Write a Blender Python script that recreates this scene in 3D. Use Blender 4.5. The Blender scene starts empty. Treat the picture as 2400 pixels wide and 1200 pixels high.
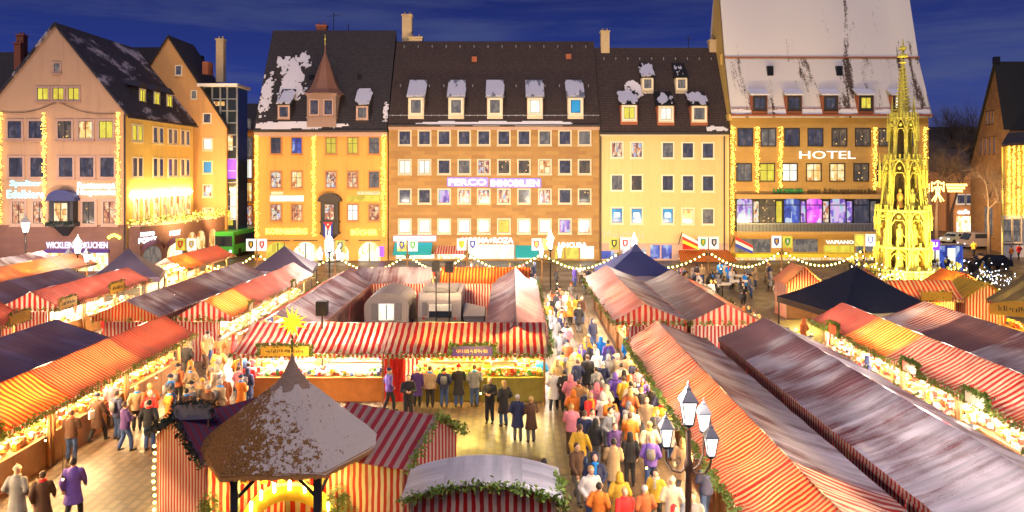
import bpy, math, random
from mathutils import Vector, Matrix, noise as mnoise
R = math.radians
rnd = random.Random(7)
scene = bpy.context.scene
col = scene.collection
FPX, CH, PX0, PY0 = 1768.0, 10.0, 1200.0, 400.0      # measured focal length (px of 2400), eye height, vanishing point

# ---------------- camera
cd = bpy.data.cameras.new('camera'); cam = bpy.data.objects.new('camera', cd); col.objects.link(cam)
cam.location = (0, 0, CH); cam.rotation_euler = (R(90), 0, 0)
cd.sensor_width = 36; cd.lens = 36 * FPX / 2400; cd.shift_y = -200 / 2400; cd.clip_end = 3000
scene.camera = cam
# ---------------- view
scene.view_settings.view_transform = 'Standard'; scene.view_settings.look = 'None'
scene.view_settings.exposure = 0.70; scene.view_settings.gamma = 1
# ---------------- world: deep blue hour sky with streaked cloud
W = bpy.data.worlds.new('World'); scene.world = W; W.use_nodes = True
nt = W.node_tree; N = nt.nodes; L = nt.links; N.clear()
out = N.new('ShaderNodeOutputWorld'); bg = N.new('ShaderNodeBackground')
tc = N.new('ShaderNodeTexCoord'); sep = N.new('ShaderNodeSeparateXYZ'); L.new(tc.outputs['Generated'], sep.inputs[0])
rp = N.new('ShaderNodeValToRGB'); L.new(sep.outputs['Z'], rp.inputs[0])
e = rp.color_ramp.elements
e[0].position = 0.0; e[0].color = (0.030, 0.036, 0.125, 1)
e[1].position = 1.0; e[1].color = (0.006, 0.010, 0.075, 1)
m_ = e.new(0.10); m_.color = (0.017, 0.032, 0.175, 1)
m_ = e.new(0.24); m_.color = (0.008, 0.014, 0.085, 1)
mp = N.new('ShaderNodeMapping'); mp.inputs['Scale'].default_value = (1.3, 1.3, 13.0); mp.inputs['Rotation'].default_value = (0, R(4), 0)
L.new(tc.outputs['Generated'], mp.inputs[0])
nz = N.new('ShaderNodeTexNoise'); nz.inputs['Scale'].default_value = 2.3; nz.inputs['Detail'].default_value = 7; nz.inputs['Roughness'].default_value = .6; nz.inputs['Distortion'].default_value = .3
L.new(mp.outputs[0], nz.inputs['Vector'])
cr = N.new('ShaderNodeValToRGB'); L.new(nz.outputs['Fac'], cr.inputs[0])
cr.color_ramp.elements[0].position = .42; cr.color_ramp.elements[0].color = (0, 0, 0, 1)
cr.color_ramp.elements[1].position = .72; cr.color_ramp.elements[1].color = (.75, .75, .75, 1)
mx = N.new('ShaderNodeMix'); mx.data_type = 'RGBA'
L.new(cr.outputs[0], mx.inputs[0]); L.new(rp.outputs[0], mx.inputs[6]); mx.inputs[7].default_value = (0.052, 0.066, 0.150, 1)
L.new(mx.outputs[2], bg.inputs['Color']); bg.inputs['Strength'].default_value = 0.88
L.new(bg.outputs[0], out.inputs['Surface'])
# ---------------- one faint, very soft sun: the glow of the town behind the camera
sd = bpy.data.lights.new('sun', 'SUN'); sd.energy = 0.90; sd.angle = R(28); sd.color = (1.0, .86, .84)
so = bpy.data.objects.new('sun', sd); col.objects.link(so); so.rotation_euler = (R(38), 0, R(-12))
try:
    scene.cycles.use_light_tree = True; scene.cycles.max_bounces = 5; scene.cycles.diffuse_bounces = 3
    scene.cycles.glossy_bounces = 2; scene.cycles.transmission_bounces = 3; scene.cycles.transparent_max_bounces = 6
    scene.cycles.sample_clamp_indirect = 4; scene.cycles.sample_clamp_direct = 0
    scene.cycles.caustics_reflective = False; scene.cycles.caustics_refractive = False
    scene.cycles.use_denoising = True
except Exception: pass

# ---------------- object helpers
def tag(o, label=None, cat=None, group=None, kind=None):
    if label: o['label'] = label
    if cat: o['category'] = cat
    if group: o['group'] = group
    if kind: o['kind'] = kind
    return o
def thing(name, label, cat, loc=(0, 0, 0), rz=0, group=None, kind=None):
    o = bpy.data.objects.new(name, None); col.objects.link(o); o.empty_display_size = .2
    o.location = loc; o.rotation_euler = (0, 0, rz)
    return tag(o, label, cat, group, kind)
def link(name, me, parent=None, mat=None):
    o = bpy.data.objects.new(name, me); col.objects.link(o)
    if parent is not None: o.parent = parent
    if mat is not None:
        if not me.materials: me.materials.append(mat)
        else:
            o.material_slots[0].link = 'OBJECT'; o.material_slots[0].material = mat
    return o
KIDS = {}
def copy_tree(o, parent=None):
    c = o.copy(); col.objects.link(c)
    if parent is not None: c.parent = parent
    for ch in [x for x in bpy.data.objects if x.parent is o]:
        copy_tree(ch, c)
    return c
def at(px, py, z):            # point of height z seen at this pixel of the photograph
    Y = (CH - z) * FPX / (py - PY0)
    return Vector(((px - PX0) * Y / FPX, Y, z))

class MB:
    def __init__(s): s.v = []; s.f = []; s.m = []; s.sm = []; s.mi = 0; s.uv = None
    def add(s, vs, fs, smooth=False):
        b = len(s.v); s.v += [tuple(v) for v in vs]
        for f in fs: s.f.append([b + i for i in f]); s.m.append(s.mi); s.sm.append(smooth)
        return s
    def quad(s, a, b, c, d): return s.add([a, b, c, d], [(0, 1, 2, 3)])
    def poly(s, pts): return s.add(pts, [tuple(range(len(pts)))])
    def box(s, x0, x1, y0, y1, z0, z1):
        return s.add([(x0,y0,z0),(x1,y0,z0),(x1,y1,z0),(x0,y1,z0),(x0,y0,z1),(x1,y0,z1),(x1,y1,z1),(x0,y1,z1)],
                     [(3,2,1,0),(4,5,6,7),(0,1,5,4),(1,2,6,5),(2,3,7,6),(3,0,4,7)])
    def obox(s, M, sx, sy, sz):
        vs = [M @ Vector((x*sx/2, y*sy/2, z*sz/2)) for z in (-1,1) for y in (-1,1) for x in (-1,1)]
        return s.add(vs, [(2,3,1,0),(4,5,7,6),(0,1,5,4),(1,3,7,5),(3,2,6,7),(2,0,4,6)])
    def prism(s, pts, z0, z1):     # pts CCW in xy
        n = len(pts)
        vs = [(x, y, z0) for x, y in pts] + [(x, y, z1) for x, y in pts]
        return s.add(vs, [tuple(range(n-1, -1, -1)), tuple(range(n, 2*n))] + [(i, (i+1) % n, n+(i+1) % n, n+i) for i in range(n)])
    def tube(s, a, b, r0, r1=None, n=8, cap=True, smooth=True):
        a = Vector(a); b = Vector(b); r1 = r0 if r1 is None else r1
        d = (b - a).normalized(); u = d.orthogonal().normalized(); w = d.cross(u)
        vs = []
        for p, r in ((a, r0), (b, r1)):
            for i in range(n):
                t = 2*math.pi*i/n; vs.append(p + (u*math.cos(t) + w*math.sin(t))*r)
        fs = [(i, (i+1) % n, n+(i+1) % n, n+i) for i in range(n)]
        s.add(vs, fs, smooth)
        if cap: s.add(vs, [tuple(range(n-1, -1, -1)), tuple(range(n, 2*n))])
        return s
    def path(s, pts, rs, n=8):
        for i in range(len(pts)-1):
            s.tube(pts[i], pts[i+1], rs[i] if isinstance(rs, list) else rs, rs[i+1] if isinstance(rs, list) else rs, n)
        return s
    def ball(s, c, rx, ry=None, rz=None, n=8, k=6, smooth=True):
        ry = ry or rx; rz = rz or rx; vs = []
        for j in range(k+1):
            p = math.pi*j/k
            for i in range(n):
                t = 2*math.pi*i/n
                vs.append((c[0]+rx*math.sin(p)*math.cos(t), c[1]+ry*math.sin(p)*math.sin(t), c[2]+rz*math.cos(p)))
        fs = []
        for j in range(k):
            for i in range(n):
                a, b_, c_, d = j*n+i, j*n+(i+1) % n, (j+1)*n+(i+1) % n, (j+1)*n+i
                if j == 0: fs.append((a, d, c_))
                elif j == k-1: fs.append((a, d, b_))
                else: fs.append((a, d, c_, b_))
        return s.add(vs, fs, smooth)
    def lathe(s, c, prof, n=12, smooth=True, cap=True):   # prof: (r,z) list
        vs = []
        for r, z in prof:
            for i in range(n):
                t = 2*math.pi*(i+.5)/n; vs.append((c[0]+r*math.cos(t), c[1]+r*math.sin(t), c[2]+z))
        fs = []
        for j in range(len(prof)-1):
            for i in range(n): fs.append((j*n+i, j*n+(i+1) % n, (j+1)*n+(i+1) % n, (j+1)*n+i))
        s.add(vs, fs, smooth)
        if cap:
            b = (len(prof)-1)*n
            s.add(vs, [tuple(range(b, b+n))]); s.add(vs, [tuple(range(n-1, -1, -1))])
        return s
    def loft(s, rings, smooth=True, cap=True):
        n = len(rings[0]); vs = [p for r in rings for p in r]; fs = []
        for j in range(len(rings)-1):
            for i in range(n): fs.append((j*n+i, j*n+(i+1) % n, (j+1)*n+(i+1) % n, (j+1)*n+i))
        if cap: fs += [tuple(range(n-1, -1, -1)), tuple(range(len(vs)-n, len(vs)))]
        return s.add(vs, fs, smooth)
    def leafline(s, pts, per_m, rad, size, r=None):
        r = r or rnd
        for a, b in zip(pts[:-1], pts[1:]):
            a = Vector(a); b = Vector(b); d = b - a
            for _ in range(int(d.length*per_m)+1):
                c = a + d*r.random() + Vector((r.gauss(0, 1), r.gauss(0, 1), r.gauss(0, 1)))*rad*.5
                s.leaf(c, size*(.6+.8*r.random()), r)
        return s
    def leaf(s, c, sz, r):
        c = Vector(c); u = Vector((r.gauss(0,1), r.gauss(0,1), r.gauss(0,1))).normalized(); w = u.orthogonal().normalized()
        w = (Matrix.Rotation(r.random()*6.28, 3, u) @ w)
        return s.add([c-u*sz, c+w*sz*.38, c+u*sz, c-w*sz*.38], [(0,1,2,3)])
    def mesh(s, name, mats=None):
        me = bpy.data.meshes.new(name); me.from_pydata(s.v, [], s.f); me.update()
        if mats:
            for m in (mats if isinstance(mats, (list, tuple)) else [mats]): me.materials.append(m)
        me.polygons.foreach_set('material_index', s.m); me.polygons.foreach_set('use_smooth', s.sm)
        uv = me.uv_layers.new(name='UVMap').data
        V = me.vertices
        for p in me.polygons:
            n = p.normal; ax, ay, az = abs(n.x), abs(n.y), abs(n.z)
            for li in p.loop_indices:
                c = V[me.loops[li].vertex_index].co
                if az > .35: uv[li].uv = (c.y, c.x) if ax > ay and az < .98 else (c.x, c.y)
                else: uv[li].uv = (c.y, c.z) if ax > ay else (c.x, c.z)
        return me
    def build(s, name, mats=None, parent=None, loc=None, rz=None):
        o = link(name, s.mesh(name, mats), parent)
        if loc is not None: o.location = loc
        if rz is not None: o.rotation_euler.z = rz
        return o

def text_mesh(txt, size, depth=.03, bold=0.0, space=1.0):
    cu = bpy.data.curves.new('lettering', 'FONT'); cu.body = txt; cu.size = size; cu.extrude = depth; cu.offset = bold
    cu.align_x = 'CENTER'; cu.align_y = 'CENTER'; cu.space_character = space; cu.resolution_u = 2
    o = bpy.data.objects.new('lettering', cu); col.objects.link(o)
    bpy.context.view_layer.update()
    me = bpy.data.meshes.new_from_object(o.evaluated_get(bpy.context.evaluated_depsgraph_get()))
    bpy.data.objects.remove(o); bpy.data.curves.remove(cu)
    me.transform(Matrix.Rotation(R(90), 4, 'X'))
    me.name = 'lettering'
    return me
def lettering(txt, width, height, mat, parent, loc, rz=0, depth=.03, bold=0.0, name='lettering'):
    me = text_mesh(txt, 1.0, depth, bold)
    xs = [v.co.x for v in me.vertices]; zs = [v.co.z for v in me.vertices]
    w, h = max(xs)-min(xs), max(zs)-min(zs); cx, cz = (max(xs)+min(xs))/2, (max(zs)+min(zs))/2
    for v in me.vertices: v.co.x = (v.co.x-cx)*width/w; v.co.z = (v.co.z-cz)*height/h
    me.materials.clear(); me.materials.append(mat)
    o = link(name, me, parent); o.location = loc; o.rotation_euler.z = rz
    return o

def blurred_line(w, h, mat, parent, loc, seed=1):
    """a line of lettering too blurred in the photograph to read: uneven strokes"""
    b = MB(); r = random.Random(seed); x = -w/2
    while x < w/2-.03:
        d = h*(.18+.30*r.random()); lo = -h*.5 if r.random() < .7 else -h*.2; hi = h*.5 if r.random() < .55 else h*.15
        b.box(x, min(x+d*.6, w/2), -.012, .0, lo, hi); x += d*.6+h*.16*(1 if r.random() < .8 else 2.4)
    o = b.build('lettering', mat, parent); o.location = loc
    return o
# ---------------- materials
M = {}
def new_mat(name):
    m = bpy.data.materials.new(name); m.use_nodes = True; n = m.node_tree.nodes
    b = n['Principled BSDF']; return m, n, m.node_tree.links, b
def c4(c): return (c[0], c[1], c[2], 1)
def mix(n, l, fac, a, b, mode='MIX'):
    x = n.new('ShaderNodeMix'); x.data_type = 'RGBA'; x.blend_type = mode
    for sock, v in ((0, fac), (6, a), (7, b)):
        if hasattr(v, 'is_linked') or hasattr(v, 'node'): l.new(v, x.inputs[sock])
        else: x.inputs[sock].default_value = v if sock == 0 else c4(v)
    return x.outputs[2]
def noise(n, l, vec, scale, detail=3, rough=.5, w=None, dist=0):
    x = n.new('ShaderNodeTexNoise'); x.inputs['Scale'].default_value = scale; x.inputs['Detail'].default_value = detail
    x.inputs['Roughness'].default_value = rough; x.inputs['Distortion'].default_value = dist
    if vec is not None: l.new(vec, x.inputs['Vector'])
    if w is not None: x.noise_dimensions = '4D'; l.new(w, x.inputs['W'])
    return x.outputs['Fac']
def ramp(n, l, f, stops):
    x = n.new('ShaderNodeValToRGB'); l.new(f, x.inputs[0]); el = x.color_ramp.elements
    el[0].position, el[0].color = stops[0][0], c4(stops[0][1]); el[1].position, el[1].color = stops[-1][0], c4(stops[-1][1])
    for p, c in stops[1:-1]: k = el.new(p); k.color = c4(c)
    return x.outputs[0]
def math_(n, l, op, a, b=None):
    x = n.new('ShaderNodeMath'); x.operation = op
    for i, v in ((0, a), (1, b)):
        if v is None: continue
        if isinstance(v, (int, float)): x.inputs[i].default_value = v
        else: l.new(v, x.inputs[i])
    return x.outputs[0]
def coord(n, kind='Object'):
    return n.new('ShaderNodeTexCoord').outputs[kind]
def scaled(n, l, vec, sc, rot=(0,0,0)):
    x = n.new('ShaderNodeMapping'); x.inputs['Scale'].default_value = sc; x.inputs['Rotation'].default_value = rot; l.new(vec, x.inputs[0]); return x.outputs[0]
def orand(n, l, k=40.0):
    return math_(n, l, 'MULTIPLY', n.new('ShaderNodeObjectInfo').outputs['Random'], k)
def bump(n, l, b, h, strength=.3, dist=.02):
    x = n.new('ShaderNodeBump'); x.inputs['Strength'].default_value = strength; x.inputs['Distance'].default_value = dist
    l.new(h, x.inputs['Height']); l.new(x.outputs[0], b.inputs['Normal'])

def plain(name, c, rough=.6, metal=0, var=.25, scale=6, bumpy=0.0, spec=.5):
    m, n, l, b = new_mat(name); v = coord(n)
    f = noise(n, l, v, scale, 4, .6)
    l.new(mix(n, l, f, [x*(1-var) for x in c], [min(1, x*(1+var)) for x in c]), b.inputs['Base Color'])
    b.inputs['Roughness'].default_value = rough; b.inputs['Metallic'].default_value = metal
    b.inputs['Specular IOR Level'].default_value = spec
    if bumpy: bump(n, l, b, f, bumpy)
    M[name] = m; return m
def emit(name, c, st, sampled=True):
    m, n, l, b = new_mat(name)
    b.inputs['Base Color'].default_value = c4([x*.5 for x in c]); b.inputs['Emission Color'].default_value = c4(c); b.inputs['Emission Strength'].default_value = st
    if not sampled: m.cycles.emission_sampling = 'NONE'
    M[name] = m; return m
def plaster(name, c, c2=None):
    m, n, l, b = new_mat(name); v = coord(n)
    f = noise(n, l, v, .35, 5, .6); g = noise(n, l, v, 14, 4, .7)
    drip = noise(n, l, scaled(n, l, v, (1.6, 1.6, .12)), 1.2, 4, .7)
    a = mix(n, l, f, [x*.86 for x in c], c2 or [min(1, x*1.1) for x in c])
    a = mix(n, l, math_(n, l, 'MULTIPLY', g, .22), a, [x*.7 for x in c])
    a = mix(n, l, ramp(n, l, drip, [(.5, (0,0,0)), (.75, (.32,.32,.32))]), a, [x*.5 for x in c])
    l.new(a, b.inputs['Base Color']); b.inputs['Roughness'].default_value = .9; bump(n, l, b, g, .4, .02)
    M[name] = m; return m
def blocks(name, c1, c2, mortar, sc=1.0, bw=.9, bh=.4, use_y=False):
    m, n, l, b = new_mat(name); v = coord(n, 'UV')
    t = n.new('ShaderNodeTexBrick'); l.new(v, t.inputs['Vector']); t.inputs['Scale'].default_value = sc
    t.inputs['Color1'].default_value = c4(c1); t.inputs['Color2'].default_value = c4(c2); t.inputs['Mortar'].default_value = c4(mortar)
    t.inputs['Brick Width'].default_value = bw; t.inputs['Row Height'].default_value = bh; t.inputs['Mortar Size'].default_value = .012; t.inputs['Bias'].default_value = -.1
    f = noise(n, l, v, .8, 5, .65); g = noise(n, l, v, 9, 3, .6)
    a = mix(n, l, math_(n, l, 'MULTIPLY', f, .8), t.outputs['Color'], [x*.55 for x in c1], 'MIX')
    a = mix(n, l, math_(n, l, 'MULTIPLY', g, .3), a, [x*1.3 for x in c2])
    l.new(a, b.inputs['Base Color']); b.inputs['Roughness'].default_value = .88
    bump(n, l, b, t.outputs['Fac'], -.3, .02); M[name] = m; return m
def rooftile(name, c, snow=0.0, sc=1.0, snowcol=(.62,.58,.62)):
    m, n, l, b = new_mat(name); v = coord(n, 'UV'); ov = coord(n, 'Object')
    t = n.new('ShaderNodeTexBrick'); l.new(v, t.inputs['Vector']); t.inputs['Scale'].default_value = sc
    t.inputs['Color1'].default_value = c4([x*1.25 for x in c]); t.inputs['Color2'].default_value = c4([x*.7 for x in c]); t.inputs['Mortar'].default_value = c4([x*.25 for x in c])
    t.inputs['Brick Width'].default_value = .22; t.inputs['Row Height'].default_value = .17; t.inputs['Mortar Size'].default_value = .018
    f = noise(n, l, ov, .5, 6, .65); a = mix(n, l, math_(n, l, 'MULTIPLY', f, .55), t.outputs['Color'], [x*.5 for x in c])
    g = noise(n, l, ov, 26, 2, .8)
    a = mix(n, l, ramp(n, l, g, [(.64, (0,0,0)), (.72, (.35,.35,.35))]), a, (.3,.27,.28))
    rg = .8
    if snow > 0:
        s1 = noise(n, l, scaled(n, l, ov, (.6, .2, .07)), 1.1, 6, .62, dist=.4); s2 = noise(n, l, ov, 5, 4, .75)
        s = math_(n, l, 'ADD', math_(n, l, 'MULTIPLY', s1, .8), math_(n, l, 'MULTIPLY', s2, .28))
        k = .82 - snow*.5
        mk = ramp(n, l, s, [(k-.025, (0,0,0)), (k+.03, (1,1,1))])
        a = mix(n, l, mk, a, snowcol)
        mmx = n.new('ShaderNodeMix'); l.new(mk, mmx.inputs[0]); mmx.inputs[2].default_value = .0; mmx.inputs[3].default_value = 1.0
        h = math_(n, l, 'ADD', t.outputs['Fac'], math_(n, l, 'MULTIPLY', s2, .5))
        bump(n, l, b, h, -.25, .03)
    else: bump(n, l, b, t.outputs['Fac'], -.35, .03)
    l.new(a, b.inputs['Base Color']); b.inputs['Roughness'].default_value = rg
    M[name] = m; return m
def canvas(name, red, cream, period=.26, snow=0.0, trans=.32, snowcol=(.50,.44,.52), dull=0.0, direct=False):
    """striped tarpaulin; snow lies in streaks that run down the slope (u along the row, v down the slope)"""
    m, n, l, b = new_mat(name); uvn = coord(n, 'UV'); rv = orand(n, l)
    su = n.new('ShaderNodeSeparateXYZ'); l.new(uvn, su.inputs[0])
    wob = noise(n, l, uvn, 1.3, 2, .5, w=rv)
    u = math_(n, l, 'ADD', su.outputs['X'], math_(n, l, 'MULTIPLY', wob, .10))
    fr = math_(n, l, 'FRACT', math_(n, l, 'MULTIPLY', u, 1/period))
    st = math_(n, l, 'GREATER_THAN', fr, .5)
    g = noise(n, l, uvn, 1.7, 4, .6, w=rv)
    ra = mix(n, l, g, [x*.65 for x in red], [min(1, x*1.25) for x in red]); ca = mix(n, l, g, [x*.75 for x in cream], cream)
    a = mix(n, l, st, ra, ca)
    seam = ramp(n, l, math_(n, l, 'FRACT', math_(n, l, 'MULTIPLY', su.outputs['X'], .62)), [(.0, (.55,)*3), (.022, (0,0,0))])
    a = mix(n, l, seam, a, (.05,.02,.02))
    stain = noise(n, l, scaled(n, l, uvn, (2.2, .5, 1)), 1.1, 5, .7, w=rv)
    a = mix(n, l, ramp(n, l, stain, [(.5, (0,0,0)), (.75, (.55+dull*.4,)*3)]), a, (.10,.05,.06))
    if dull: a = mix(n, l, dull*.6, a, (.13,.08,.12))
    if snow > 0:
        s1 = noise(n, l, scaled(n, l, uvn, (3.4, .45, 1)), 1.0, 5, .6, w=rv, dist=.3); s2 = noise(n, l, uvn, .55, 3, .5, w=rv)
        s3 = noise(n, l, uvn, 16, 3, .8)
        s = math_(n, l, 'ADD', math_(n, l, 'ADD', math_(n, l, 'MULTIPLY', s1, .34), math_(n, l, 'MULTIPLY', s2, .58)), math_(n, l, 'MULTIPLY', s3, .10))
        k = .76 - snow*.46
        mk = ramp(n, l, s, [(k-.035, (0,0,0)), (k+.07, (.90,.90,.90))])
        s4 = noise(n, l, scaled(n, l, uvn, (2.6, .28, 1)), 1.0, 3, .5, w=rv)
        sn = mix(n, l, ramp(n, l, s4, [(.34, (0,0,0)), (.64, (1,1,1))]), [x*.66 for x in snowcol], [min(1, x*1.22) for x in snowcol])
        sn = mix(n, l, math_(n, l, 'MULTIPLY', st, .14), sn, [x*.5 for x in snowcol])
        a = mix(n, l, mk, a, sn)
        bump(n, l, b, s, .5, .05)
    else: bump(n, l, b, g, .4, .05)
    l.new(a, b.inputs['Base Color']); b.inputs['Roughness'].default_value = .5; b.inputs['Specular IOR Level'].default_value = .35
    if trans > 0:
        tr = n.new('ShaderNodeBsdfTranslucent'); l.new(a, tr.inputs['Color'])
        ms = n.new('ShaderNodeMixShader'); ms.inputs[0].default_value = trans
        l.new(b.outputs[0], ms.inputs[1]); l.new(tr.outputs[0], ms.inputs[2]); l.new(ms.outputs[0], n['Material Output'].inputs['Surface'])
    M[name] = m; return m
def pane(name, stops, st, scale=3.0, dots=None, rough=.12):
    m, n, l, b = new_mat(name); v = coord(n); rv = orand(n, l)
    f = noise(n, l, scaled(n, l, v, (1, 1, .55)), scale*.6, 2, .5, w=rv)
    vb = n.new('ShaderNodeTexVoronoi'); vb.voronoi_dimensions = '4D'; vb.distance = 'CHEBYCHEV'; vb.inputs['Scale'].default_value = scale*.75; l.new(scaled(n, l, v, (1.5, 1, .8)), vb.inputs['Vector']); l.new(rv, vb.inputs['W'])
    sc_ = n.new('ShaderNodeSeparateColor'); l.new(vb.outputs['Color'], sc_.inputs[0])
    f = math_(n, l, 'ADD', math_(n, l, 'MULTIPLY', f, .62), math_(n, l, 'MULTIPLY', sc_.outputs[0], .38))
    e_ = ramp(n, l, f, stops)
    if dots:
        vo = n.new('ShaderNodeTexVoronoi'); vo.inputs['Scale'].default_value = dots; vo.voronoi_dimensions = '4D'; l.new(v, vo.inputs['Vector']); l.new(rv, vo.inputs['W'])
        d = ramp(n, l, vo.outputs['Distance'], [(.16, (1,1,1)), (.30, (0,0,0))])
        e_ = mix(n, l, d, e_, (1.7, 1.0, .22))
    l.new(e_, b.inputs['Emission Color']); b.inputs['Emission Strength'].default_value = st*.62
    b.inputs['Base Color'].default_value = (.03,.035,.05,1); b.inputs['Roughness'].default_value = rough
    m.cycles.emission_sampling = 'NONE'
    M[name] = m; return m

RED = (.34,.008,.006); CREAM = (.42,.29,.20)
canvas('stripe', RED, CREAM, .26, trans=.12)
canvas('stripe_orange', (.48,.022,.004), (.60,.27,.05), .22, trans=.24)
canvas('stripe_pink', (.34,.016,.009), (.38,.13,.075), .20, dull=.15, trans=.10)
canvas('stripe_fine', (.40,.012,.005), (.48,.28,.13), .17, trans=.13)
canvas('stripe_snow', RED, (.62,.52,.5), .26, snow=.45, trans=.15)
canvas('snow_heavy', (.24,.03,.025), (.34,.22,.2), .26, snow=.66, trans=.03, snowcol=(.74,.66,.72), dull=.4)
canvas('snow_mid', (.20,.03,.025), (.28,.18,.16), .26, snow=.59, trans=.04, snowcol=(.44,.39,.44), dull=.6)
canvas('snow_purple', (.09,.03,.06), (.12,.08,.13), .3, snow=.56, trans=.03, snowcol=(.15,.11,.20), dull=.85)
canvas('wet_brown', (.20,.05,.045), (.24,.15,.12), .26, snow=.40, trans=.05, snowcol=(.36,.32,.34), dull=.7)
canvas('olive_roof', (.13,.10,.03), (.30,.24,.07), 1.6, snow=.2, trans=.05, snowcol=(.4,.38,.35), dull=.4)
canvas('stripe_dark', (.22,.015,.03), (.11,.05,.10), .2, trans=.05, dull=.35)
canvas('stripe_wall', (.44,.010,.010), (.66,.50,.40), .19, trans=.12)
canvas('stripe_bold', (.44,.012,.008), (.58,.42,.30), .29, trans=.10)
plain('wood', (.30,.14,.05), .55, scale=3, var=.4, bumpy=.3)
plain('wood_orange', (.48,.17,.04), .5, scale=3, var=.35, bumpy=.3)
plain('wood_dark', (.035,.028,.03), .6)
plain('timber_black', (.02,.02,.028), .5)
plain('cream', (.74,.66,.52), .7, var=.1)
plain('stone_frame', (.62,.52,.40), .8, var=.15)
plain('pinkstone', (.50,.33,.27), .85, var=.2, scale=3)
plain('white', (.78,.77,.74), .5, var=.08)
plain('black', (.012,.012,.016), .4)
plain('iron', (.03,.032,.038), .35, metal=.6)
plain('pole_brown', (.16,.10,.07), .4, metal=.3)
plain('grey_metal', (.30,.30,.32), .4, metal=.5)
plain('zinc', (.30,.32,.36), .45, metal=.4)
plain('chimney', (.55,.42,.24), .85, bumpy=.3)
plain('brickred', (.32,.10,.05), .85, bumpy=.3)
plain('snow', (.72,.70,.76), .7, var=.12, scale=9, bumpy=.5)
plain('leafgreen', (.13,.20,.025), .6, var=.6, scale=20)
plain('firgreen', (.09,.15,.02), .6, var=.6, scale=15)
plain('darkgreen', (.012,.030,.022), .6, var=.5, scale=15)
plain('bark', (.10,.07,.05), .9, bumpy=.4)
plain('goldstone', (.86,.66,.14), .45, metal=.1, var=.45, scale=5)
plain('goldstone_shade', (.10,.065,.015), .5, var=.3, scale=4)  # darkened goldstone: shade of the fountain's gaps put into the core colour
plain('green_paint', (.05,.45,.06), .3, var=.1)
plain('teal', (.01,.30,.34), .6, var=.15)
plain('canvas_black', (.014,.017,.030), .45, var=.4, scale=3, bumpy=.3)
plain('canvas_blue', (.035,.045,.16), .5, var=.3, scale=2, bumpy=.3)
plain('tent_purple', (.10,.07,.11), .55, var=.3, scale=2, bumpy=.3)
plain('caravan', (.24,.21,.23), .5, var=.1)
plain('caravan_dark', (.16,.15,.18), .5, var=.15)
plain('yellowboard', (.80,.46,.05), .5, var=.3, scale=8)
plain('purpleboard', (.09,.04,.28), .5)
plain('redcloth', (.62,.02,.015), .8, var=.3)
plain('flagblue', (.03,.05,.42), .8, var=.1)
plain('flagred', (.70,.03,.03), .8, var=.1)
plain('flagyellow', (.85,.60,.05), .8, var=.1)
plain('glassdark', (.02,.03,.05), .08, var=.1)
plain('carpaint', (.45,.50,.48), .3, var=.05)
plain('rubber', (.015,.015,.015), .8)
plain('bellcopper', (.20,.095,.065), .7, var=.3, scale=10, bumpy=.4)
plain('hill', (.018,.017,.03), .9)
plain('curtain', (.62,.58,.46), .9)
emit('lamp_warm', (1.0,.70,.32), 270)
emit('lamp_yellow', (1.0,.72,.14), 260)
emit('lamp_white', (1.0,.88,.70), 380)
emit('bulb', (1.0,.70,.22), 9, False)
emit('bulb_soft', (1.0,.62,.16), 5, False)
emit('string_bulb', (1.0,.64,.09), 3.8, False)
emit('lantern_glass', (1.0,.90,.84), 7, False)
emit('star_glow', (1.0,.60,.02), 1.15)
emit('text_white', (.9,.95,1.0), 1.6, False)
emit('text_cyan', (.35,.85,1.0), 1.2, False)
emit('text_yellow', (1.0,.92,.10), 2.6, False)
emit('text_violet', (.62,.60,1.0), 1.0, False)
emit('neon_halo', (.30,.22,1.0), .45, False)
emit('shop_light', (1.0,.86,.62), 2.6)
emit('purple_neon', (.20,.05,1.0), 1.2, False)
emit('hotel_text', (.9,.85,.75), .9, False)
emit('eagle_light', (1.0,.50,.12), 4, False)
plain('greentext', (.02,.25,.08), .4, var=.1)
plain('browntext', (.10,.07,.03), .5, var=.1)
pane('p_dark', [(.3,(.010,.012,.03)), (.6,(.05,.05,.085)), (.75,(.16,.12,.12))], .9)
pane('p_grey', [(.35,(.10,.09,.09)), (.65,(.26,.21,.17))], .9)
pane('p_warm', [(.3,(.55,.16,.03)), (.5,(1.0,.60,.16)), (.7,(1.0,.88,.55))], 1.15, 2.5)
pane('p_yellow', [(.3,(.75,.55,.03)), (.7,(1.0,.88,.08))], .9, 2)
pane('p_white', [(.3,(.95,.85,.62)), (.7,(1.0,1.0,.9))], 1.25, 2)
pane('p_blue', [(.3,(.02,.03,.25)), (.6,(.08,.15,.75)), (.72,(.7,.85,1.0))], .8, 1.5)
pane('p_xmas', [(.3,(.04,.03,.02)), (.7,(.16,.10,.05))], 1.0, 2, dots=3.2)
pane('p_xmas_red', [(.3,(.3,.04,.02)), (.5,(.9,.35,.15)), (.7,(1.0,.8,.5))], .9, 4, dots=3.0)
pane('p_mixed', [(.28,(.05,.04,.10)), (.45,(.7,.2,.08)), (.55,(1.0,.85,.5)), (.7,(.35,.45,.8))], 1.0, 4)
pane('p_cyan', [(.3,(.0,.22,.5)), (.7,(.02,.5,.85))], .9, 1)
pane('p_bay', [(.25,(.05,.03,.2)), (.45,(.28,.14,.75)), (.58,(.85,.55,.9)), (.72,(.3,.75,.8))], .9, 2.2)
pane('p_magenta', [(.3,(.25,.05,.6)), (.5,(1.0,.1,.9)), (.7,(.7,.8,1.0))], 1.1, 1.6)
pane('p_shop', [(.28,(.9,.35,.08)), (.45,(1.0,.80,.35)), (.6,(1.0,.98,.9)), (.75,(.3,.5,1.0))], 1.7, 2.6)
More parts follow.
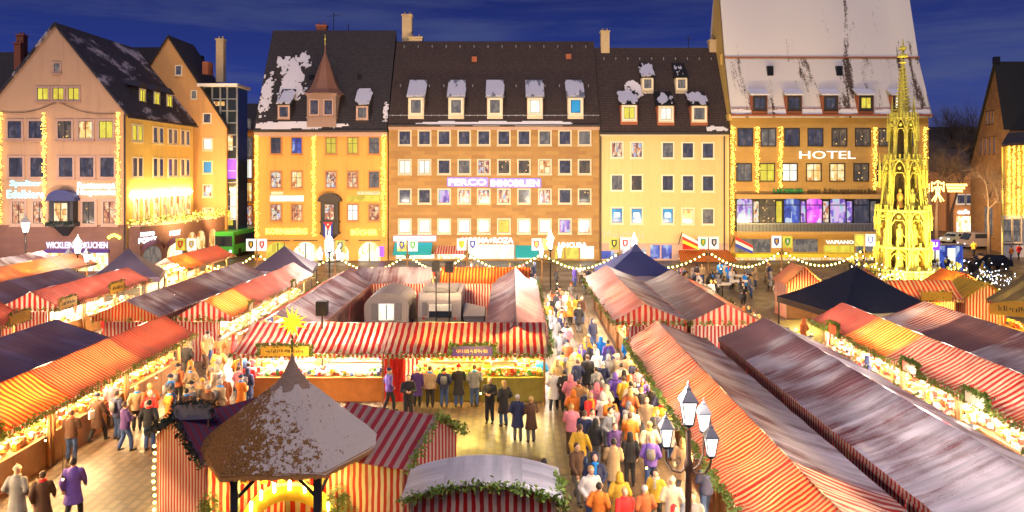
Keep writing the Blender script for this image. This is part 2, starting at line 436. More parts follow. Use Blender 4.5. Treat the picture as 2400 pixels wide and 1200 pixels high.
pane('goods_warm', [(.25,(.5,.10,.02)), (.42,(1.0,.50,.10)), (.55,(1.0,.85,.45)), (.72,(1.0,1.0,.9))], 1.0, 9)
# ================= materials of the buildings
plaster('pl_pink', (.60,.37,.23)); plaster('pl_peach', (.60,.33,.13)); plaster('pl_orange', (.70,.36,.09)); plaster('pl_deep', (.62,.27,.05)); plaster('pl_yellow', (.68,.50,.24))
plaster('pl_lemon', (.66,.45,.13)); plaster('pl_hotel', (.60,.36,.12)); plaster('pl_grey', (.35,.30,.30)); plaster('pl_white', (.6,.58,.56)); plaster('pl_street', (.52,.24,.09))
blocks('sandstone', (.44,.27,.09), (.27,.135,.055), (.30,.20,.10), 1.0, 1.5, .42)
blocks('redstone', (.26,.13,.10), (.20,.10,.09), (.14,.08,.07), 1.0, 1.1, .5)
blocks('hotelstone', (.56,.34,.10), (.48,.27,.08), (.34,.22,.09), 1.0, 1.4, .55)
blocks('oldstone', (.30,.17,.07), (.18,.10,.05), (.12,.08,.05), 1.0, .8, .42)
rooftile('tile_brown', (.055,.032,.028), 0); rooftile('tile_dark', (.035,.028,.035), .0); rooftile('tile_speck', (.04,.035,.055), .42, snowcol=(.40,.36,.42))
rooftile('tile_snow', (.12,.075,.06), .84, snowcol=(.74,.69,.68)); rooftile('tile_snow2', (.11,.07,.055), .74, snowcol=(.66,.61,.60)); rooftile('tile_black', (.006,.007,.010), 0)
rooftile('tile_faint', (.05,.04,.05), .30, snowcol=(.33,.30,.36))

WINC = {}
def window(root, x, z, w, h, pm, fm='cream', fw=.13, bars=(1, 0), y=0.0, rz=0, arch=False, label=None, sash='wood_dark', sill=True):
    """x,z = centre of the glass; the surround stands proud of the wall, the pane sits back inside it"""
    key = (round(w, 2), round(h, 2), fm, fw, bars, sash, sill)
    if key not in WINC:
        b = MB(); d0, d1 = .012, -.09
        b.box(-w/2-fw, -w/2, d1, d0, -h/2-fw, h/2+fw); b.box(w/2, w/2+fw, d1, d0, -h/2-fw, h/2+fw)
        b.box(-w/2, w/2, d1+.003, d0, h/2, h/2+fw); b.box(-w/2, w/2, d1+.003, d0, -h/2-fw, -h/2)
        if sill: b.box(-w/2-fw-.05, w/2+fw+.05, -.17, d0-.002, -h/2-fw-.08, -h/2-fw)
        s = MB(); t = .045
        s.box(-w/2, -w/2+t, -.05, 0, -h/2, h/2); s.box(w/2-t, w/2, -.05, 0, -h/2, h/2); s.box(-w/2+t, w/2-t, -.048, 0, h/2-t, h/2); s.box(-w/2+t, w/2-t, -.048, 0, -h/2, -h/2+t)
        for i in range(bars[0]):
            c = -w/2 + w*(i+1)/(bars[0]+1); s.box(c-.03, c+.03, -.053, 0, -h/2+t, h/2-t)
        for i in range(bars[1]):
            c = -h/2 + h*(i+1)/(bars[1]+1)+h*.12; s.box(-w/2+t, w/2-t, -.045, 0, c-.025, c+.025)
        p = MB(); p.box(-w/2+.01, w/2-.01, -.022, .0, -h/2+.01, h/2-.01)
        WINC[key] = (b.mesh('window'), s.mesh('sash'), p.mesh('pane'))
    a, s_, p_ = WINC[key]
    def lk(nm, me, par, mat):
        if not me.materials: me.materials.append(None)
        o = bpy.data.objects.new(nm, me); col.objects.link(o); o.parent = par
        o.material_slots[0].link = 'OBJECT'; o.material_slots[0].material = M[mat]; return o
    o = lk('window', a, root, fm); o.location = (x, y, z); o.rotation_euler.z = rz
    lk('sash', s_, o, sash); lk('pane', p_, o, pm)
    return o

def light_string(px, py0, py1, Y, label, off=-.18, w=.26, dens=34, group='strings of bulbs hanging down the facades', x=None):
    X = (px-PX0)*Y/FPX if x is None else x; z1 = CH-(py0-PY0)*Y/FPX; z0 = CH-(py1-PY0)*Y/FPX
    root = thing('light_string', label, 'light string', (X, Y, z0), 0, group)
    MB().tube((0, off, 0), (0, off, z1-z0), .025, n=5).build('cable', M['wood_dark'], root)
    b = MB(); r = random.Random(int(px*7))
    for i in range(int((z1-z0)*dens)):
        c = (r.gauss(0, w*.42), off-.05-r.random()*.12, r.random()*(z1-z0)); s = .032+.02*r.random()
        b.add([(c[0]-s, c[1], c[2]), (c[0]+s, c[1], c[2]), (c[0], c[1]-s, c[2]), (c[0], c[1]+s, c[2]), (c[0], c[1], c[2]-s), (c[0], c[1], c[2]+s)],
              [(0,2,5),(2,1,5),(1,3,5),(3,0,5),(2,0,4),(1,2,4),(3,1,4),(0,3,4)])
    tag(b.build('bulbs', M['string_bulb'], root), kind='stuff')
    return root

def gable_house(root, x0, x1, depth, zeave, zridge, wall, side=None, xr=None, along='x'):
    """ridge runs in depth (gable to the viewer)"""
    xr = (x0+x1)/2 if xr is None else xr
    w = MB(); w.mi = 0
    w.poly([(x0,0,0),(x1,0,0),(x1,0,zeave),(xr,0,zridge),(x0,0,zeave)]); w.poly([(x1,depth,0),(x0,depth,0),(x0,depth,zeave),(xr,depth,zridge),(x1,depth,zeave)])
    w.mi = 1; w.quad((x1,0,0),(x1,depth,0),(x1,depth,zeave),(x1,0,zeave)); w.quad((x0,depth,0),(x0,0,0),(x0,0,zeave),(x0,depth,zeave))
    return w.build('wall', [M[wall], M[side or wall]], root)
def gable_roof(root, x0, x1, y0, y1, ze, zr, mat, xr=None, t=.18, over=.35, name='roof'):
    xr = (x0+x1)/2 if xr is None else xr
    b = MB(); s = (zr-ze)/(x1-xr); s0 = (zr-ze)/(xr-x0)
    pts = [(x0-over, ze-over*s0), (xr, zr), (x1+over, ze-over*s)]
    up = [(p[0], p[1]+t*1.6) for p in pts]
    def P(p, y): return (p[0], y, p[1])
    for a, c in ((0, 1), (1, 2)):
        b.quad(P(up[a], y0), P(up[c], y0), P(up[c], y1), P(up[a], y1)); b.quad(P(pts[c], y0), P(pts[a], y0), P(pts[a], y1), P(pts[c], y1))
        b.quad(P(pts[a], y0), P(pts[c], y0), P(up[c], y0), P(up[a], y0)); b.quad(P(up[a], y1), P(up[c], y1), P(pts[c], y1), P(pts[a], y1))
    for a in (0, 2): b.quad(P(pts[a], y0), P(up[a], y0), P(up[a], y1), P(pts[a], y1))
    return b.build(name, M[mat], root)
def front_roof(root, x0, x1, yr, ze, zr, mat, t=.2, over=.45, xr0=None, xr1=None, back=True, name='roof'):
    """ridge parallel to the front; eave at y=-over"""
    s = (zr-ze)/yr; xr0 = x0 if xr0 is None else xr0; xr1 = x1 if xr1 is None else xr1
    b = MB(); ye, zz = -over, ze-over*s*.35
    b.quad((x0,ye,zz+t),(x1,ye,zz+t),(xr1,yr,zr+t),(xr0,yr,zr+t)); b.quad((x0,ye,zz),(xr0,yr,zr),(xr1,yr,zr),(x1,ye,zz))
    b.quad((x0,ye,zz),(x1,ye,zz),(x1,ye,zz+t),(x0,ye,zz+t))
    b.quad((xr1,yr,zr+t),(xr0,yr,zr+t),(x0,yr*2,ze),(x1,yr*2,ze)) if False else None
    b.quad((xr1,yr,zr+t),(x1,yr+6,ze),(x0,yr+6,ze),(xr0,yr,zr+t))
    b.poly([(x0,ye,zz),(x0,ye,zz+t),(xr0,yr,zr+t),(x0,yr+6,ze)]); b.poly([(x1,ye,zz+t),(x1,ye,zz),(x1,yr+6,ze),(xr1,yr,zr+t)])
    return b.build(name, M[mat], root)
def snow_patch(root, f, us, vs, seed, thr=.5, blob=None, name='snow_patch', mat='snow'):
    """lumpy snow lying on a slope; f(u,v)->(point, normal)"""
    b = MB(); (u0, u1, nu), (v0, v1, nv) = us, vs
    def on(i, j):
        u = (i+.5)/nu; v = (j+.5)/nv
        d = ((u-.5)*2)**2 + ((v-.5)*2)**2
        return mnoise.fractal(Vector((u*3.2+seed, v*3.2*(v1-v0)/(u1-u0), seed)), .6, 2, 4)*1.0 + .55 - d*.75 > thr-.35
    def P(i, j, h):
        u = u0+(u1-u0)*i/nu; v = v0+(v1-v0)*j/nv; p, n = f(u, v); return Vector(p)+Vector(n)*h
    ed = {}
    for i in range(nu):
        for j in range(nv):
            if not on(i, j): continue
            h = .06
            b.add([P(i,j,h),P(i+1,j,h),P(i+1,j+1,h),P(i,j+1,h)], [(0,1,2,3)])
            for di, dj, a, c in ((-1,0,(i,j+1),(i,j)), (1,0,(i+1,j),(i+1,j+1)), (0,-1,(i,j),(i+1,j)), (0,1,(i+1,j+1),(i,j+1))):
                ii, jj = i+di, j+dj
                if not (0 <= ii < nu and 0 <= jj < nv) or not on(ii, jj):
                    b.add([P(*a,h),P(*a,0.0),P(*c,0.0),P(*c,h)], [(0,1,2,3)])
    return b.build(name, M[mat], root)
def front_slope(yr, ze, zr, over=.45, t=.2):
    s = (zr-ze)/yr; n = Vector((0, -(zr-ze), yr)).normalized()
    k = (zr-(ze-over*s*.35))/(yr+over)
    return lambda u, v: ((u, (v-(ze-over*s*.35)-t)/k-over, v), n)      # v is the height on the slope
def dormer(root, x, zb, w, h, f, pm, rise=1.6, fm='cream', roofmat='tile_brown', snow=True, bars=(1, 0), flat=False, cheek='tile_brown', seed=0, pitch=.35):
    """box dormer with its own window; f = front_slope function of the roof"""
    yb = f(x, zb)[0][1]; yf = yb-.25; zt = zb+h
    back = f(x, zt+rise)[0][1]
    d = thingpart('dormer', root)
    b = MB(); b.box(x-w/2, x+w/2, yf, f(x, zt)[0][1]+.4, zb-.5, zt); o = b.build('dormer', M[cheek], root)
    r_ = MB(); ov = .16
    r_.add([(x-w/2-ov, yf-ov, zt), (x+w/2+ov, yf-ov, zt), (x+w/2+ov*.3, back, zt+rise), (x-w/2-ov*.3, back, zt+rise),
            (x-w/2-ov, yf-ov, zt+.10), (x+w/2+ov, yf-ov, zt+.10), (x+w/2+ov*.3, back, zt+rise+.12), (x-w/2-ov*.3, back, zt+rise+.12)],
           [(3,2,1,0),(4,5,6,7),(0,1,5,4),(1,2,6,5),(3,0,4,7),(2,3,7,6)])
    r_.build('dormer_roof', M[roofmat], o)
    if snow:
        n = Vector((0, -rise, back-yf)).normalized()
        g = lambda u, v: ((u, yf-ov+(back-yf+ov)*v, zt+.10+rise*v), n)
        snow_patch(o, g, (x-w/2-ov, x+w/2+ov, 26), (0.02, .98, 30), seed, thr=snow if isinstance(snow, float) else .05)
    wd = window(root, x, zb+h/2, w*.62, h*.74, pm, fm, w*.13, bars, y=yf)
    wd.parent = o
    return o
def thingpart(*a): return None
def chimney(root, x, y, z0, z1, w, d, mat='chimney'):
    b = MB(); b.box(x-w/2, x+w/2, y-d/2, y+d/2, z0, z1); b.box(x-w/2-.08, x+w/2+.08, y-d/2-.08, y+d/2+.08, z1, z1+.18)
    for k in (-.25, .25): b.tube((x+k*w, y, z1+.18), (x+k*w, y, z1+.5), .11, n=8)
    return b.build('chimney', M[mat], root)
def gutter(root, x0, x1, y, z, mat='zinc'):
    b = MB(); b.tube((x0, y, z), (x1, y, z), .09, n=8); return b.build('gutter', M[mat], root)
def downpipe(root, x, y, z0, z1, mat='wood_dark'):
    return MB().tube((x, y, z0), (x, y, z1), .07, n=8).build('downpipe', M[mat], root)

# ================= A: gabled restaurant house, left
YA = 73.0; sA = FPX/YA
XA = lambda px: (px-1200)/sA; ZA = lambda py: CH-(py-400)/sA
x1A = XA(295); xrA = XA(130); x0A = 2*xrA-x1A
A = thing('gabled_house', 'salmon gabled restaurant house with dark snow-dusted roof and arched oriel', 'house', (0, YA, 0))
zeA, zrA = ZA(262), ZA(57); depA = 15.4
gable_house(A, x0A, x1A, depA, zeA, zrA, 'pl_pink', 'pl_lemon')
rA = gable_roof(A, x0A, x1A, -.25, depA+.3, zeA-.1, zrA-.1, 'tile_speck')
gutter(A, x1A+.42, x1A+.42, 0, 0) if False else None
MB().tube((x1A+.45, -.25, zeA-.55), (x1A+.45, depA+.3, zeA-.55), .1, n=8).build('gutter', M['wood_dark'], A)
downpipe(A, x1A-.08, -.12, 0, zeA-.2)
b = MB(); b.box(x0A-.05, x1A+.06, -.06, -.003, 0, ZA(527)); b.build('plinth', M['redstone'], A)
for px, pm in ((101,'p_yellow'),(137,'p_yellow'),(173,'p_yellow')): window(A, XA(px), ZA(220), 1.05, 1.15, pm, 'pinkstone', .16, (1,0))
window(A, XA(134), ZA(158), .55, .75, 'p_grey', 'pinkstone', .18, (0,0))
for px, pm in ((35,'p_dark'),(84,'p_dark'),(152,'p_xmas'),(201,'p_warm'),(249,'p_yellow')): window(A, XA(px), ZA(304), 1.3, 1.65, pm, 'pinkstone', .22, (1,0))
for px, pm in ((38,'p_dark'),(88,'p_dark'),(155,'p_dark'),(204,'p_dark'),(252,'p_dark')): window(A, XA(px), ZA(392), 1.3, 1.85, pm, 'pinkstone', .22, (1,1))
for px, pm in ((44,'p_xmas_red'),(93,'p_xmas_red'),(208,'p_xmas'),(257,'p_xmas_red')): window(A, XA(px), ZA(498), 1.15, 2.1, pm, 'pinkstone', .26, (1,1))
# the side wall towards the lane
def sideY(px): return -x1A*FPX/(1200-px)-YA
for a_, b_, z, h, pm in ((315,328,13.75,1.5,'p_yellow'),(363,377,13.75,1.5,'p_dark'),(398,410,13.75,1.5,'p_dark'),(427,439,13.75,1.5,'p_dark'),
                    (315,328,10.35,1.8,'p_dark'),(363,377,10.35,1.8,'p_dark'),(398,410,10.35,1.8,'p_dark'),(427,439,10.35,1.8,'p_dark')):
    for p in (a_, b_): window(A, x1A, z, .8, h, pm, 'cream', .14, (0,0), y=sideY(p), rz=R(90))
for k, p in enumerate((318, 342, 366, 385, 401, 415, 428, 440)): window(A, x1A, 6.1, .8, 2.2, 'p_warm', 'cream', .22, (0,0), y=sideY(p), rz=R(90))
b = MB()
for k in range(11): b.box(x1A+.1, x1A+.2, .9+k*1.3, 1.7+k*1.3, 7.55, 7.65)
b.build('wall_lamp', M['lamp_warm'], A)
# side roof dormers
for px, py in ((322, 225), (356, 232), (386, 238)):
    sl = (zrA-zeA)/(x1A-xrA); z = ZA(py)+.9
    yy = -(x1A-1.6)*FPX/(1200-px)-YA
    z = CH-(py-400)*(YA+yy)/FPX
    xs = xrA+(zrA-z)/sl
    m = MB(); m.box(xs-1.6, xs+.55, yy-.75, yy+.75, z-.9, z+.9); o = m.build('dormer', M['tile_dark'], A)
    r2 = MB(); r2.add([(xs-2.6,yy-1.1,z+1.5),(xs+.75,yy-1.1,z+.85),(xs+.75,yy,z+1.45),(xs-2.6,yy,z+2.1),(xs+.75,yy+1.1,z+.85),(xs-2.6,yy+1.1,z+1.5)],[(0,1,2,3),(3,2,4,5),(1,4,2)])
    r2.build('dormer_roof', M['tile_speck'], o)
    wq = window(A, xs+.56, z, 1.1, 1.3, 'p_yellow', 'cream', .1, (1,0), rz=R(90)); wq.location = (xs+.56, yy, z); wq.parent = o
# oriel with arched copper hood
ox = XA(155)
b = MB(); b.box(ox-1.15, ox+1.15, -.85, 0, ZA(520), ZA(467))
o = b.build('oriel', M['timber_black'], A)
h = MB(); ang = [math.pi*k/10 for k in range(11)]
ring = lambda y, s: [(ox-1.35*s*math.cos(t), y, ZA(467)+.95*s*math.sin(t)) for t in ang]
h.loft([ring(-1.0, 1), ring(.0, 1)], cap=False); h.poly(ring(-1.0, 1)); h.box(ox-1.4, ox+1.4, -1.02, 0, ZA(470), ZA(466)); h.build('hood', M['canvas_blue'], o)
h = MB(); h.add([(ox-1.2,-.9,ZA(520)),(ox+1.2,-.9,ZA(520)),(ox+1.2,0,ZA(520)),(ox-1.2,0,ZA(520)),(ox-.25,-.1,ZA(553)),(ox+.25,-.1,ZA(553))],[(0,1,5,4),(1,2,5),(3,0,4),(2,3,4,5),(0,3,2,1)])
h.box(ox-1.4, ox+1.4, -1.1, -.03, ZA(529), ZA(520)); h.build('corbel', M['timber_black'], o)
wq = window(A, ox, ZA(496), 1.35, 1.8, 'p_warm', 'timber_black', .1, (1,1), y=-.86); wq.parent = o
g = MB().leafline([(ox-1.4,-1.15,ZA(522)),(ox+1.4,-1.15,ZA(522))], 60, .25, .12); g.build('fir_trim', M['darkgreen'], o)
lettering('Spalter', XA(100)-XA(25), .75, M['text_cyan'], A, (XA(62), -.12, ZA(431)), bold=.02)
lettering('Edelbiere', XA(106)-XA(18), .8, M['text_cyan'], A, (XA(62), -.12, ZA(455)), bold=.02)
lettering('Restaurant', XA(270)-XA(183), .62, M['text_white'], A, (XA(227), -.12, ZA(434)), bold=.02)
lettering('Hauptmarkt', XA(272)-XA(183), .72, M['text_white'], A, (XA(227), -.12, ZA(452)), bold=.02)
lettering('WICKLEIN LEBKUCHEN', XA(255)-XA(111), .62, M['text_violet'], A, (XA(183), -.2, ZA(574)), bold=.02)
b = MB(); b.box(XA(108), XA(258), -.3, -.06, ZA(592), ZA(584)); b.build('shop_fascia', M['purpleboard'], A)
for a_, c_ in ((112, 172), (180, 254)):
    b = MB(); b.box(XA(a_), XA(c_), -.12, -.06, 0.3, ZA(593)); b.build('shop_window', M['p_shop'], A)
b = MB()
for k in range(5): b.ball((XA(270)-.5+k*.25, -.2, ZA(556)+.22*math.sin(k*.8)), .16)
b.build('fish_lamp', M['text_yellow'], A)
for k, px in enumerate((4, 107, 280)):
    light_string(px, 264 if px != 107 else 264, 525, YA, ['chain of yellow bulbs at the far edge of the salmon gable house','chain of yellow bulbs down the middle of the salmon gable house','chain of yellow bulbs at the corner of the salmon gable house'][k])
w_ = MB(); pts = [(XA(3)+(XA(137)-XA(3))*t, -.1, ZA(262)+(ZA(238)-ZA(262))*t-.5*math.sin(math.pi*t)) for t in [i/10 for i in range(11)]]
w_.path(pts, .03, 5); pts = [(XA(137)+(XA(278)-XA(137))*t, -.1, ZA(238)+(ZA(266)-ZA(238))*t-.5*math.sin(math.pi*t)) for t in [i/10 for i in range(11)]]; w_.path(pts, .03, 5)
w_.build('cable', M['wood_dark'], A)

# low stone terrace beside it
T = thing('stone_terrace', 'low curved brown stone terrace with arched shopfronts and a lit garland along its edge', 'terrace', (0, 0, 0))
tp = [(x1A+.1, YA+.3), (x1A+1.3, YA+.1), (x1A+2.3, YA+2.8), (x1A+2.9, YA+6.5), (x1A+3.2, YA+11), (x1A+3.1, 90.6), (x1A+.1, 90.6)]
zt = 4.55
b = MB(); b.prism(tp, 0, zt); b.build('wall', M['redstone'], T)
b = MB(); b.prism([(x+(.12 if x > x1A+.5 else 0), y-(.1 if y < YA+3 else 0)) for x, y in tp], zt, zt+.18); b.build('parapet', M['pinkstone'], T)
g = MB(); gl = MB(); rr = random.Random(3)
for a_, c_ in zip(tp[:-2], tp[1:-1]):
    g.leafline([(a_[0], a_[1], zt+.45), (c_[0], c_[1], zt+.45)], 30, .45, .16, rr)
    d = Vector(c_)-Vector(a_)
    for i in range(int(d.length*15)):
        p = Vector(a_)+d*rr.random(); gl.ball((p.x+rr.gauss(0,.15), p.y+rr.gauss(0,.15), zt+.5+rr.gauss(0,.25)), .055, n=5, k=3)
g.build('garland', M['leafgreen'], T); tag(gl.build('bulbs', M['string_bulb'], T), kind='stuff')
def arch_mesh(w, h, y=-.06, d=.12, n=10):
    b = MB(); hr = w/2; pts = [(-w/2, 0), (w/2, 0), (w/2, h-hr)] + [(hr*math.cos(math.pi*k/n), h-hr+hr*math.sin(math.pi*k/n)) for k in range(1, n)] + [(-w/2, h-hr)]
    b.poly([(x, y, z) for x, z in pts])
    m = len(pts)
    for i in range(m):
        p, q = pts[i], pts[(i+1) % m]; b.quad((p[0], y, p[1]), (p[0], y+d, p[1]), (q[0], y+d, q[1]), (q[0], y, q[1]))
    return b
def on_seg(i, t, off=.08):
    a, c = Vector(tp[i]), Vector(tp[i+1]); d = (c-a).normalized(); p = a+(c-a)*t; n = Vector((d.y, -d.x))
    return p+n*off, math.atan2(d.y, d.x)
for i, t, w, mt in ((1,.5,2.2,'p_grey'),(2,.5,2.4,'p_shop'),(3,.3,1.7,'p_warm'),(3,.75,1.7,'p_warm'),(4,.3,1.8,'p_warm')):
    p, r_ = on_seg(i, t); o = arch_mesh(w, 3.3 if i > 2 else 2.5).build('arch_window', M[mt], T); o.location = (p.x, p.y, .1); o.rotation_euler.z = r_
    if i < 3:
        aw = MB(); n = 10
        fr = [(1.35*math.cos(math.pi*k/n), -.9*math.sin(math.pi*k/n)*.9-.1, .75*math.sin(math.pi*k/n)) for k in range(n+1)]
        for k in range(n): aw.add([fr[k], fr[k+1], (fr[k+1][0]*1.0, -.02, fr[k+1][2]*1.25+.1), (fr[k][0], -.02, fr[k][2]*1.25+.1)], [(0,1,2,3)])
        q = aw.build('awning', M['stripe_dark'], T); q.location = (p.x, p.y, 2.15); q.rotation_euler.z = r_
p, r_ = on_seg(1, .3, .1); lettering('PHOTO', 1.7, .42, M['text_white'], T, (p.x, p.y, 3.8), r_, bold=.02); lettering('PORST', 2.2, .55, M['text_white'], T, (p.x, p.y, 3.2), r_, bold=.03)
p, r_ = on_seg(2, .5, .12); lettering('PORST', 1.8, .5, M['text_white'], T, (p.x, p.y, 3.6), r_, bold=.02)
q = MB(); q.tube((x1A+1.4, YA+3.2, zt+.1), (x1A+1.4, YA+3.2, zt+.2), .3); 
# ================= B: second gable house behind
YB = 90.0; sB = FPX/YB; XB = lambda px: (px-1200)/sB; ZB = lambda py: CH-(py-400)/sB
depB = 7
B = thing('gabled_house', 'tall narrow orange gable house behind the terrace, small square windows and pale chimney', 'house', (0, YB, 0))
x1B, xrB = XB(531), XB(395); x0B = 2*xrB-x1B; zeB, zrB = ZB(295), ZB(86)
gable_house(B, x0B, x1B, depB, zeB, zrB, 'pl_peach', 'pl_deep')
gable_roof(B, x0B, x1B, -.2, 7.1, zeB-.1, zrB-.1, 'tile_dark', over=.15)
for px, py, w, h, pm in ((419,165,.6,1.0,'p_dark'),(455,222,.5,.85,'p_grey'),(486,277,.8,1.0,'p_dark'),(487,338,.95,1.3,'p_white'),(487,392,.95,1.3,'p_cyan'),(487,447,.95,1.3,'p_mixed'),(487,496,1.0,.7,'p_warm')):
    window(B, XB(px), ZB(py), w, h, pm, 'cream', .13, (0,0))
chimney(B, XB(474)-.2+1.2, 3.2, ZB(185), ZB(84), .9, .9)
b = MB(); b.box(XB(462), XB(476), 1.5, 3.0, ZB(170), ZB(140)); b.build('dormer', M['brickred'], B)
# glass stair tower
G = thing('glass_tower', 'slim glass stair tower with flat white roof rising past the orange gable house', 'tower', (0, 90.5, 0))
sG = FPX/90.5; XG = lambda px: (px-1200)/sG; ZG = lambda py: CH-(py-400)/sG
b = MB(); b.box(XG(478), XG(556), 0, 3.5, 0, ZG(204)); b.build('glass_shaft', M['glassdark'], G)
b = MB(); b.box(XG(468), XG(562), -.8, 4, ZG(204), ZG(197)); b.build('roof', M['white'], G)
b = MB()
for px in (479, 498, 517, 533, 556): b.box(XG(px)-.09, XG(px)+.09, -.12, -.01, 0, ZG(205))
for py in range(232, 600, 28): b.box(XG(478), XG(556), -.10, -.02, ZG(py)-.06, ZG(py)+.06)
b.build('mullion', M['zinc'], G)
for px, py, w, h, mt in ((514,243,1.3,.5,'p_warm'),(537,335,.9,1.8,'p_warm'),(544,395,1.1,2.4,'purple_neon'),(548,480,.8,3.6,'p_white'),(538,510,.8,1.8,'p_yellow')):
    b = MB(); b.box(-w/2, w/2, -.06, -.03, -h/2, h/2); o = b.build('lit_pane', M[mt], G); o.location = (XG(px), 0, ZG(py))
# house far down the lane
Dn = thing('lane_house', 'orange house with grey dormers down the narrow lane beside the glass tower', 'house', (0, 104, 0))
sD = FPX/104; XD = lambda px: (px-1200)/sD; ZD = lambda py: CH-(py-400)/sD
b = MB(); b.box(XD(552), XD(640), 0, 10, 0, ZD(305)); b.build('wall', M['pl_deep'], Dn)
b = MB(); b.add([(XD(552),-.3,ZD(305)),(XD(640),-.3,ZD(305)),(XD(640),5,ZD(235)),(XD(548),5,ZD(235))],[(0,1,2,3)]); b.build('roof', M['tile_dark'], Dn)
for px, py, w, h, pm in ((563,340,.8,1.9,'p_white'),(582,345,1.0,2.6,'p_grey'),(563,390,.8,1.9,'p_dark'),(582,395,1.0,2.6,'p_white'),(563,440,.8,1.9,'p_dark'),(582,450,1.0,2.6,'p_warm'),(563,495,.8,1.9,'p_warm'),(582,505,1.0,2.6,'p_mixed'),(565,288,.8,1.2,'p_grey'),(580,290,.8,1.2,'p_grey')):
    window(Dn, XD(px), ZD(py), w, h, pm, 'zinc', .1, (1,0))

# ================= the row along the far side of the square
YM = 84.0; sM = FPX/YM; XM = lambda px: (px-1200)/sM; ZM = lambda py: CH-(py-400)/sM
# -- orange bookshop
K = thing('bookshop_house', 'orange bookshop house with pointed turret dormer and dark wooden oriel', 'house', (0, YM, 0))
k0, k1, ke, kr = XM(597), XM(908), ZM(304), 26.6
b = MB(); b.box(k0, k1, 0, 12, 0, ke); b.build('wall', M['pl_orange'], K)
front_roof(K, k0, k1, 6.4, ke, kr, 'tile_dark'); fK = front_slope(6.4, ke, kr)
gutter(K, k0, k1, -.5, ke-.15, 'wood_dark')
b = MB(); b.box(k0, k1, -.28, -.01, ke-.75, ke-.25); b.build('cornice', M['pinkstone'], K)
chimney(K, XM(716), 7.3, 25.6, 27.4, 1.2, .8, 'brickred')
chimney(K, XM(926)+.4, 7.0, 21, 28.6, 1.15, 1.0); chimney(K, XM(945)+.6, 6.4, 24, 25.8, 1.6, 1.0)
for row, z in ((341, 1), (421, 2), (498, 3)):
    for i, px in enumerate((647, 696, 776, 827, 877)):
        if row == 498 and i == 2: continue
        pm = {341: ['p_dark','p_blue','p_yellow','p_yellow','p_grey'], 421: ['p_mixed','p_warm','p_mixed','p_xmas_red','p_grey'], 498: ['p_mixed','p_xmas_red','','p_white','p_xmas_red']}[row][i]
        window(K, XM(px), ZM(row), 1.1, 1.75, pm, 'pl_street', .14, (1, 1))
oxk = XM(776)
b = MB(); b.box(oxk-.95, oxk+.95, -.8, 0, ZM(548), ZM(472)); b.box(oxk-1.05, oxk+1.05, -.9, 0, ZM(521), ZM(517)); b.box(oxk-1.05, oxk+1.05, -.9, 0, ZM(548), ZM(543))
o = b.build('oriel', M['wood_dark'], K)
h = MB(); ringk = lambda y: [(oxk-1.3*math.cos(t), y, ZM(472)+.95*math.sin(t)) for t in ang]; h.loft([ringk(-1.0), ringk(0)], cap=False); h.poly(ringk(-1.0)); h.build('hood', M['wood_dark'], o)
h = MB(); zz_ = ZM(548); h.add([(oxk-.95,-.8,zz_),(oxk+.95,-.8,zz_),(oxk+.95,0,zz_),(oxk-.95,0,zz_),(oxk-.2,0,zz_-.7),(oxk+.2,0,zz_-.7)],[(0,1,5,4),(1,2,5),(3,0,4)]); h.build('corbel', M['wood_dark'], o)
wq = window(K, oxk, ZM(496), 1.05, 1.75, 'p_mixed', 'wood_dark', .08, (1,1), y=-.81); wq.parent = o
fl = thing('flag', 'vertical flag with blue and white stripes and a red star triangle below the dark oriel', 'flag', (oxk-.1, YM-.98, ZM(519)))
b = MB(); fw_, fh_ = 1.0, 1.7
for i in range(5):
    b.mi = 0 if i % 2 == 0 else 1; b.box(-fw_/2+fw_*i/5, -fw_/2+fw_*(i+1)/5, -.02, .0, -fh_, 0)
b.mi = 2; b.add([(-.5,-.025,0),(.5,-.025,0),(0,-.025,-.85)],[(0,2,1)])
b.mi = 1; st = [( .16*(1 if k%2==0 else .42)*math.sin(k*math.pi/5), -.03, -.27+.16*(1 if k%2==0 else .42)*math.cos(k*math.pi/5)) for k in range(10)]; b.poly(st[::-1])
b.build('cloth', [M['flagblue'], M['white'], M['flagred']], fl)
for px, ww in ((652, 2.6), (717, 2.7), (790, 2.6), (866, 2.4)):
    o = arch_mesh(ww, ZM(567)).build('arch_window', M['p_yellow' if px == 652 else 'p_shop'], K); o.location = (XM(px), -.02, 0)
    b = MB(); b.box(-ww/2, ww/2, -.16, -.07, 2.2, 2.3); b.box(-.05, .05, -.15, -.065, 0, ZM(567)-.1); q = b.build('mullion', M['wood_dark'], o)
lettering('KORN&BERG', XM(720)-XM(624), .62, M['text_yellow'], K, (XM(672), -.1, ZM(542)), bold=.02)
lettering('BÜCHER', XM(885)-XM(824), .72, M['text_yellow'], K, (XM(854), -.1, ZM(543)), bold=.02)
blurred_line(XM(708)-XM(638), .34, M['text_violet'], K, (XM(672), -.092, ZM(465)), 8)
b = MB(); b.box(XM(633), XM(712), -.09, -.02, ZM(472), ZM(458)); b.build('sign_board', M['p_white'], K)
b = MB(); b.box(XM(636), XM(664), -.09, -.02, ZM(456), ZM(449)); b.build('sign_board', M['cream'], K)
b = MB(); b.box(XM(813), XM(888), -.09, -.02, ZM(472), ZM(458)); b.build('sign_board', M['p_yellow'], K)
b = MB(); b.box(XM(838), XM(890), -.09, -.02, ZM(456), ZM(449)); b.build('sign_board', M['cream'], K)
blurred_line(XM(888)-XM(840), .16, M['browntext'], K, (XM(864), -.092, ZM(452)), 3)
b = MB(); b.box(XM(891), XM(901), -.5, -.3, ZM(600), ZM(577)); b.build('metro_sign', M['purple_neon'], K)
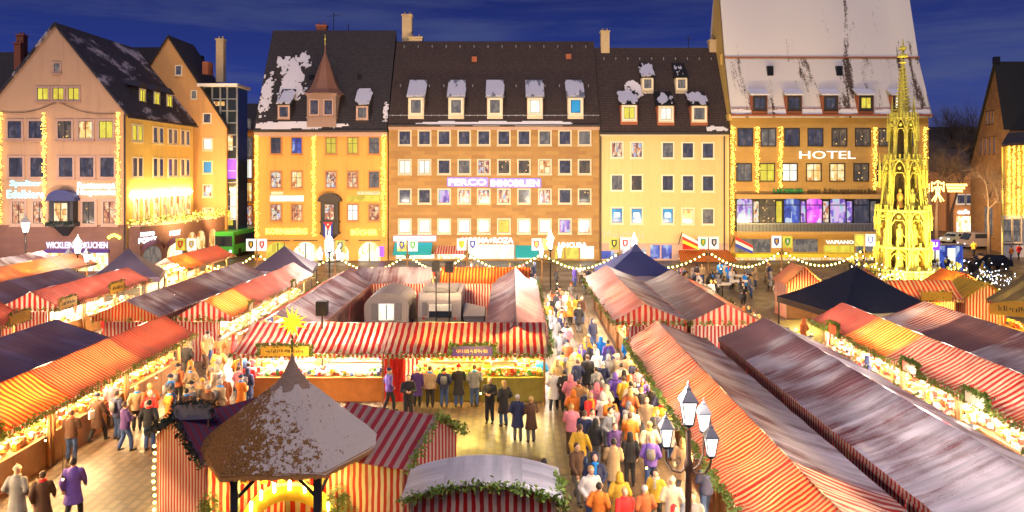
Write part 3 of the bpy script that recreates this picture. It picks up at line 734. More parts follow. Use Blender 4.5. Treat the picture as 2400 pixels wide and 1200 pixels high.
for k, px in enumerate((603, 737, 900)):
    light_string(px, 316, 555, YM, ['chain of yellow bulbs at the lane edge of the orange bookshop','chain of yellow bulbs beside the oriel of the orange bookshop','chain of yellow bulbs where bookshop meets the brown stone house'][k])
# turret dormer
tx = XM(755); tb = ZM(298); tw = 1.6; yt = -.35
b = MB(); b.box(tx-tw, tx+tw, yt, 4.5, tb, ZM(222)); b.box(tx-tw-.12, tx+tw+.12, yt-.12, 4.5, ZM(224), ZM(219)); b.box(tx-tw-.1, tx+tw+.1, yt-.1, 3, ZM(277), ZM(274))
plain('turretstone', (.30,.20,.17), .85, var=.3, scale=5)
td = b.build('turret', M['turretstone'], K)
prof = [(2.35, 0), (1.75, .55), (1.25, 1.5), (.85, 2.7), (.45, 3.8), (.10, 4.7), (.05, 5.6)]
b = MB(); b.lathe((tx, 1.35, ZM(219)), prof, 8, smooth=False); b.build('turret_roof', M['bellcopper'], td)
b = MB(); b.tube((tx, 1.35, ZM(219)+5.5), (tx, 1.35, ZM(219)+6.8), .04); b.ball((tx, 1.35, ZM(219)+6.3), .10); b.build('finial', M['goldstone'], td)
for dx in (-.78, .78):
    wq = window(K, tx+dx, ZM(252), .85, 1.55, 'p_dark', 'pinkstone', .12, (1,1), y=yt); wq.parent = td
dormer(K, XM(665), ZM(278), 1.5, 1.5, fK, 'p_dark', 1.9, 'pinkstone', 'tile_dark', seed=3, cheek='tile_dark'); dormer(K, XM(849), ZM(280), 1.5, 1.5, fK, 'p_grey', 2.1, 'pinkstone', 'tile_dark', seed=5, cheek='tile_dark')
snow_patch(K, fK, (XM(618)+.2, XM(708), 44), (ZM(232), ZM(150)+2.2, 44), 1.7, .34); snow_patch(K, fK, (k0+.05, k0+1.5, 10), (15.9, 21.5, 40), 8.3, .3)
snow_patch(K, fK, (k0+.2, k1-.2, 120), (ke+.02, ke+.9, 7), 12.3, .45); snow_patch(K, fK, (XM(895), XM(908), 10), (ke+.9, ke+3.2, 18), 2.3, .35)
# roof vents and the aerial
b = MB(); b.tube((XM(750),6.4,kr),(XM(750),6.4,kr+2.4),.04); b.tube((XM(750)-.8,6.4,kr+1.9),(XM(750)+.9,6.4,kr+2.1),.03); b.tube((XM(787),6.4,kr),(XM(787),6.4,kr+1),.05); b.build('aerial', M['iron'], K)
for px, py in ((713,185),(830,185)):
    p, n_ = fK(XM(px), 10-(py-400)*(YM+4)/FPX); MB().box(p[0]-.25, p[0]+.25, p[1]-.2, p[1]+.4, p[2]-.1, p[2]+.35).build('roof_hatch', M['iron'], K)

# -- brown stone house
Bn = thing('stone_house', 'wide brown sandstone house with ten window columns and five snowy dormers', 'house', (0, YM, 0))
n0, n1, ne, nr = XM(911), XM(1405), ZM(294), 25.2
b = MB(); b.box(n0, n1, .02, 12, 0, ne); b.build('wall', M['sandstone'], Bn)
front_roof(Bn, n0, n1, 5.8, ne+.1, nr, 'tile_brown'); fN = front_slope(5.8, ne+.1, nr)
gutter(Bn, n0, n1, -.52, ne, 'wood_dark'); b = MB(); b.box(n0, n1, -.25, .01, ne-.5, ne-.12); b.build('cornice', M['pinkstone'], Bn)
pmN = {323: ['p_dark']*7+['p_grey','p_dark','p_grey'], 391: ['p_white','p_white','p_dark','p_grey','p_mixed','p_xmas','p_xmas','p_warm','p_dark','p_xmas'],
       460: ['p_dark','p_dark','p_bay','p_mixed','p_mixed','p_mixed','p_xmas','p_mixed','p_dark','p_xmas'], 530: ['p_white','p_white','p_white','p_white','p_warm','p_yellow','p_white','p_white','p_bay','p_mixed']}
for py, pl in pmN.items():
    for i, px in enumerate((949, 995, 1041, 1088, 1134, 1181, 1228, 1277, 1324, 1370)):
        window(Bn, XM(px), ZM(py), 1.2, 1.42, pl[i], 'stone_frame', .16, (0, 0) if py != 391 else (1, 0))
for i, px in enumerate((975, 1069, 1160, 1254, 1349)):
    dormer(Bn, XM(px), ZM(270), 1.75, 1.95, fN, ['p_grey','p_grey','p_grey','p_white','p_cyan'][i], 2.2, 'cream', 'zinc', snow=-.12, seed=i*2.1, bars=(0,0), cheek='stone_frame')
snow_patch(Bn, fN, (n0+.1, n1-.1, 150), (ne-.1, ne+.45, 5), 3.3, .38)
b = MB()
for k in range(27): b.box(n0+.4+k*.86, n0+.46+k*.86, .15, .25, ne+.75, ne+1.25)
b.tube((n0, .2, ne+1.15), (n1, .2, ne+1.15), .04); b.build('snow_guard', M['zinc'], Bn)
b = MB(); rr = random.Random(5)
for py in (205, 110):
    for k in range(14):
        p, n_ = fN(n0+1+k*1.65, 10-(py-400)*(YM+(4.6 if py < 150 else 2.6))/FPX); b.box(p[0]-.04, p[0]+.04, p[1]-.2, p[1], p[2], p[2]+.3)
b.build('snow_hook', M['zinc'], Bn)
for px, py in ((1112,142),(1333,135)):
    p, n_ = fN(XM(px)*1.05, 10-(py-400)*(YM+4.5)/FPX); MB().box(p[0]-.3, p[0]+.3, p[1]-.3, p[1]+.3, p[2]-.2, p[2]+.4).build('roof_vent', M['brickred'], Bn)
lettering('FERCO', XM(1140)-XM(1052), .72, M['text_white'], Bn, (XM(1096), -.18, ZM(427)), bold=.015); lettering('IMMOBILIEN', XM(1263)-XM(1150), .72, M['text_white'], Bn, (XM(1207), -.18, ZM(429)), bold=.015)
b = MB(); b.box(XM(1048), XM(1144), -.06, -.0, ZM(437), ZM(416)); b.box(XM(1148), XM(1268), -.06, -.0, ZM(439), ZM(418)); b.build('sign_board', M['neon_halo'], Bn)  # violet glow around the letters, built as emissive plates
lettering('NORMA+ROZA', XM(1203)-XM(1083), .62, M['text_white'], Bn, (XM(1143), -.15, ZM(563)), bold=.03); lettering('LINCURA', XM(1374)-XM(1308), .55, M['text_white'], Bn, (XM(1342), -.15, ZM(574)), bold=.03)
b = MB(); b.box(XM(924), XM(1022), -.5, -.0, ZM(564), ZM(553)); b.build('sign_board', M['text_violet'], Bn)
blurred_line(XM(1015)-XM(930), .26, M['browntext'], Bn, (XM(973), -.502, ZM(558)), 5)
b = MB(); b.add([(XM(926),-1.8,ZM(594)),(XM(1014),-1.8,ZM(594)),(XM(1014),-.1,ZM(568)),(XM(926),-.1,ZM(568))],[(0,1,2,3)]); b.build('awning', M['teal'], Bn)
b = MB(); b.add([(XM(1208),-1.8,ZM(600)),(XM(1262),-1.8,ZM(600)),(XM(1262),-.1,ZM(575)),(XM(1208),-.1,ZM(575))],[(0,1,2,3)]); b.build('awning', M['teal'], Bn)
b = MB(); b.add([(XM(1020),-1.6,ZM(592)),(XM(1092),-1.6,ZM(592)),(XM(1088),-.1,ZM(576)),(XM(1026),-.1,ZM(576))],[(0,1,2,3)]); b.build('awning', M['stripe_bold'], Bn)
for a_, c_, mt in ((928,1018,'p_white'),(1026,1088,'p_shop'),(1098,1205,'p_white'),(1212,1258,'p_white'),(1300,1322,'p_yellow'),(1326,1356,'p_yellow'),(1360,1392,'p_white')):
    b = MB(); b.box(XM(a_), XM(c_), -.06, -.0, .2, ZM(577 if a_ > 1290 else 596 if a_ < 1095 or a_ > 1207 else 573)); b.build('shop_window', M[mt], Bn)

# -- pale yellow house
Y_ = thing('yellow_house', 'pale yellow house with five dormers between brown stone house and hotel', 'house', (0, YM, 0))
y0, y1, ye_, yr_ = XM(1406), XM(1709), ZM(314), 24.4
b = MB(); b.box(y0+.02, y1, 0, 12, 0, ye_); b.build('wall', M['pl_yellow'], Y_)
front_roof(Y_, y0+.02, y1, 5.6, ye_+.2, yr_, 'tile_brown'); fY = front_slope(5.6, ye_+.2, yr_)
gutter(Y_, y0, y1, -.5, ye_+.1, 'wood_dark'); b = MB(); b.box(y0, y1-.4, -.35, .0, ye_-.25, ye_-.02); b.build('cornice', M['stone_frame'], Y_)
downpipe(Y_, XM(1697), -.12, 0, ye_); downpipe(Y_, XM(1408), -.12, 0, ye_)
b = MB(); b.box(y0+.1, y1-.1, -.05, -.003, 0, ZM(570)); b.build('plinth', M['pinkstone'], Y_)
pmY = {351: ['p_mixed','p_mixed','p_grey','p_dark','p_dark'], 428: ['p_grey','p_xmas','p_dark','p_dark','p_dark'], 505: ['p_cyan','p_cyan','p_cyan','p_warm','p_grey']}
for py, pl in pmY.items():
    for i, px in enumerate((1446, 1492, 1565, 1612, 1659)):
        window(Y_, XM(px), ZM(py+i*.5), 1.15, 1.6, pl[i], 'cream', .15, (1, 0) if py < 500 else (0, 0))
        if pl[i] == 'p_cyan': lettering('m', .62, .5, M['text_white'], Y_, (XM(px), -.06, ZM(py+i*.5)+.1), bold=.03)
for i, (px, zb_) in enumerate(((1475, 283), (1561, 285), (1639, 285))):
    dormer(Y_, XM(px), ZM(zb_), 1.9, 1.75, fY, ['p_yellow','p_white','p_grey'][i], 1.7, 'cream', 'tile_black', snow=.12 if i != 1 else .9, seed=4+i*1.7, bars=(1,0), cheek='brickred')
for i, px in enumerate((1517, 1596)):
    dormer(Y_, XM(px)*1.03, ZM(220)+.7, 1.35, 1.35, fY, 'p_grey', 1.9, 'cream', 'tile_black', snow=.15 if i == 0 else .95, seed=9+i*2, bars=(1,0), cheek='stone_frame')
snow_patch(Y_, fY, (XM(1655), y1-.2, 24), (ye_+.3, ye_+.9, 5), 6.3, .25); snow_patch(Y_, fY, (XM(1440), XM(1540), 50), (18.2, 21, 30), 16.3, .75)
b = MB()
for k in range(10): p, n_ = fY(y0+1+k*1.4, 23.0); b.box(p[0]-.04, p[0]+.04, p[1]-.2, p[1], p[2], p[2]+.3)
b.build('snow_hook', M['zinc'], Y_)
chimney(Y_, XM(1418)*1.065, 5.7, 20.5, 26.4, 1.0, 1.0); chimney(Y_, XM(1676)*1.05+.3, 5.6, 24, 25.3, 1.4, .9)
b = MB(); b.tube((XM(1616)*1.06,5.6,yr_),(XM(1616)*1.06,5.6,yr_+1.6),.04); b.tube((XM(1616)*1.06-.4,5.6,yr_+1.3),(XM(1616)*1.06+.5,5.6,yr_+1.3),.03); b.build('aerial', M['iron'], Y_)
lettering('Mauritius', XM(1510)-XM(1415), .8, M['stone_frame'], Y_, (XM(1462), -.06, ZM(549)), bold=0)
for a_, c_ in ((1524, 1546), (1550, 1574)):
    b = MB(); b.box(XM(a_), XM(c_), -.1, -.04, ZM(606), ZM(574)); b.build('shop_window', M['p_blue'], Y_)
b = MB(); b.box(XM(1600), XM(1650), -.3, -.05, ZM(584), ZM(572)); b.build('sign_board', M['redcloth'], Y_)
b = MB(); b.box(XM(1602), XM(1650), -.25, -.05, ZM(567), ZM(561)); b.build('sign_board', M['purpleboard'], Y_)
b = MB(); b.add([(XM(1580),-3,ZM(606)),(XM(1712),-3,ZM(606)),(XM(1705),-.1,ZM(586)),(XM(1590),-.1,ZM(586))],[(0,1,2,3)]); b.build('awning', M['stripe_orange'], Y_)
b = MB(); b.box(XM(1590), XM(1700), -.12, -.06, .2, ZM(604)); b.build('shop_window', M['p_shop'], Y_)
b = MB(); b.box(XM(1410), XM(1440), -.12, -.06, .2, ZM(588)); b.build('shop_window', M['p_blue'], Y_)
for (px, py, c3, lb) in ((1590, 548, ('white','flagred','flagyellow'), 'small slanting flag in white, red and yellow on the yellow house'), (1712, 556, ('flagred','white','flagblue'), 'small drooping red and white flag beside the hotel corner')):
    q = thing('flag', lb, 'flag', (XM(px), YM-1.5, ZM(py)), 0, 'flags on the facades'); MB().tube((0,1.5,-1.2),(0,-.2,.3),.04).build('pole', M['iron'], q)
    b = MB()
    for i in range(3): b.mi = i; b.add([(.1+0*i, -.1-.01*i, .2-.35*i), (1.9,-.3,-.75-.3*i), (1.9,-.3,-1.05-.3*i), (.1,-.1,-.15-.35*i)], [(0,1,2,3),(3,2,1,0)][:1])
    b.build('cloth', [M[x] for x in c3], q)

# -- the hotel
H = thing('hotel_building', 'tall stone hotel under a huge steep snow-covered roof with long balcony', 'hotel', (0, YM, 0))
h0, h1, he, hr1 = XM(1711), XM(2175), ZM(272), 22.9
b = MB(); b.box(h0, h1, -.1, 12, 0, he); b.build('wall', M['hotelstone'], H)
# lower slope to the break at y=127, upper slope beyond it
yk = 2.15; zk = CH+(400-129)*(YM+yk)/FPX; yk2 = 5.4; zk2 = 35.5
lo = MB(); lo.add([(h0,-.6,he+.1),(h1+.1,-.6,he+.1),(h1,yk,zk),(h0,yk,zk),(h0,-.6,he-.25),(h1+.1,-.6,he-.25)],[(0,1,2,3),(4,5,1,0)])
for i_, xx in enumerate((h0, h1)): lo.poly([(xx,-.6,he-.25),(xx,-.6,he+.1),(xx,yk,zk),(xx,yk+.05,zk),(xx,8,he-.25)] if i_ else [(xx,8,he-.25),(xx,yk+.05,zk),(xx,yk,zk),(xx,-.6,he+.1),(xx,-.6,he-.25)])
lo.build('lower_roof', M['tile_snow2'], H)
up = MB(); up.add([(h0,yk-.15,zk-.25),(h1,yk-.15,zk-.25),(h1,yk2,zk2),(h0,yk2,zk2),(h0,12,he),(h1,12,he)],[(0,1,2,3),(3,2,5,4),(0,3,4),(1,5,2)]); up.build('upper_roof', M['tile_snow'], H)
b = MB(); b.tube((h0-.1,yk-.25,zk-.3),(h1+.1,yk-.25,zk-.3),.09); b.tube((h0-.1,-.75,he+.05),(h1+.1,-.75,he+.05),.12)
for k in range(16): b.tube((h0+.8+k*1.4,-.35,he+.3),(h0+.8+k*1.4,-.45,he+.85),.03,n=5)
b.tube((h0,-.42,he+.85),(h1,-.42,he+.85),.04); b.build('gutter', M['brickred'], H)
b = MB(); b.box(h0-.25, h0+.1, -.5, 6, he-.5, he+.2); b.poly([(h0-.12,-.6,he),(h0-.12,yk,zk),(h0-.12,yk2,zk2),(h0-.12,9,he)]); b.box(h0-.3,h0-.1,yk+.6,yk+1.2,zk-1,zk+.2); b.build('gable_wall', M['pl_lemon'], H)
fh_lo = lambda u, v: ((u, -.6+(v-he-.1)/(zk-he-.1)*(yk+.6), v), Vector((0,-(zk-he),yk+.6)).normalized())
for i, px in enumerate((1773, 1853, 1937, 2019, 2098)):
    dormer(H, XM(px)*1.005, ZM(263)+.15, 1.75, 1.65, fh_lo, ['p_dark','p_dark','p_dark','p_yellow','p_white'][i], .75, 'wood_dark', 'tile_snow', snow=-.5, seed=i*3.3, bars=(1,0), cheek='brickred')
for px in (1805, 1967):
    z = CH+(400-166)*(YM+1.2)/FPX; p, n_ = fh_lo(XM(px)*1.015, z); q = MB(); q.box(p[0]-.35, p[0]+.35, p[1]-.25, p[1]+.2, p[2]-.55, p[2]+.55).build('skylight', M['iron'], H)
snow_patch(H, fh_lo, (h0+.1, h1-.1, 120), (he+.12, he+.75, 5), 2.2, .2)
for i, px in enumerate((1746, 1800, 1855, 1910, 1966, 2021, 2076, 2131)): window(H, XM(px), ZM(322), 1.6, 1.9, ['p_dark','p_grey','p_dark','p_dark','p_xmas','p_xmas','p_xmas','p_dark'][i], 'wood_dark', .07, (1,0), y=-.1, sill=False)
for i, px in enumerate((1743, 1797, 1850, 1906, 1961, 2017, 2072, 2127)): window(H, XM(px), ZM(404), 1.6, 1.9, ['p_grey','p_yellow','p_white','p_warm','p_warm','p_xmas','p_xmas','p_dark'][i], 'wood_dark', .07, (1,1), y=-.1, sill=False)
lettering('HOTEL', XM(2003)-XM(1872), .88, M['hotel_text'], H, (XM(1937), -.3, ZM(363)), bold=.0, depth=.06)
lettering('LEDERER', XM(1882)-XM(1810), .45, M['greentext'], H, (XM(1846), -.3, ZM(447)), bold=.03, depth=.08); lettering('am Hauptmarkt', XM(2052)-XM(1890), .6, M['browntext'], H, (XM(1971), -.3, ZM(448)), bold=.015, depth=.06)
# long glazed balcony bay
b = MB(); b.box(XM(1720), XM(2062), -1.2, -.1, ZM(548), ZM(541)); b.box(XM(1718), XM(2064), -1.25, -.1, ZM(465), ZM(455)); b.box(XM(1718), XM(2160), -.22, -.1, ZM(556), ZM(546)); b.build('balcony_slab', M['pl_hotel'], H)
b = MB(); b.box(XM(1721), XM(2060), -.55, -.1, ZM(541), ZM(465)); o = b.build('bay', M['timber_black'], H)
b = MB(); rr = random.Random(9)
x = XM(1721)
while x < XM(2060): b.box(x, x+.07, -1.15, -1.08, ZM(541), ZM(523)); x += .155
b.box(XM(1721), XM(2060), -1.18, -1.05, ZM(524), ZM(521)); b.build('railing', M['grey_metal'], H)
for i, px in enumerate((1741, 1794, 1851, 1903, 1958, 2013)):
    q = MB(); w2 = .85; n = 8; pts = [(-w2,0),(w2,0),(w2,2.4)]+[(w2*math.cos(math.pi*k/n), 2.4+.28*math.sin(math.pi*k/n)) for k in range(1,n)]+[(-w2,2.4)]
    q.poly([(x_, -.6, z_) for x_, z_ in pts]); o2 = q.build('arch_window', M[['p_bay','p_xmas','p_blue','p_magenta','p_bay','p_dark'][i]], o); o2.location = (XM(px), 0, ZM(521))
    q = MB(); q.box(-w2-.12,-w2,-.68,-.55,-1,2.5); q.box(w2,w2+.12,-.68,-.55,-1,2.5); q.box(-w2,w2,-.66,-.56,1.9,2.0); q.build('frame', M['iron'], o2)
    q = MB(); q.box(-.28, .28, -.62, -.57, 0, 2.3); o3 = q.build('side_light', M[['p_mixed','p_yellow','p_bay','p_mixed','p_bay','p_grey'][i]], o); o3.location = (XM(px)+1.3, 0, ZM(520))
# ground floor band
for a_, c_, t_, b2, mt in ((1722,1805,560,592,'p_grey'),(1858,1915,560,590,'p_grey'),(1930,2000,575,592,'p_yellow'),(2005,2050,562,590,'p_grey')):
    q = MB(); q.box(XM(a_), XM(c_), -.16, -.09, ZM(b2), ZM(t_)); q.build('shop_window', M[mt], H)
b = MB(); b.box(XM(1716), XM(2160), -1.6, -.1, ZM(600), ZM(591)); b.build('canopy', M['flagyellow'], H)
b = MB(); b.box(XM(1716), XM(2160), -.15, -.09, .05, ZM(601)); b.build('shopfront', M['goods_warm'], H)
lettering('VAPIANO', XM(1998)-XM(1932), .42, M['hotel_text'], H, (XM(1966), -.25, ZM(567)), bold=.03)
for k, (px, p1, p2) in enumerate(((1716,295,548),(1773,297,452),(1828,297,442),(2048,298,445),(2165,298,520))):
    light_string(px, p1, p2, YM-.1, ['chain of bulbs on the outer corner of the hotel by the yellow house','chain of bulbs between the first two window columns of the hotel','shorter chain of bulbs between second and third hotel window columns','chain of bulbs beside the golden fountain on the hotel wall','chain of bulbs at the hotel corner behind the golden fountain'][k], w=.3)

# ================= far side street, hill and town hall on the right
S1_ = thing('street_house', 'grey house with snowy dark roof at the end of the side street', 'house', (0, 135, 0)); s = FPX/135
XS = lambda px: (px-1200)/s; ZS = lambda py: CH-(py-400)/s
b = MB(); b.box(XS(2150), XS(2242), 0, 8, 0, ZS(405)); b.build('wall', M['pl_grey'], S1_); front_roof(S1_, XS(2150), XS(2242), 5, ZS(405), ZS(330), 'tile_faint')
for px, py, pm in ((2205,537,'p_cyan'),(2222,537,'p_cyan'),(2190,537,'p_warm'),(2200,470,'p_dark'),(2222,470,'p_dark')): window(S1_, XS(px), ZS(py), 1.0, 1.9, pm, 'stone_frame', .15)
b = MB(); b.box(XS(2180), XS(2225), -.2, 0, ZS(590), ZS(560)); b.build('shop_window', M['p_blue'], S1_)
S2_ = thing('street_house', 'brown cafe house with lit ground floor beside the old stone gable', 'house', (0, 122, 0)); s2 = FPX/122
XT = lambda px: (px-1200)/s2; ZT = lambda py: CH-(py-400)/s2
b = MB(); b.box(XT(2238), XT(2300), 0, 8, 0, ZT(402)); b.build('wall', M['pl_street'], S2_); front_roof(S2_, XT(2236), XT(2300), 5, ZT(402), ZT(350), 'tile_faint')
window(S2_, XT(2252), ZT(467), 1.2, 1.3, 'p_dark', 'white', .2); window(S2_, XT(2273), ZT(467), 1.2, 1.3, 'p_dark', 'white', .2)
lettering('cafe', XT(2270)-XT(2242), .75, M['text_white'], S2_, (XT(2256), -.3, ZT(496)), bold=.03)
b = MB(); b.box(XT(2242), XT(2276), -.2, 0, ZT(590), ZT(507)); b.build('shop_window', M['p_shop'], S2_)
S3_ = thing('hill_house', 'long dark-roofed house standing above the side street', 'house', (0, 190, 0)); s3 = FPX/190
XU = lambda px: (px-1200)/s3; ZU = lambda py: CH-(py-400)/s3
b = MB(); b.box(XU(2195), XU(2330), 0, 8, 0, ZU(345)); b.build('wall', M['tile_dark'], S3_); front_roof(S3_, XU(2190), XU(2330), 6, ZU(345), ZU(296), 'tile_black')
window(S3_, XU(2232), ZU(385), 1.6, 1.4, 'p_yellow', 'cream', .15)
TH = thing('town_hall', 'old brown stone gable building with black roof and narrow windows', 'building', (0, 0, 0))
Np, Fp = Vector((59.2, 90.3)), Vector((62.2, 102.3)); dd = (Fp-Np); Ap = Np+dd*.26; back = Vector((30, -1))
zN, zAp, zF = 14.9, 23.2, 10.8
b = MB(); b.poly([(Np.x,Np.y,0),(Np.x,Np.y,zN),(Ap.x,Ap.y,zAp),(Fp.x,Fp.y,zF),(Fp.x,Fp.y,0)]); b.quad((Np.x,Np.y,0),(Np.x+30,Np.y-1,0),(Np.x+30,Np.y-1,zN),(Np.x,Np.y,zN)); b.quad((Fp.x,Fp.y,0),(Fp.x,Fp.y,zF),(Fp.x+30,Fp.y-1,zF),(Fp.x+30,Fp.y-1,0)); b.build('wall', M['oldstone'], TH)
b = MB(); o_ = Vector((-.4,-.1)); p0, p1, p2 = Np+o_, Ap+o_, Fp+o_
b.quad((p0.x,p0.y,zN),(Np.x+30,Np.y-1,zN),(Ap.x+30,Ap.y-1,zAp+.3),(p1.x,p1.y,zAp+.3)); b.quad((p1.x,p1.y,zAp+.3),(Ap.x+30,Ap.y-1,zAp+.3),(Fp.x+30,Fp.y-1,zF+.2),(p2.x,p2.y,zF+.2)); b.build('roof', M['tile_black'], TH)
MB().box(Ap.x-.3,Ap.x+.3,Ap.y-.3,Ap.y+.3,zAp,zAp+.9).build('finial', M['black'], TH)
nn = Vector((-(zAp-zN)*0, -(zAp-zN), Ap.y-Np.y)).normalized()
snow_patch(TH, lambda u, v: ((u, Np.y+(Ap.y-Np.y)*(v-zN)/(zAp-zN), v+.25), nn), (Ap.x+.7, Ap.x+3.3, 30), (18.6, 22.6, 40), 21.3, .2)
rzT = math.atan2(dd.y, dd.x)
def th_win(t, z, w, h, pm, bars=(0,0)):
    p = Np+dd*t; q = window(TH, p.x, z, w, h, pm, 'oldstone', .12, bars); q.location = (p.x-.03, p.y, z); q.rotation_euler.z = rzT+R(180)
for t in (.34, .42, .50): th_win(t, 16.6, .5, 1.5, 'p_dark')
for t in (.30, .42, .54, .66): th_win(t, 13.1, .6, 2.0, 'p_dark')
th_win(.45, 3.6, 3.0, 3.6, 'p_grey', (4, 1))
Wg = thing('arcade_building', 'pale wing hung with vertical rows of lights next to the old stone gable', 'building', (0, 87.2, 0)); s4 = FPX/87.2
XW = lambda px: (px-1200)/s4; ZW = lambda py: CH-(py-400)/s4
b = MB(); b.mi = 0; b.prism([(XW(2347),0),(XW(2600),0),(XW(2600),8),(XW(2347)+2.7,3.2)], ZW(505), ZW(340)); b.mi = 1; b.prism([(XW(2347)-.05,-.05),(XW(2600),-.05),(XW(2600),8.1),(XW(2347)+2.65,3.25)], 0, ZW(505)); b.build('wall', [M['pl_lemon'], M['pl_white']], Wg)
b = MB(); b.add([(XW(2338),-.7,ZW(338)),(XW(2500),-.7,ZW(324)),(XW(2500),8,ZW(270)),(XW(2347)+2.6,3.0,ZW(312)),(XW(2338),-.7,ZW(344)),(XW(2500),-.7,ZW(330))],[(0,1,2,3),(4,5,1,0)]); b.build('roof', M['tile_faint'], Wg)
for px in (2360, 2382): window(Wg, XW(px), ZW(540), .9, 2.6, 'p_grey', 'stone_frame', .12, (0,2), y=-.06)
downpipe(Wg, XW(2349), -.1, 0, ZW(345), 'goldstone')
for k, px in enumerate((2361, 2372, 2384, 2396, 2408)):
    light_string(px, 342, 508, 87.2, 'vertical chain of lights on the pale wing, number %s from its corner' % ['one','two','three','four','five'][k], w=.2)
# ================= dark roofs behind the salmon gable house at the far left
FL = thing('old_house', 'dark tall roof with chimneys behind the salmon gable house', 'house', (0, 92, 0)); s5 = FPX/92
XV = lambda px: (px-1200)/s5; ZV = lambda py: CH-(py-400)/s5
b = MB(); b.box(XV(-60), XV(96), 0, 8, 0, ZV(230)); b.build('wall', M['tile_dark'], FL); b = MB(); b.add([(XV(-60),-.3,ZV(235)),(XV(100),-.3,ZV(235)),(XV(68),3,ZV(113)),(XV(-60),3,ZV(113))],[(0,1,2,3)]); b.build('roof', M['tile_dark'], FL)
chimney(FL, XV(19), 2.6, ZV(120), ZV(76), .9, .9, 'brickred'); chimney(FL, XV(30), 1.2, ZV(160), ZV(100), .8, .8, 'brickred')
FM = thing('old_house', 'low zinc roof seen between the two gable houses', 'house', (0, 105, 0)); s6 = FPX/105
b = MB(); b.box((300-1200)/s6, (420-1200)/s6, 0, 8, 0, CH+(400-160)/s6); b.build('wall', M['pl_grey'], FM); b = MB(); b.box((298-1200)/s6, (424-1200)/s6, -.5, 8, CH+(400-160)/s6, CH+(400-112)/s6); b.build('roof', M['tile_faint'], FM)
# ================= ground
m, n, l, b = new_mat('cobbles'); v = coord(n)
wb = noise(n, l, v, .35, 3, .6)
t = n.new('ShaderNodeTexBrick'); l.new(v, t.inputs['Vector']); t.inputs['Scale'].default_value = 1; t.offset = .5
t.inputs['Color1'].default_value = (.19,.125,.06,1); t.inputs['Color2'].default_value = (.10,.066,.036,1); t.inputs['Mortar'].default_value = (.012,.008,.006,1)
t.inputs['Brick Width'].default_value = .62; t.inputs['Row Height'].default_value = .31; t.inputs['Mortar Size'].default_value = .068; t.inputs['Mortar Smooth'].default_value = .2
rr_ = scaled(n, l, v, (1,1,1), (0,0,R(90))); l.new(rr_, t.inputs['Vector'])
g = noise(n, l, v, 5, 5, .7)
a = mix(n, l, wb, t.outputs['Color'], (.085,.055,.03)); a = mix(n, l, math_(n, l, 'MULTIPLY', g, .4), a, (.14,.10,.065))
l.new(a, b.inputs['Base Color']); l.new(ramp(n, l, wb, [(.35, (.30,)*3), (.6, (.55,)*3)]), b.inputs['Roughness'])
bump(n, l, b, math_(n, l, 'ADD', t.outputs['Fac'], math_(n, l, 'MULTIPLY', g, -.3)), -.5, .02)
M['cobbles'] = m
gm = MB(); gm.add([(-600,-60,0),(600,-60,0),(600,900,0),(-600,900,0)],[(0,1,2,3)])
tag(gm.build('ground', M['cobbles']), kind='structure')
hm = MB(); rr = random.Random(2)
xs = [-500+i*25 for i in range(41)]; hz = [8+14*mnoise.noise(Vector((x*.006, 3, 0)))+ (6 if x > 60 else 0) for x in xs]
for i in range(40): hm.quad((xs[i],420,0),(xs[i+1],420,0),(xs[i+1],450,max(2,hz[i+1])),(xs[i],450,max(2,hz[i])))
tag(hm.build('hills', M['hill']), kind='structure')
# ================= market stalls
def slope_grid(b, x0, x1, ya, za, yb, zb, sag=.05, nx=None, seed=0, ny=5, flip=False):
    nx = nx or max(4, int((x1-x0)/.45)); vs = []
    for i in range(nx+1):
        for j in range(ny+1):
            t = j/ny; x = x0+(x1-x0)*i/nx
            k = (mnoise.noise(Vector((x*.9+seed, t*2, seed*1.7)))*.11 + .03*math.sin(x*4.2+seed))*min(1, (x-x0)*3, (x1-x)*3)
            vs.append((x, ya+(yb-ya)*t, za+(zb-za)*t - sag*math.sin(math.pi*t) + k*(1 if 0 < j < ny else .35)))
    fs = []
    for i in range(nx):
        for j in range(ny):
            a = i*(ny+1)+j; q = (a, a+ny+1, a+ny+2, a+1); fs.append(q[::-1] if flip else q)
    b.add(vs, fs, True)
LEAF = {}
def goods_mesh(L_, D, h, dens, seed, big=1.0):
    b = MB(); r = random.Random(seed)
    for _ in range(int(L_*dens)):
        s = (.035+.05*r.random())*big; x = (r.random()-.5)*(L_-.1); y = (r.random()-.5)*(D-.1)
        b.mi = r.randrange(6); z = r.random()**2*h
        if r.random() < .5: b.box(x-s, x+s, y-s, y+s, z, z+s*2*(.6+r.random()))
        else: b.ball((x, y, z+s), s, n=6, k=4)
    return b
plain('gd_red', (.55,.05,.03), .4); plain('gd_gold', (.80,.45,.08), .4); plain('gd_brown', (.30,.13,.04), .5); plain('gd_white', (.85,.80,.70), .5); plain('gd_green', (.10,.35,.06), .5); plain('gd_blue', (.08,.18,.5), .5); plain('gd_orange', (.85,.28,.04), .5)
GM_W = ['gd_brown','gd_gold','gd_orange','gd_white','gd_red','gd_gold']; GM_C = ['gd_white','gd_blue','gd_red','gd_white','gd_gold','gd_green']; GM_G = ['gd_gold','gd_green','gd_gold','gd_red','gd_white','gd_green']
rs = random.Random(77)
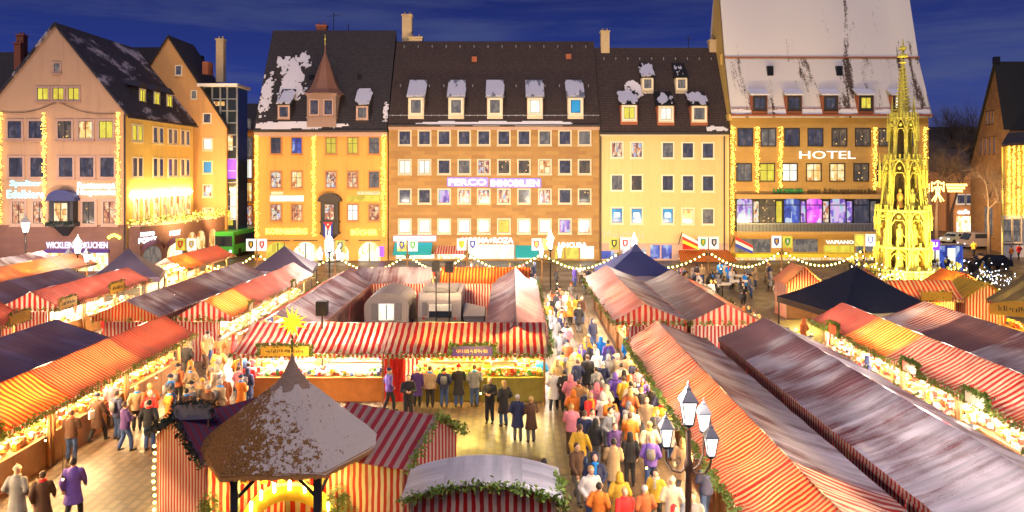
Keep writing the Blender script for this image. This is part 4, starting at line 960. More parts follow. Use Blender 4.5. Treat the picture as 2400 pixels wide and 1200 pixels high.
def stall(x, y, rot, Ln, Wd, label, group, ze=2.3, zr=3.2, rf=.5, fm='stripe', bm='snow_mid', ends=(False, False), endwall=True, wall='stripe_wall', lamp='lamp_warm',
          counter='wood', garland=True, leaf=26, sign=None, goods=GM_W, gd=50, front=True, cut=0.0, lampw=1.0, name='market_stall', cat='market stall', backwall=True, cof=.85):
    """front faces local -y; the row runs along local x"""
    t = thing(name, label, cat, (x, y, 0), R(rot), group); seed = rs.random()*50; xo = y if abs(rot) == 90 else 0
    y0, y1 = -Wd/2, Wd/2; yr = y0+Wd*rf; hx = Ln/2
    a = MB(); slope_grid(a, -hx, hx, y0, ze, yr, zr, seed=seed); a.build('front_awning', M[fm], t)
    a = MB(); slope_grid(a, -hx, hx, yr, zr, y1, ze, seed=seed+3); a.build('back_awning', M[bm], t)
    a = MB()                                     # scalloped valance hanging from both eaves
    for yy in (y0, y1):
        a = MB(); n_ = int(Ln/.26)
        for i in range(n_):
            xa, xb = -hx+Ln*i/n_, -hx+Ln*(i+1)/n_; xm = (xa+xb)/2; zt_ = ze+.0
            a.add([(xa,yy,zt_),(xb,yy,zt_),(xb,yy,zt_-.15),(xm,yy,zt_-.2),(xa,yy,zt_-.15)], [(0,1,2,3,4)])
        a.build('valance', M['stripe_wall'] if fm != 'stripe_dark' else M['stripe_dark'], t)
    for k, xe in enumerate((-hx+.03, hx-.03)):
        if ends[k]:
            a = MB(); a.poly([(xe,y0+.05,ze-.22),(xe,y1-.05,ze-.22),(xe,y1-.05,ze+.01),(xe,yr,zr-.02),(xe,y0+.05,ze+.01)]); a.build('gable', M['stripe_bold' if ends[k] is True else ends[k]], t)
            if garland:
                g = MB().leafline([(xe+(-.06 if k == 0 else .06),y0,ze-.1),(xe+(-.06 if k == 0 else .06),y1,ze-.1)], leaf, .16, .10); g.build('end_garland', M['leafgreen'], t)
            if endwall:
                a = MB(); a.box(xe-.015, xe+.015, y0+.8, y1-.2, 0, ze-.23); a.build('side_wall', M[wall], t)
    # posts carry the eaves
    pm = MB(); pm.box(-.045,.045,-.045,.045,0,ze-.05); pme = pm.mesh('post', M['wood'])
    for xe in (-hx+.12, hx-.12):
        for yy in (y0+.75, y1-.12):
            o = link('post', pme, t); o.location = (xe, yy, 0)
    MB().tube((-hx, yr, zr-.07), (hx, yr, zr-.07), .035, n=6).build('ridge_pole', M['wood'], t)
    if backwall:
        a = MB(); a.box(-hx+.03, hx-.03, y1-.10, y1-.07, 0, ze-.03); a.build('back_wall', M[wall if bm != 'snow_purple' else 'stripe_dark'], t)
    if front:
        cx0, cx1 = -hx+.06+cut, hx-.06; yc = y0+cof
        a = MB(); a.box(cx0, cx1, yc, yc+.75, .0, 1.0); a.box(cx0-.03, cx1+.03, yc-.06, yc+.8, 1.002, 1.04)
        for k in range(int((cx1-cx0)/1.3)+1):
            xx = cx0+.02+k*(cx1-cx0-.1)/max(1, int((cx1-cx0)/1.3)); a.box(xx, xx+.07, yc-.02, yc, .03, .97)
        c = a.build('counter', M[counter], t)
        g = goods_mesh(cx1-cx0, .7, .22, gd*.7, int(seed*100)); o = g.build('goods', [M[q] for q in goods], c); o.location = ((cx0+cx1)/2, yc+.4, 1.045); tag(o, kind='stuff')
        a = MB(); 
        for zz in (1.25, 1.6, 1.95): a.box(cx0, cx1, y1-.42, y1-.12, zz-.02, zz)
        a.box(cx0, cx1, y1-.12, y1-.115, .1, 2.2)
        s_ = a.build('shelf', M['cream'], t); g = MB()
        for q_, zz in enumerate((1.25, 1.6, 1.95)):
            gm_ = goods_mesh(cx1-cx0, .25, .05, gd*.5, int(seed*37)+q_, 1.3)
            b0 = len(g.v); g.v += [(v[0], v[1], v[2]+zz-1.25) for v in gm_.v]; g.f += [[i+b0 for i in f] for f in gm_.f]; g.m += gm_.m; g.sm += gm_.sm
        o = g.build('goods', [M[q] for q in goods], s_); o.location = ((cx0+cx1)/2, y1-.27, 1.25); tag(o, kind='stuff')
        a = MB()
        nb = max(2, int(Ln/1.1))
        for i in range(nb):
            xb = cx0+(cx1-cx0)*(i+.5)/nb; a.box(xb-.32*lampw, xb+.32*lampw, y0+cof+.12, y0+cof+.19, ze-.10, ze-.05); a.box(xb-.32*lampw, xb+.32*lampw, yr+.3, yr+.36, ze-.02, ze+.04)
        a.build('lamp_tube', M[lamp], t)
    if garland:
        g = MB().leafline([(-hx,y0-.03,ze-.06),(hx,y0-.03,ze-.06)], leaf, .15, .085 if leaf < 40 else .07); g.build('garland', M['leafgreen'], t)
    if sign:
        sx, sw, sh, sm, txt = sign
        a = MB(); a.box(sx-sw/2, sx+sw/2, y0-.16, y0-.10, ze-.05, ze-.05+sh)
        s_ = a.build('sign', M[sm], t)
        if txt: blurred_line(sw*.78, sh*.34, M['browntext'] if sm != 'purpleboard' else M['gd_gold'], s_, (sx, y0-.162, ze-.05+sh/2), len(txt))
        g = MB().leafline([(sx-sw/2-.08,y0-.13,ze-.1),(sx-sw/2-.08,y0-.13,ze+sh),(sx+sw/2+.08,y0-.13,ze+sh),(sx+sw/2+.08,y0-.13,ze-.1)], leaf*1.5, .10, .075); g.build('sign_garland', M['leafgreen' if leaf >= 0 else 'darkgreen'], s_)
    return t
ORD = ['nearest','second','third','fourth','fifth','sixth','seventh','eighth']
def row(axis, c, a, b_, n, side, Wd, labels, group, fms, bms, e0=False, e1=False, signs=None, **kw):
    """axis 'y': the row runs in depth at x=c from y=a to b_, side=+1 front faces +x; nearest stall first"""
    Ls = (b_-a)/n
    for i in range(n):
        yy = a+Ls*(i+.5); rot = 90 if side > 0 else -90
        # local +x is world +y for rot 90 and world -y for rot -90
        near, far = (e0 if i == 0 else False), (e1 if i == n-1 else False)
        ends = (near, far) if side > 0 else (far, near)
        stall(c, yy, rot, Ls, Wd, labels[i] if isinstance(labels, list) else labels % ORD[i], group, fm=fms[i % len(fms)], bm=bms[i % len(bms)], ends=ends, sign=(signs or {}).get(i), **kw)

G1 = 'striped stalls along the left lane'; G2 = 'stalls of the middle block'; G3 = 'stalls along the right lane'; G4 = 'stalls at the far left'; G5 = 'stalls at the far right'
# left lane
row('y', -16.4, 15.7, 35.6, 4, 1, 3.0, ['striped stall at the bottom left corner with trays of gingerbread on its counter','orange-glowing striped stall with long wooden counter on the left lane','striped stall behind the group in dark jackets on the left lane','pink-striped stall at the far end of the near left row, yellow-lit garland'], G1,
    ['stripe_fine','stripe_orange','stripe_fine','stripe_pink'], ['snow_purple'], leaf=90, gd=70, signs={1: (-2.0,1.1,.45,'gd_red',None)}, lampw=1.3)
row('y', -20.9, 19, 34.6, 3, -1, 5.4, 'dark purple snow-dusted roof backing the near left row, %s from the camera', G1, ['snow_purple'], ['snow_purple'], garland=False, gd=8, leaf=10, e0=False, e1='stripe_dark')
row('y', -16.2, 39.6, 56, 4, 1, 3.1, ['stall with yellow and red striped gable and orange roof facing the left crowd','orange striped stall behind the one with the yellow gable','fourth-from-far pink striped stall on the left lane before the pyramid tent','pale pink stall lit white at the far end of the left lane'], G1, ['stripe_orange','stripe_pink','stripe_pink','stripe_pink'], ['snow_mid'], e0=True, leaf=40, lamp='lamp_white', signs={0: (.3,.5,.4,'cream',None), 2: (.3,.5,.4,'cream',None)})
row('y', -20.3, 39.6, 56.4, 4, -1, 3.7, 'grey snow-crusted stall roof left of the yellow-gabled stall, %s from the camera', G1, ['snow_purple'], ['snow_mid','wet_brown','snow_mid','snow_mid'], e0='stripe_fine', leaf=14, gd=20)
row('y', -27.0, 28, 39.6, 2, 1, 3.4, ['striped stall cut by the left edge with a gold sign','small purple-red striped stall before the gold-signed gable stall'], G4, ['stripe_pink'], ['snow_purple'], leaf=30, gd=30, signs={1: (1.9,1.5,.5,'yellowboard',None)})
row('y', -27.1, 42.4, 53.2, 3, 1, 3.5, ['pink striped stall with red striped gable and gold signs','pink roofed stall with hanging swags behind the gold-signed gable stall','third pink stall before the dark pyramid tent at far left'], G4, ['stripe_pink'], ['snow_purple'], e0=True, leaf=30, gd=30, signs={0: (-1.3,1.6,.55,'yellowboard','Lebkuchen'), 1: (.4,1.6,.6,'yellowboard','Gewürze')}, lamp='lamp_white')
row('y', -27.0, 58.8, 69, 3, 1, 3.4, 'orange-pink stall roof beyond the dark pyramid tent, %s from it', G4, ['stripe_orange','stripe_pink','stripe_pink'], ['snow_purple'], leaf=16, gd=14)
row('y', -31.2, 30, 53.0, 5, -1, 4.2, 'dark purple roof at the left behind the gold-signed stalls, %s from the camera', G4, ['snow_purple'], ['snow_purple'], garland=False, leaf=8, gd=8)
row('y', -36.3, 46, 63, 4, 1, 3.2, 'orange striped roof near the gingerbread shop at far left, %s from the camera', G4, ['stripe_orange','stripe_fine'], ['snow_purple'], leaf=10, gd=14)
stall(-39.8, 60.5, 90, 7, 3.4, 'pale mauve canvas roof at the far left edge before the gingerbread shop', G4, fm='snow_heavy', bm='snow_heavy', leaf=8, gd=8)
# middle block
stall(-8.55, 33.3, 0, 6.3, 3.6, 'long striped stall with orange wooden counter and blazing white lights behind the star', G2, ze=2.34, zr=3.17, rf=.69, fm='stripe_bold', bm='snow_mid', counter='wood_orange', cof=1.2, lamp='lamp_white', leaf=70, gd=110, goods=GM_C, sign=(-.9,2.0,.42,'yellowboard','Christbaumschmuck'), lampw=1.5, ends=('stripe_bold', False), endwall=False)
stall(-1.95, 33.3, 0, 6.9, 3.6, 'long striped stall with green wooden counter and garlanded purple sign where five people stand', G2, ze=2.34, zr=3.17, rf=.69, fm='stripe_bold', bm='snow_mid', counter='leafwood', lamp='lamp_yellow', leaf=80, gd=130, goods=GM_G, sign=(.3,1.7,.42,'purpleboard','Süßwaren'), cut=1.0, lampw=1.0, ends=(False, True)) if False else None
plain('leafwood', (.22,.20,.04), .6, scale=3, var=.4)
stall(-1.95, 33.3, 0, 6.9, 3.6, 'long striped stall with green wooden counter and garlanded purple sign where five people stand', G2, ze=2.34, zr=3.17, rf=.69, fm='stripe_bold', bm='snow_mid', counter='leafwood', lamp='lamp_yellow', leaf=80, gd=130, goods=GM_G, sign=(.3,1.7,.42,'purpleboard','Süßwaren'), cut=1.0, ends=(False, 'stripe_bold'), endwall=False, cof=1.2)
q = thing('curtain', 'bright red curtain hanging between the orange and the green counter', 'curtain', (-5.05, 32.5, 0)); b = MB()
for i in range(10): b.add([(-.45+i*.09, .05*math.sin(i*1.9), .05),(-.36+i*.09, .05*math.sin(i*1.9+1.9), .05),(-.36+i*.09, .05*math.sin(i*1.9+1.9), 2.2),(-.45+i*.09, .05*math.sin(i*1.9), 2.2)],[(0,1,2,3)])
b.build('cloth', M['redcloth'], q); b = MB(); b.box(-.5,.5,-.03,.0,2.18,2.24); b.build('rail', M['wood'], q)
row('y', .2, 33.2, 53, 4, 1, 3.1, ['snowy purple roof with striped lane side just behind the green-counter stall corner','brown snow-streaked stall roof in the middle block right side','third snowy stall roof of the middle block beside the busy lane','white-lit stall at the far corner of the middle block'], G2, ['stripe_pink','stripe','stripe_pink','stripe_pink'], ['wet_brown','wet_brown','snow_mid','snow_mid'], leaf=50, lamp='lamp_white', gd=40)
row('y', -11.3, 35.9, 53.6, 4, -1, 3.5, 'grey snow-covered roof on the left side of the middle courtyard, %s from the camera', G2, ['stripe_pink'], ['snow_mid','snow_mid','snow_mid','wet_brown'], leaf=30, lamp='lamp_white', gd=30)
stall(-8.2, 53.2, 180, 5.3, 3.6, 'purple snowy roof with striped back closing the courtyard behind the arched wagon', G2, fm='stripe', bm='snow_mid', leaf=10, gd=20)
stall(-1.85, 53.2, 180, 6.2, 3.6, 'orange-red striped roof closing the courtyard behind the caravan', G2, fm='stripe', bm='stripe_orange', leaf=10, gd=20)
# right lane
row('y', 7.05, 13.6, 34.3, 5, -1, 3.8, ['glowing orange striped stall roof at the bottom right under the street lantern','cream and orange striped stall beside the four-lantern lamp post','snow-backed striped stall just beyond the lamp post on the right lane','red striped stall roof with snow behind, second from the lane crossing','red striped stall at the lane crossing, brightly lit corner'], G3,
    ['stripe_fine','stripe_fine','stripe_fine','stripe','stripe'], ['stripe_snow','snow_heavy','snow_mid','snow_mid','snow_mid'], rf=.37, leaf=130, e1=True, gd=60, lamp='lamp_warm', lampw=1.3)
row('y', 11.7, 14.3, 35, 5, 1, 4.3, 'broad snow-covered roof in the double row at the right, %s from the camera', G3, ['snow_heavy'], ['snow_heavy','snow_heavy','snow_mid','snow_mid','wet_brown'], leaf=16, gd=30, lamp='lamp_white', ze=2.25)
row('y', 7.1, 38.6, 54.4, 4, -1, 3.9, ['pink striped stall with orange striped gable facing the lane crossing','pink striped roof second behind the orange striped gable','pink striped roof third behind the orange striped gable','last pink striped roof before the blue pyramid tent'], G3, ['stripe_pink','stripe','stripe_pink','stripe_pink'], ['snow_mid'], rf=.42, e0=True, leaf=50, gd=30)
row('y', 10.95, 38.6, 52, 3, 1, 3.7, ['dark wet roof with red striped gable right of the orange striped gable','dark wet roof with a yellow tint, second behind the red striped gable','brown wet roof by the blue pyramid tent'], G3, ['stripe'], ['wet_brown'], e0=True, leaf=30, gd=20)
row('y', 17.2, 19.5, 39, 5, -1, 3.6, ['red striped stall at the right edge with silver-lit goods','bright red striped stall on the right-hand inner lane with white lights','pink striped stall in the middle of the right-hand inner lane','orange-brown striped stall with small red sign on the inner lane','red striped stall beside the large black tent'], G5,
    ['stripe_fine','stripe','stripe','stripe_orange','stripe_pink'], ['snow_mid'], rf=.46, leaf=130, e1=True, gd=60, lamp='lamp_white', signs={0: (0,1.0,.4,'cream',None), 1: (.5,1.1,.4,'cream',None), 2: (.3,1.0,.4,'gd_red',None), 4: (1.2,.9,.45,'gd_red',None)})
row('y', 21.5, 20.5, 39.4, 5, 1, 4.6, 'dark snow-patched roof behind the inner right row, %s from the camera', G5, ['snow_purple'], ['wet_brown','snow_mid','snow_mid','wet_brown','stripe_snow'], garland=False, leaf=8, gd=8)
stall(30.8, 39.5, -90, 9, 6.4, 'olive-brown tiled canvas roof at the right edge with curved gold sign', G5, ze=2.5, zr=4.6, fm='olive_roof', bm='olive_roof', leaf=20, gd=30, lamp='lamp_yellow')
q = thing('shop_sign', 'curved golden sign board at the eave of the olive roof', 'sign', (26.6, 39.4, 2.35), R(-35)); b = MB()
n = 10; pts = [(-1.4+2.8*k/n, .55+.28*math.sin(math.pi*k/n)) for k in range(n+1)]
b.poly([(-1.4,0,0),(1.4,0,0)]+[(x,0,z) for x,z in pts[::-1]]); b.poly([(x,.06,z) for x,z in [(-1.4,0)]+pts+[(1.4,0)]]); b.build('board', M['yellowboard'], q); blurred_line(2.0, .28, M['browntext'], q, (0,-.002,.38), 4)
# small gabled huts by the fountain
def hut(x, y, rz, w, d, label, group, ze=2.3, zr=3.25, roofm='stripe', wallm='stripe_wall', open_=True, lamp='lamp_yellow', leaf=20, name='market_hut', arch=0, gar='leafgreen', roof_snow=None):
    """gable faces local -y"""
    t = thing(name, label, 'hut', (x, y, 0), R(rz), group)
    hw = w/2
    def prof(s=1.0, up=0):
        n = 8 if arch else 2
        P = []
        for k in range(n+1):
            u = -1+2*k/n; z = ze+(zr-ze)*((1-abs(u)) if not arch else (1-u*u)) ; P.append((u*hw*s, z+up))
        return P
    pr = prof(1.12, .03)
    b = MB(); ny = 6
    for i in range(len(pr)-1):
        a_, c_ = pr[i], pr[i+1]
        for j in range(ny):
            ya, yb = -.2+(d+.4)*j/ny, -.2+(d+.4)*(j+1)/ny; s1, s2 = -.05*math.sin(math.pi*j/ny), -.05*math.sin(math.pi*(j+1)/ny)
            b.add([(a_[0],ya,a_[1]+s1),(c_[0],ya,c_[1]+s1),(c_[0],yb,c_[1]+s2),(a_[0],yb,a_[1]+s2)], [(0,1,2,3)], arch > 0)
    b.build('roof_canvas', M[roofm], t)
    p2 = prof(1.0); z0 = 0 if not open_ else ze-.3
    b = MB(); b.poly([(-hw,0,z0),(hw,0,z0)]+[(x_,0,z_) for x_,z_ in p2[::-1]]); b.build('gable', M[wallm], t)
    b = MB(); b.poly([(hw,d,0),(-hw,d,0)]+[(x_,d,z_) for x_,z_ in p2]); b.build('back_wall', M[wallm], t)
    for s in (-1, 1): b = MB(); b.box(s*hw-.02, s*hw+.02, .02, d-.02, 0, ze-.02); b.build('side_wall', M[wallm], t)
    if open_:
        b = MB(); b.box(-hw+.05, hw-.05, .05, .5, 0, 1.0); b.build('counter', M['wood'], t); b = MB(); b.box(-hw+.2, hw-.2, .4, .5, ze-.28, ze-.2); b.build('lamp_tube', M[lamp], t)
        g = goods_mesh(w-.3, .4, .2, 30, int(x*10)); o = g.build('goods', [M[k] for k in GM_G], t); o.location = (0,.3,1.0); tag(o, kind='stuff')
    g = MB().leafline([(x_,-.22,z_) for x_,z_ in pr], leaf, .13, .07); g.build('garland', M[gar], t)
    return t
HG = 'small gabled huts'
hut(19.8, 51, 0, 2.5, 2.2, 'small red striped hut standing alone left of the black tent, open yellow-lit front', HG, zr=3.5)
hut(23.4, 50, -25, 2.3, 2.4, 'little striped roof peeping over the black tent beside its apex', HG, roofm='stripe_pink')
hut(29.8, 49.5, 0, 2.6, 2.6, 'hut with dull orange roof and striped gable right of the fountain', HG, roofm='stripe_orange')
hut(28.6, 45.3, 0, 2.3, 2.4, 'hut with bright yellow roof and striped gable before the olive roof', HG, roofm='canvas_y') if False else None
canvas('canvas_y', (.75,.42,.03), (.85,.55,.06), .4, trans=.3)
hut(28.6, 45.5, 0, 2.4, 2.6, 'hut with bright yellow roof and striped gable before the olive roof', HG, roofm='canvas_y', open_=False)
stall(24.9, 46.2, 0, 4.0, 2.6, 'short red striped stall with a gold crown-shaped sign in front of the fountain', HG, ends=('stripe_bold','stripe_bold'), fm='stripe', bm='stripe', leaf=20, gd=20, lamp='lamp_yellow', sign=(.3,1.8,.5,'yellowboard',None), ze=2.35, zr=3.3)
# pyramid tents
def tent(x, y, hw, ze, za, mat, label, rz=0, vent=False, lampm=None, cloth='stripe_wall', cap=None):
    t = thing('pyramid_tent', label, 'tent', (x, y, 0), R(rz), 'dark pyramid tents')
    b = MB(); n = 8
    for k in range(4):
        a0 = math.pi/4+k*math.pi/2; a1 = a0+math.pi/2
        A0 = Vector((math.cos(a0), math.sin(a0)))*hw*1.414; A1 = Vector((math.cos(a1), math.sin(a1)))*hw*1.414
        for j in range(n):
            f0, f1 = j/n, (j+1)/n; z0 = ze+(za-ze)*f0**1.15; z1 = ze+(za-ze)*f1**1.15
            p = [(A0*(1-f0)).to_3d(), (A1*(1-f0)).to_3d(), (A1*(1-f1)).to_3d(), (A0*(1-f1)).to_3d()]
            b.add([(p[0].x,p[0].y,z0),(p[1].x,p[1].y,z0),(p[2].x,p[2].y,z1),(p[3].x,p[3].y,z1)], [(0,1,2,3)])
    b.build('canopy', M[mat], t)
    b = MB(); b.box(-hw,hw,-hw-.01,-hw+.01,ze-.35,ze+.02); b.box(-hw,hw,hw-.01,hw+.01,ze-.35,ze+.02); b.box(-hw-.01,-hw+.01,-hw,hw,ze-.35,ze); b.box(hw-.01,hw+.01,-hw,hw,ze-.35,ze); b.build('valance', M[mat], t)
    for sx in (-1,1):
        for sy in (-1,1): MB().tube((sx*(hw-.08), sy*(hw-.08), 0), (sx*(hw-.08), sy*(hw-.08), ze), .05, n=6).build('pole', M['iron'], t)
    MB().tube((0,0,za-.1),(0,0,za+.35),.05,.01,n=6).build('finial', M['iron'], t)
    b = MB(); b.box(-.5,.5,-.06,.06,ze-.1,ze-.02); b.build('lamp_tube', M[lampm or 'lamp_warm'], t)
    if cap:
        b = MB(); b.box(-.55,.55,-.55,.55,za-.62,za-.5); b.lathe((0,0,za-.5),[(.8,0),(.3,.5),(.02,.75)],4,smooth=False); b.build('vent_cap', M[cap], t)
    return t
tent(19.9, 43.6, 3.15, 2.35, 4.45, 'canvas_black', 'large black pyramid tent on the right in front of the fountain', 12)
tent(9.6, 58.6, 2.9, 2.2, 4.1, 'canvas_blue', 'blue pyramid tent with glowing blue top behind the pink striped roofs', 0, cap='canvas_blue')
tent(-28.5, 56, 2.35, 2.3, 4.25, 'tent_purple', 'dark purple pyramid tent at far left among pink roofs', 20)
tent(-17.9, 59.3, 2.35, 2.4, 4.1, 'tent_purple', 'grey pyramid tent before the arches of the orange bookshop', 10)

# ================= courtyard: caravan and arched wagon, speakers
cv = thing('caravan', 'grey camping caravan parked in the courtyard of the middle block', 'caravan', (-4.35, 47.6, 0))
pr_ = [(-2.2,.45),(2.2,.45),(2.35,1.2),(2.15,2.25),(1.9,2.6),(-1.9,2.6),(-2.1,2.2),(-2.35,1.2)]      # side profile (y,z)
b = MB(); b.loft([[(-1.28, y, z) for y, z in pr_], [(1.28, y, z) for y, z in pr_]], smooth=False); b.build('body', M['caravan'], cv)
b = MB(); b.box(-1.0,1.0,-1.6,1.6,2.62,2.68); b.box(-1.05,1.05,-1.9,-1.85,2.7,2.95); 
for k in range(2): b.tube((-.9+k*1.8,-1.87,2.6),(-.9+k*1.8,-1.87,2.98),.03)
b.build('roof_rack', M['caravan_dark'], cv)
b = MB(); b.box(-.62,.72,-2.42,-2.2,1.2,1.55); b.build('window', M['glassdark'], cv); b = MB(); b.box(-.62,.72,-2.46,-2.2,1.6,1.95); b.build('window_flap', M['white'], cv)
b = MB(); b.box(-1.05,-.75,-2.4,-2.2,1.3,2.1); b.build('side_window', M['caravan_dark'], cv)
for s in (-1, 1):
    for yy in (-.5,): MB().tube((s*1.15, yy, .33), (s*1.32, yy, .33), .33, n=14).build('wheel', M['rubber'], cv)
    b = MB(); b.ball((s*.95,-2.34,1.15),.09); b.build('tail_light', M['gd_red'], cv)
wg = thing('wagon', 'white-grey arched wagon with one bright window in the courtyard', 'wagon', (-7.6, 47.3, 0))
n = 10; P = [(-1.35,.4),(1.35,.4)]+[(1.35*math.cos(math.pi*k/n)**1 if True else 0, 1.75+.85*math.sin(math.pi*k/n)) for k in range(n+1)]
b = MB(); b.loft([[(x, -1.6, z) for x, z in P], [(x, 2.2, z) for x, z in P]], smooth=False); b.build('body', M['caravan'], wg)
b = MB(); b.box(-.48,.48,-1.68,-1.59,.95,1.95); wdw = b.build('window', M['white'], wg); b = MB(); b.box(-.44,.44,-1.70,-1.685,1.0,1.9); b.build('pane', M['p_white'], wdw); b = MB(); b.box(-.03,.03,-1.72,-1.70,1.0,1.9); b.build('mullion', M['iron'], wdw)
for s in (-1, 1):
    b = MB(); b.box(s*.72-.2, s*.72+.2, -1.66,-1.6,.95,1.95); b.build('shutter', M['caravan_dark'], wg)
    MB().tube((s*1.2, 0, .35), (s*1.38, 0, .35), .35, n=14).build('wheel', M['rubber'], wg)
q = thing('trailer', 'dark covered trailer beside the caravan in the courtyard', 'trailer', (-2.3, 46.8, 0)); b = MB(); b.box(-.6,.6,-1.4,1.4,.5,1.2); b.box(-.65,.65,-1.45,1.45,1.2,1.26); b.build('box', M['caravan_dark'], q)
b = MB(); b.add([(-.65,-1.4,1.27),(.65,-1.4,1.27),(.65,1.4,1.27),(-.65,1.4,1.27),(-.65,-.2,1.85),(.65,-.2,1.6)],[(0,1,5,4),(4,5,2,3),(0,4,3),(1,2,5)]); b.build('tarpaulin', M['caravan'], q)
for s in (-1,1): MB().tube((s*.62,0,.3),(s*.75,0,.3),.3,n=12).build('wheel', M['rubber'], q)
def speaker(px, py, z, label, lamp=True, h=.62):
    Y = (CH-z)*FPX/(py-PY0); X = (px-PX0)*Y/FPX
    t = thing('speaker_mast', label, 'speaker', (X, Y, 0), 0, 'black speaker boxes on masts')
    MB().tube((0,0,0),(0,0,z-.2),.04,n=8).build('mast', M['iron'], t)
    b = MB(); b.box(-.24,.24,-.2,.2,z-h/2,z+h/2); b.build('housing', M['black'], t)
    b = MB(); b.box(-.2,.2,.2,.215,z-h/2+.04,z+h/2-.04); b.build('lens', M['lamp_warm'], t)  # glowing face added to the speaker box, for lighting the facades
    return X, Y
FLOODS = []
FLOODS.append(speaker(755, 722, 3.9, 'black box on a mast over the grey roofs left of the arched wagon'))
FLOODS.append(speaker(1022, 624, 4.3, 'left one of two black boxes on masts behind the caravan'))
FLOODS.append(speaker(1053, 626, 4.3, 'right one of two black boxes on masts behind the caravan'))

# ================= foreground: thatched gazebo with star, huts
gz = thing('gazebo', 'hexagonal thatched pavilion with snow on its roof and a nativity scene glowing below', 'pavilion', (-5.83, 20.0, 0), R(4))
rg = 2.46; ze_, za_ = 2.78, 5.12
for tname, toff in (('thatch_brown', .50), ('thatch_mid', .42), ('thatch_snow', .385)):
  m, n, l, b_ = new_mat(tname); v = coord(n); rv = coord(n, 'Object')
  fib = noise(n, l, scaled(n, l, v, (9, 9, 2.2)), 3.0, 6, .8); big = noise(n, l, v, 1.1, 4, .6); clump = noise(n, l, v, 7.5, 5, .75)
  base = mix(n, l, ramp(n, l, fib, [(.38,(0,0,0)),(.62,(1,1,1))]), (.07,.026,.006), (.46,.21,.05)); sx = n.new('ShaderNodeSeparateXYZ'); l.new(v, sx.inputs[0])
  s = math_(n, l, 'ADD', math_(n, l, 'MULTIPLY', clump, 1.1), math_(n, l, 'MULTIPLY', big, .4)); s = math_(n, l, 'ADD', s, math_(n, l, 'MULTIPLY', fib, .18))
  s = math_(n, l, 'ADD', s, math_(n, l, 'MULTIPLY', sx.outputs['X'], .085)); s = math_(n, l, 'SUBTRACT', math_(n, l, 'ADD', s, math_(n, l, 'MULTIPLY', sx.outputs['Z'], .075)), toff)
  mk = ramp(n, l, s, [(.63, (0,0,0)), (.69, (.95,)*3)])
  l.new(mix(n, l, mk, base, mix(n, l, fib, (.55,.43,.38), (.88,.78,.74))), b_.inputs['Base Color']); b_.inputs['Roughness'].default_value = .9; bump(n, l, b_, math_(n, l, 'ADD', s, fib), .9, .06); M[tname] = m
plain('straw', (.42,.20,.06), .9, var=.6, scale=30, bumpy=.8); plain('ridge_cap', (.24,.16,.12), .8, var=.4, scale=14, bumpy=.6)
def hexpt(k, r, z, off=0): a = math.radians(60*k); return Vector((r*math.cos(a), r*math.sin(a), z))
b = MB(); nj = 12; ni = 10
for k in range(6):
    b.mi = {2:0, 3:0, 4:1, 1:1, 5:2, 0:2}[k]
    for j in range(nj):
        for i in range(ni):
            P = []
            for (ii, jj) in ((i,j),(i+1,j),(i+1,j+1),(i,j+1)):
                t_ = jj/nj; r_ = rg*(1-t_)+.42*t_; z = ze_+(4.40-ze_)*t_ + .03*math.sin(math.pi*t_)
                p = hexpt(k, r_, z).lerp(hexpt(k+1, r_, z), ii/ni); d = mnoise.noise(p*2.6)*.05+mnoise.noise(p*9)*.02
                P.append(p+Vector((0,0,1))*d)
            b.add(P, [(0,1,2,3)])
b.build('thatch_roof', [M['thatch_brown'], M['thatch_mid'], M['thatch_snow']], gz)
b = MB(); 
for k in range(6): 
    for i in range(40):
        p = hexpt(k, rg-.02, ze_).lerp(hexpt(k+1, rg-.02, ze_), i/40); q = hexpt(k, rg-.02, ze_).lerp(hexpt(k+1, rg-.02, ze_), (i+1)/40); o = Vector((0,0,-.10-.05*rnd.random())); inn = Vector((p.x*.93, p.y*.93, p.z-.12))
        b.add([p+Vector((0,0,.03)), q+Vector((0,0,.03)), q+o, p+o], [(3,2,1,0)]); b.add([p+o, q+o, Vector((q.x*.9,q.y*.9,q.z-.12)), Vector((p.x*.9,p.y*.9,p.z-.12))], [(0,1,2,3)])
b.build('eave_thatch', M['straw'], gz)
b = MB(); b.lathe((0,0,4.2), [(.56,.02),(.50,.10),(.36,.28),(.22,.48),(.11,.68),(.05,.84),(.02,.96)], 12); b.build('roof_cap', M['ridge_cap'], gz)
b = MB(); b.lathe((0,0,ze_-.1),[(rg*.9,0),(.02,.9)],6,smooth=False,cap=False); b.build('ceiling', M['wood'], gz)
for k in range(6):
    p = hexpt(k, rg*.80, 0); b = MB(); b.box(p.x-.09,p.x+.09,p.y-.09,p.y+.09,0,ze_-.05); o = b.build('post', M['timber_black'], gz)
    b = MB()
    for s_ in (-1, 1):
        qd = (hexpt(k+s_, rg*.8, 0)-p).normalized(); b.tube(p+Vector((0,0,ze_-.75)), p+qd*.6+Vector((0,0,ze_-.12)), .05, n=5)
    b.build('brace', M['timber_black'], o)
for k in range(6):
    p, q_ = hexpt(k, rg*.8, ze_-.12), hexpt(k+1, rg*.8, ze_-.12); MB().tube(p, q_, .08, n=4).build('beam', M['timber_black'], gz)
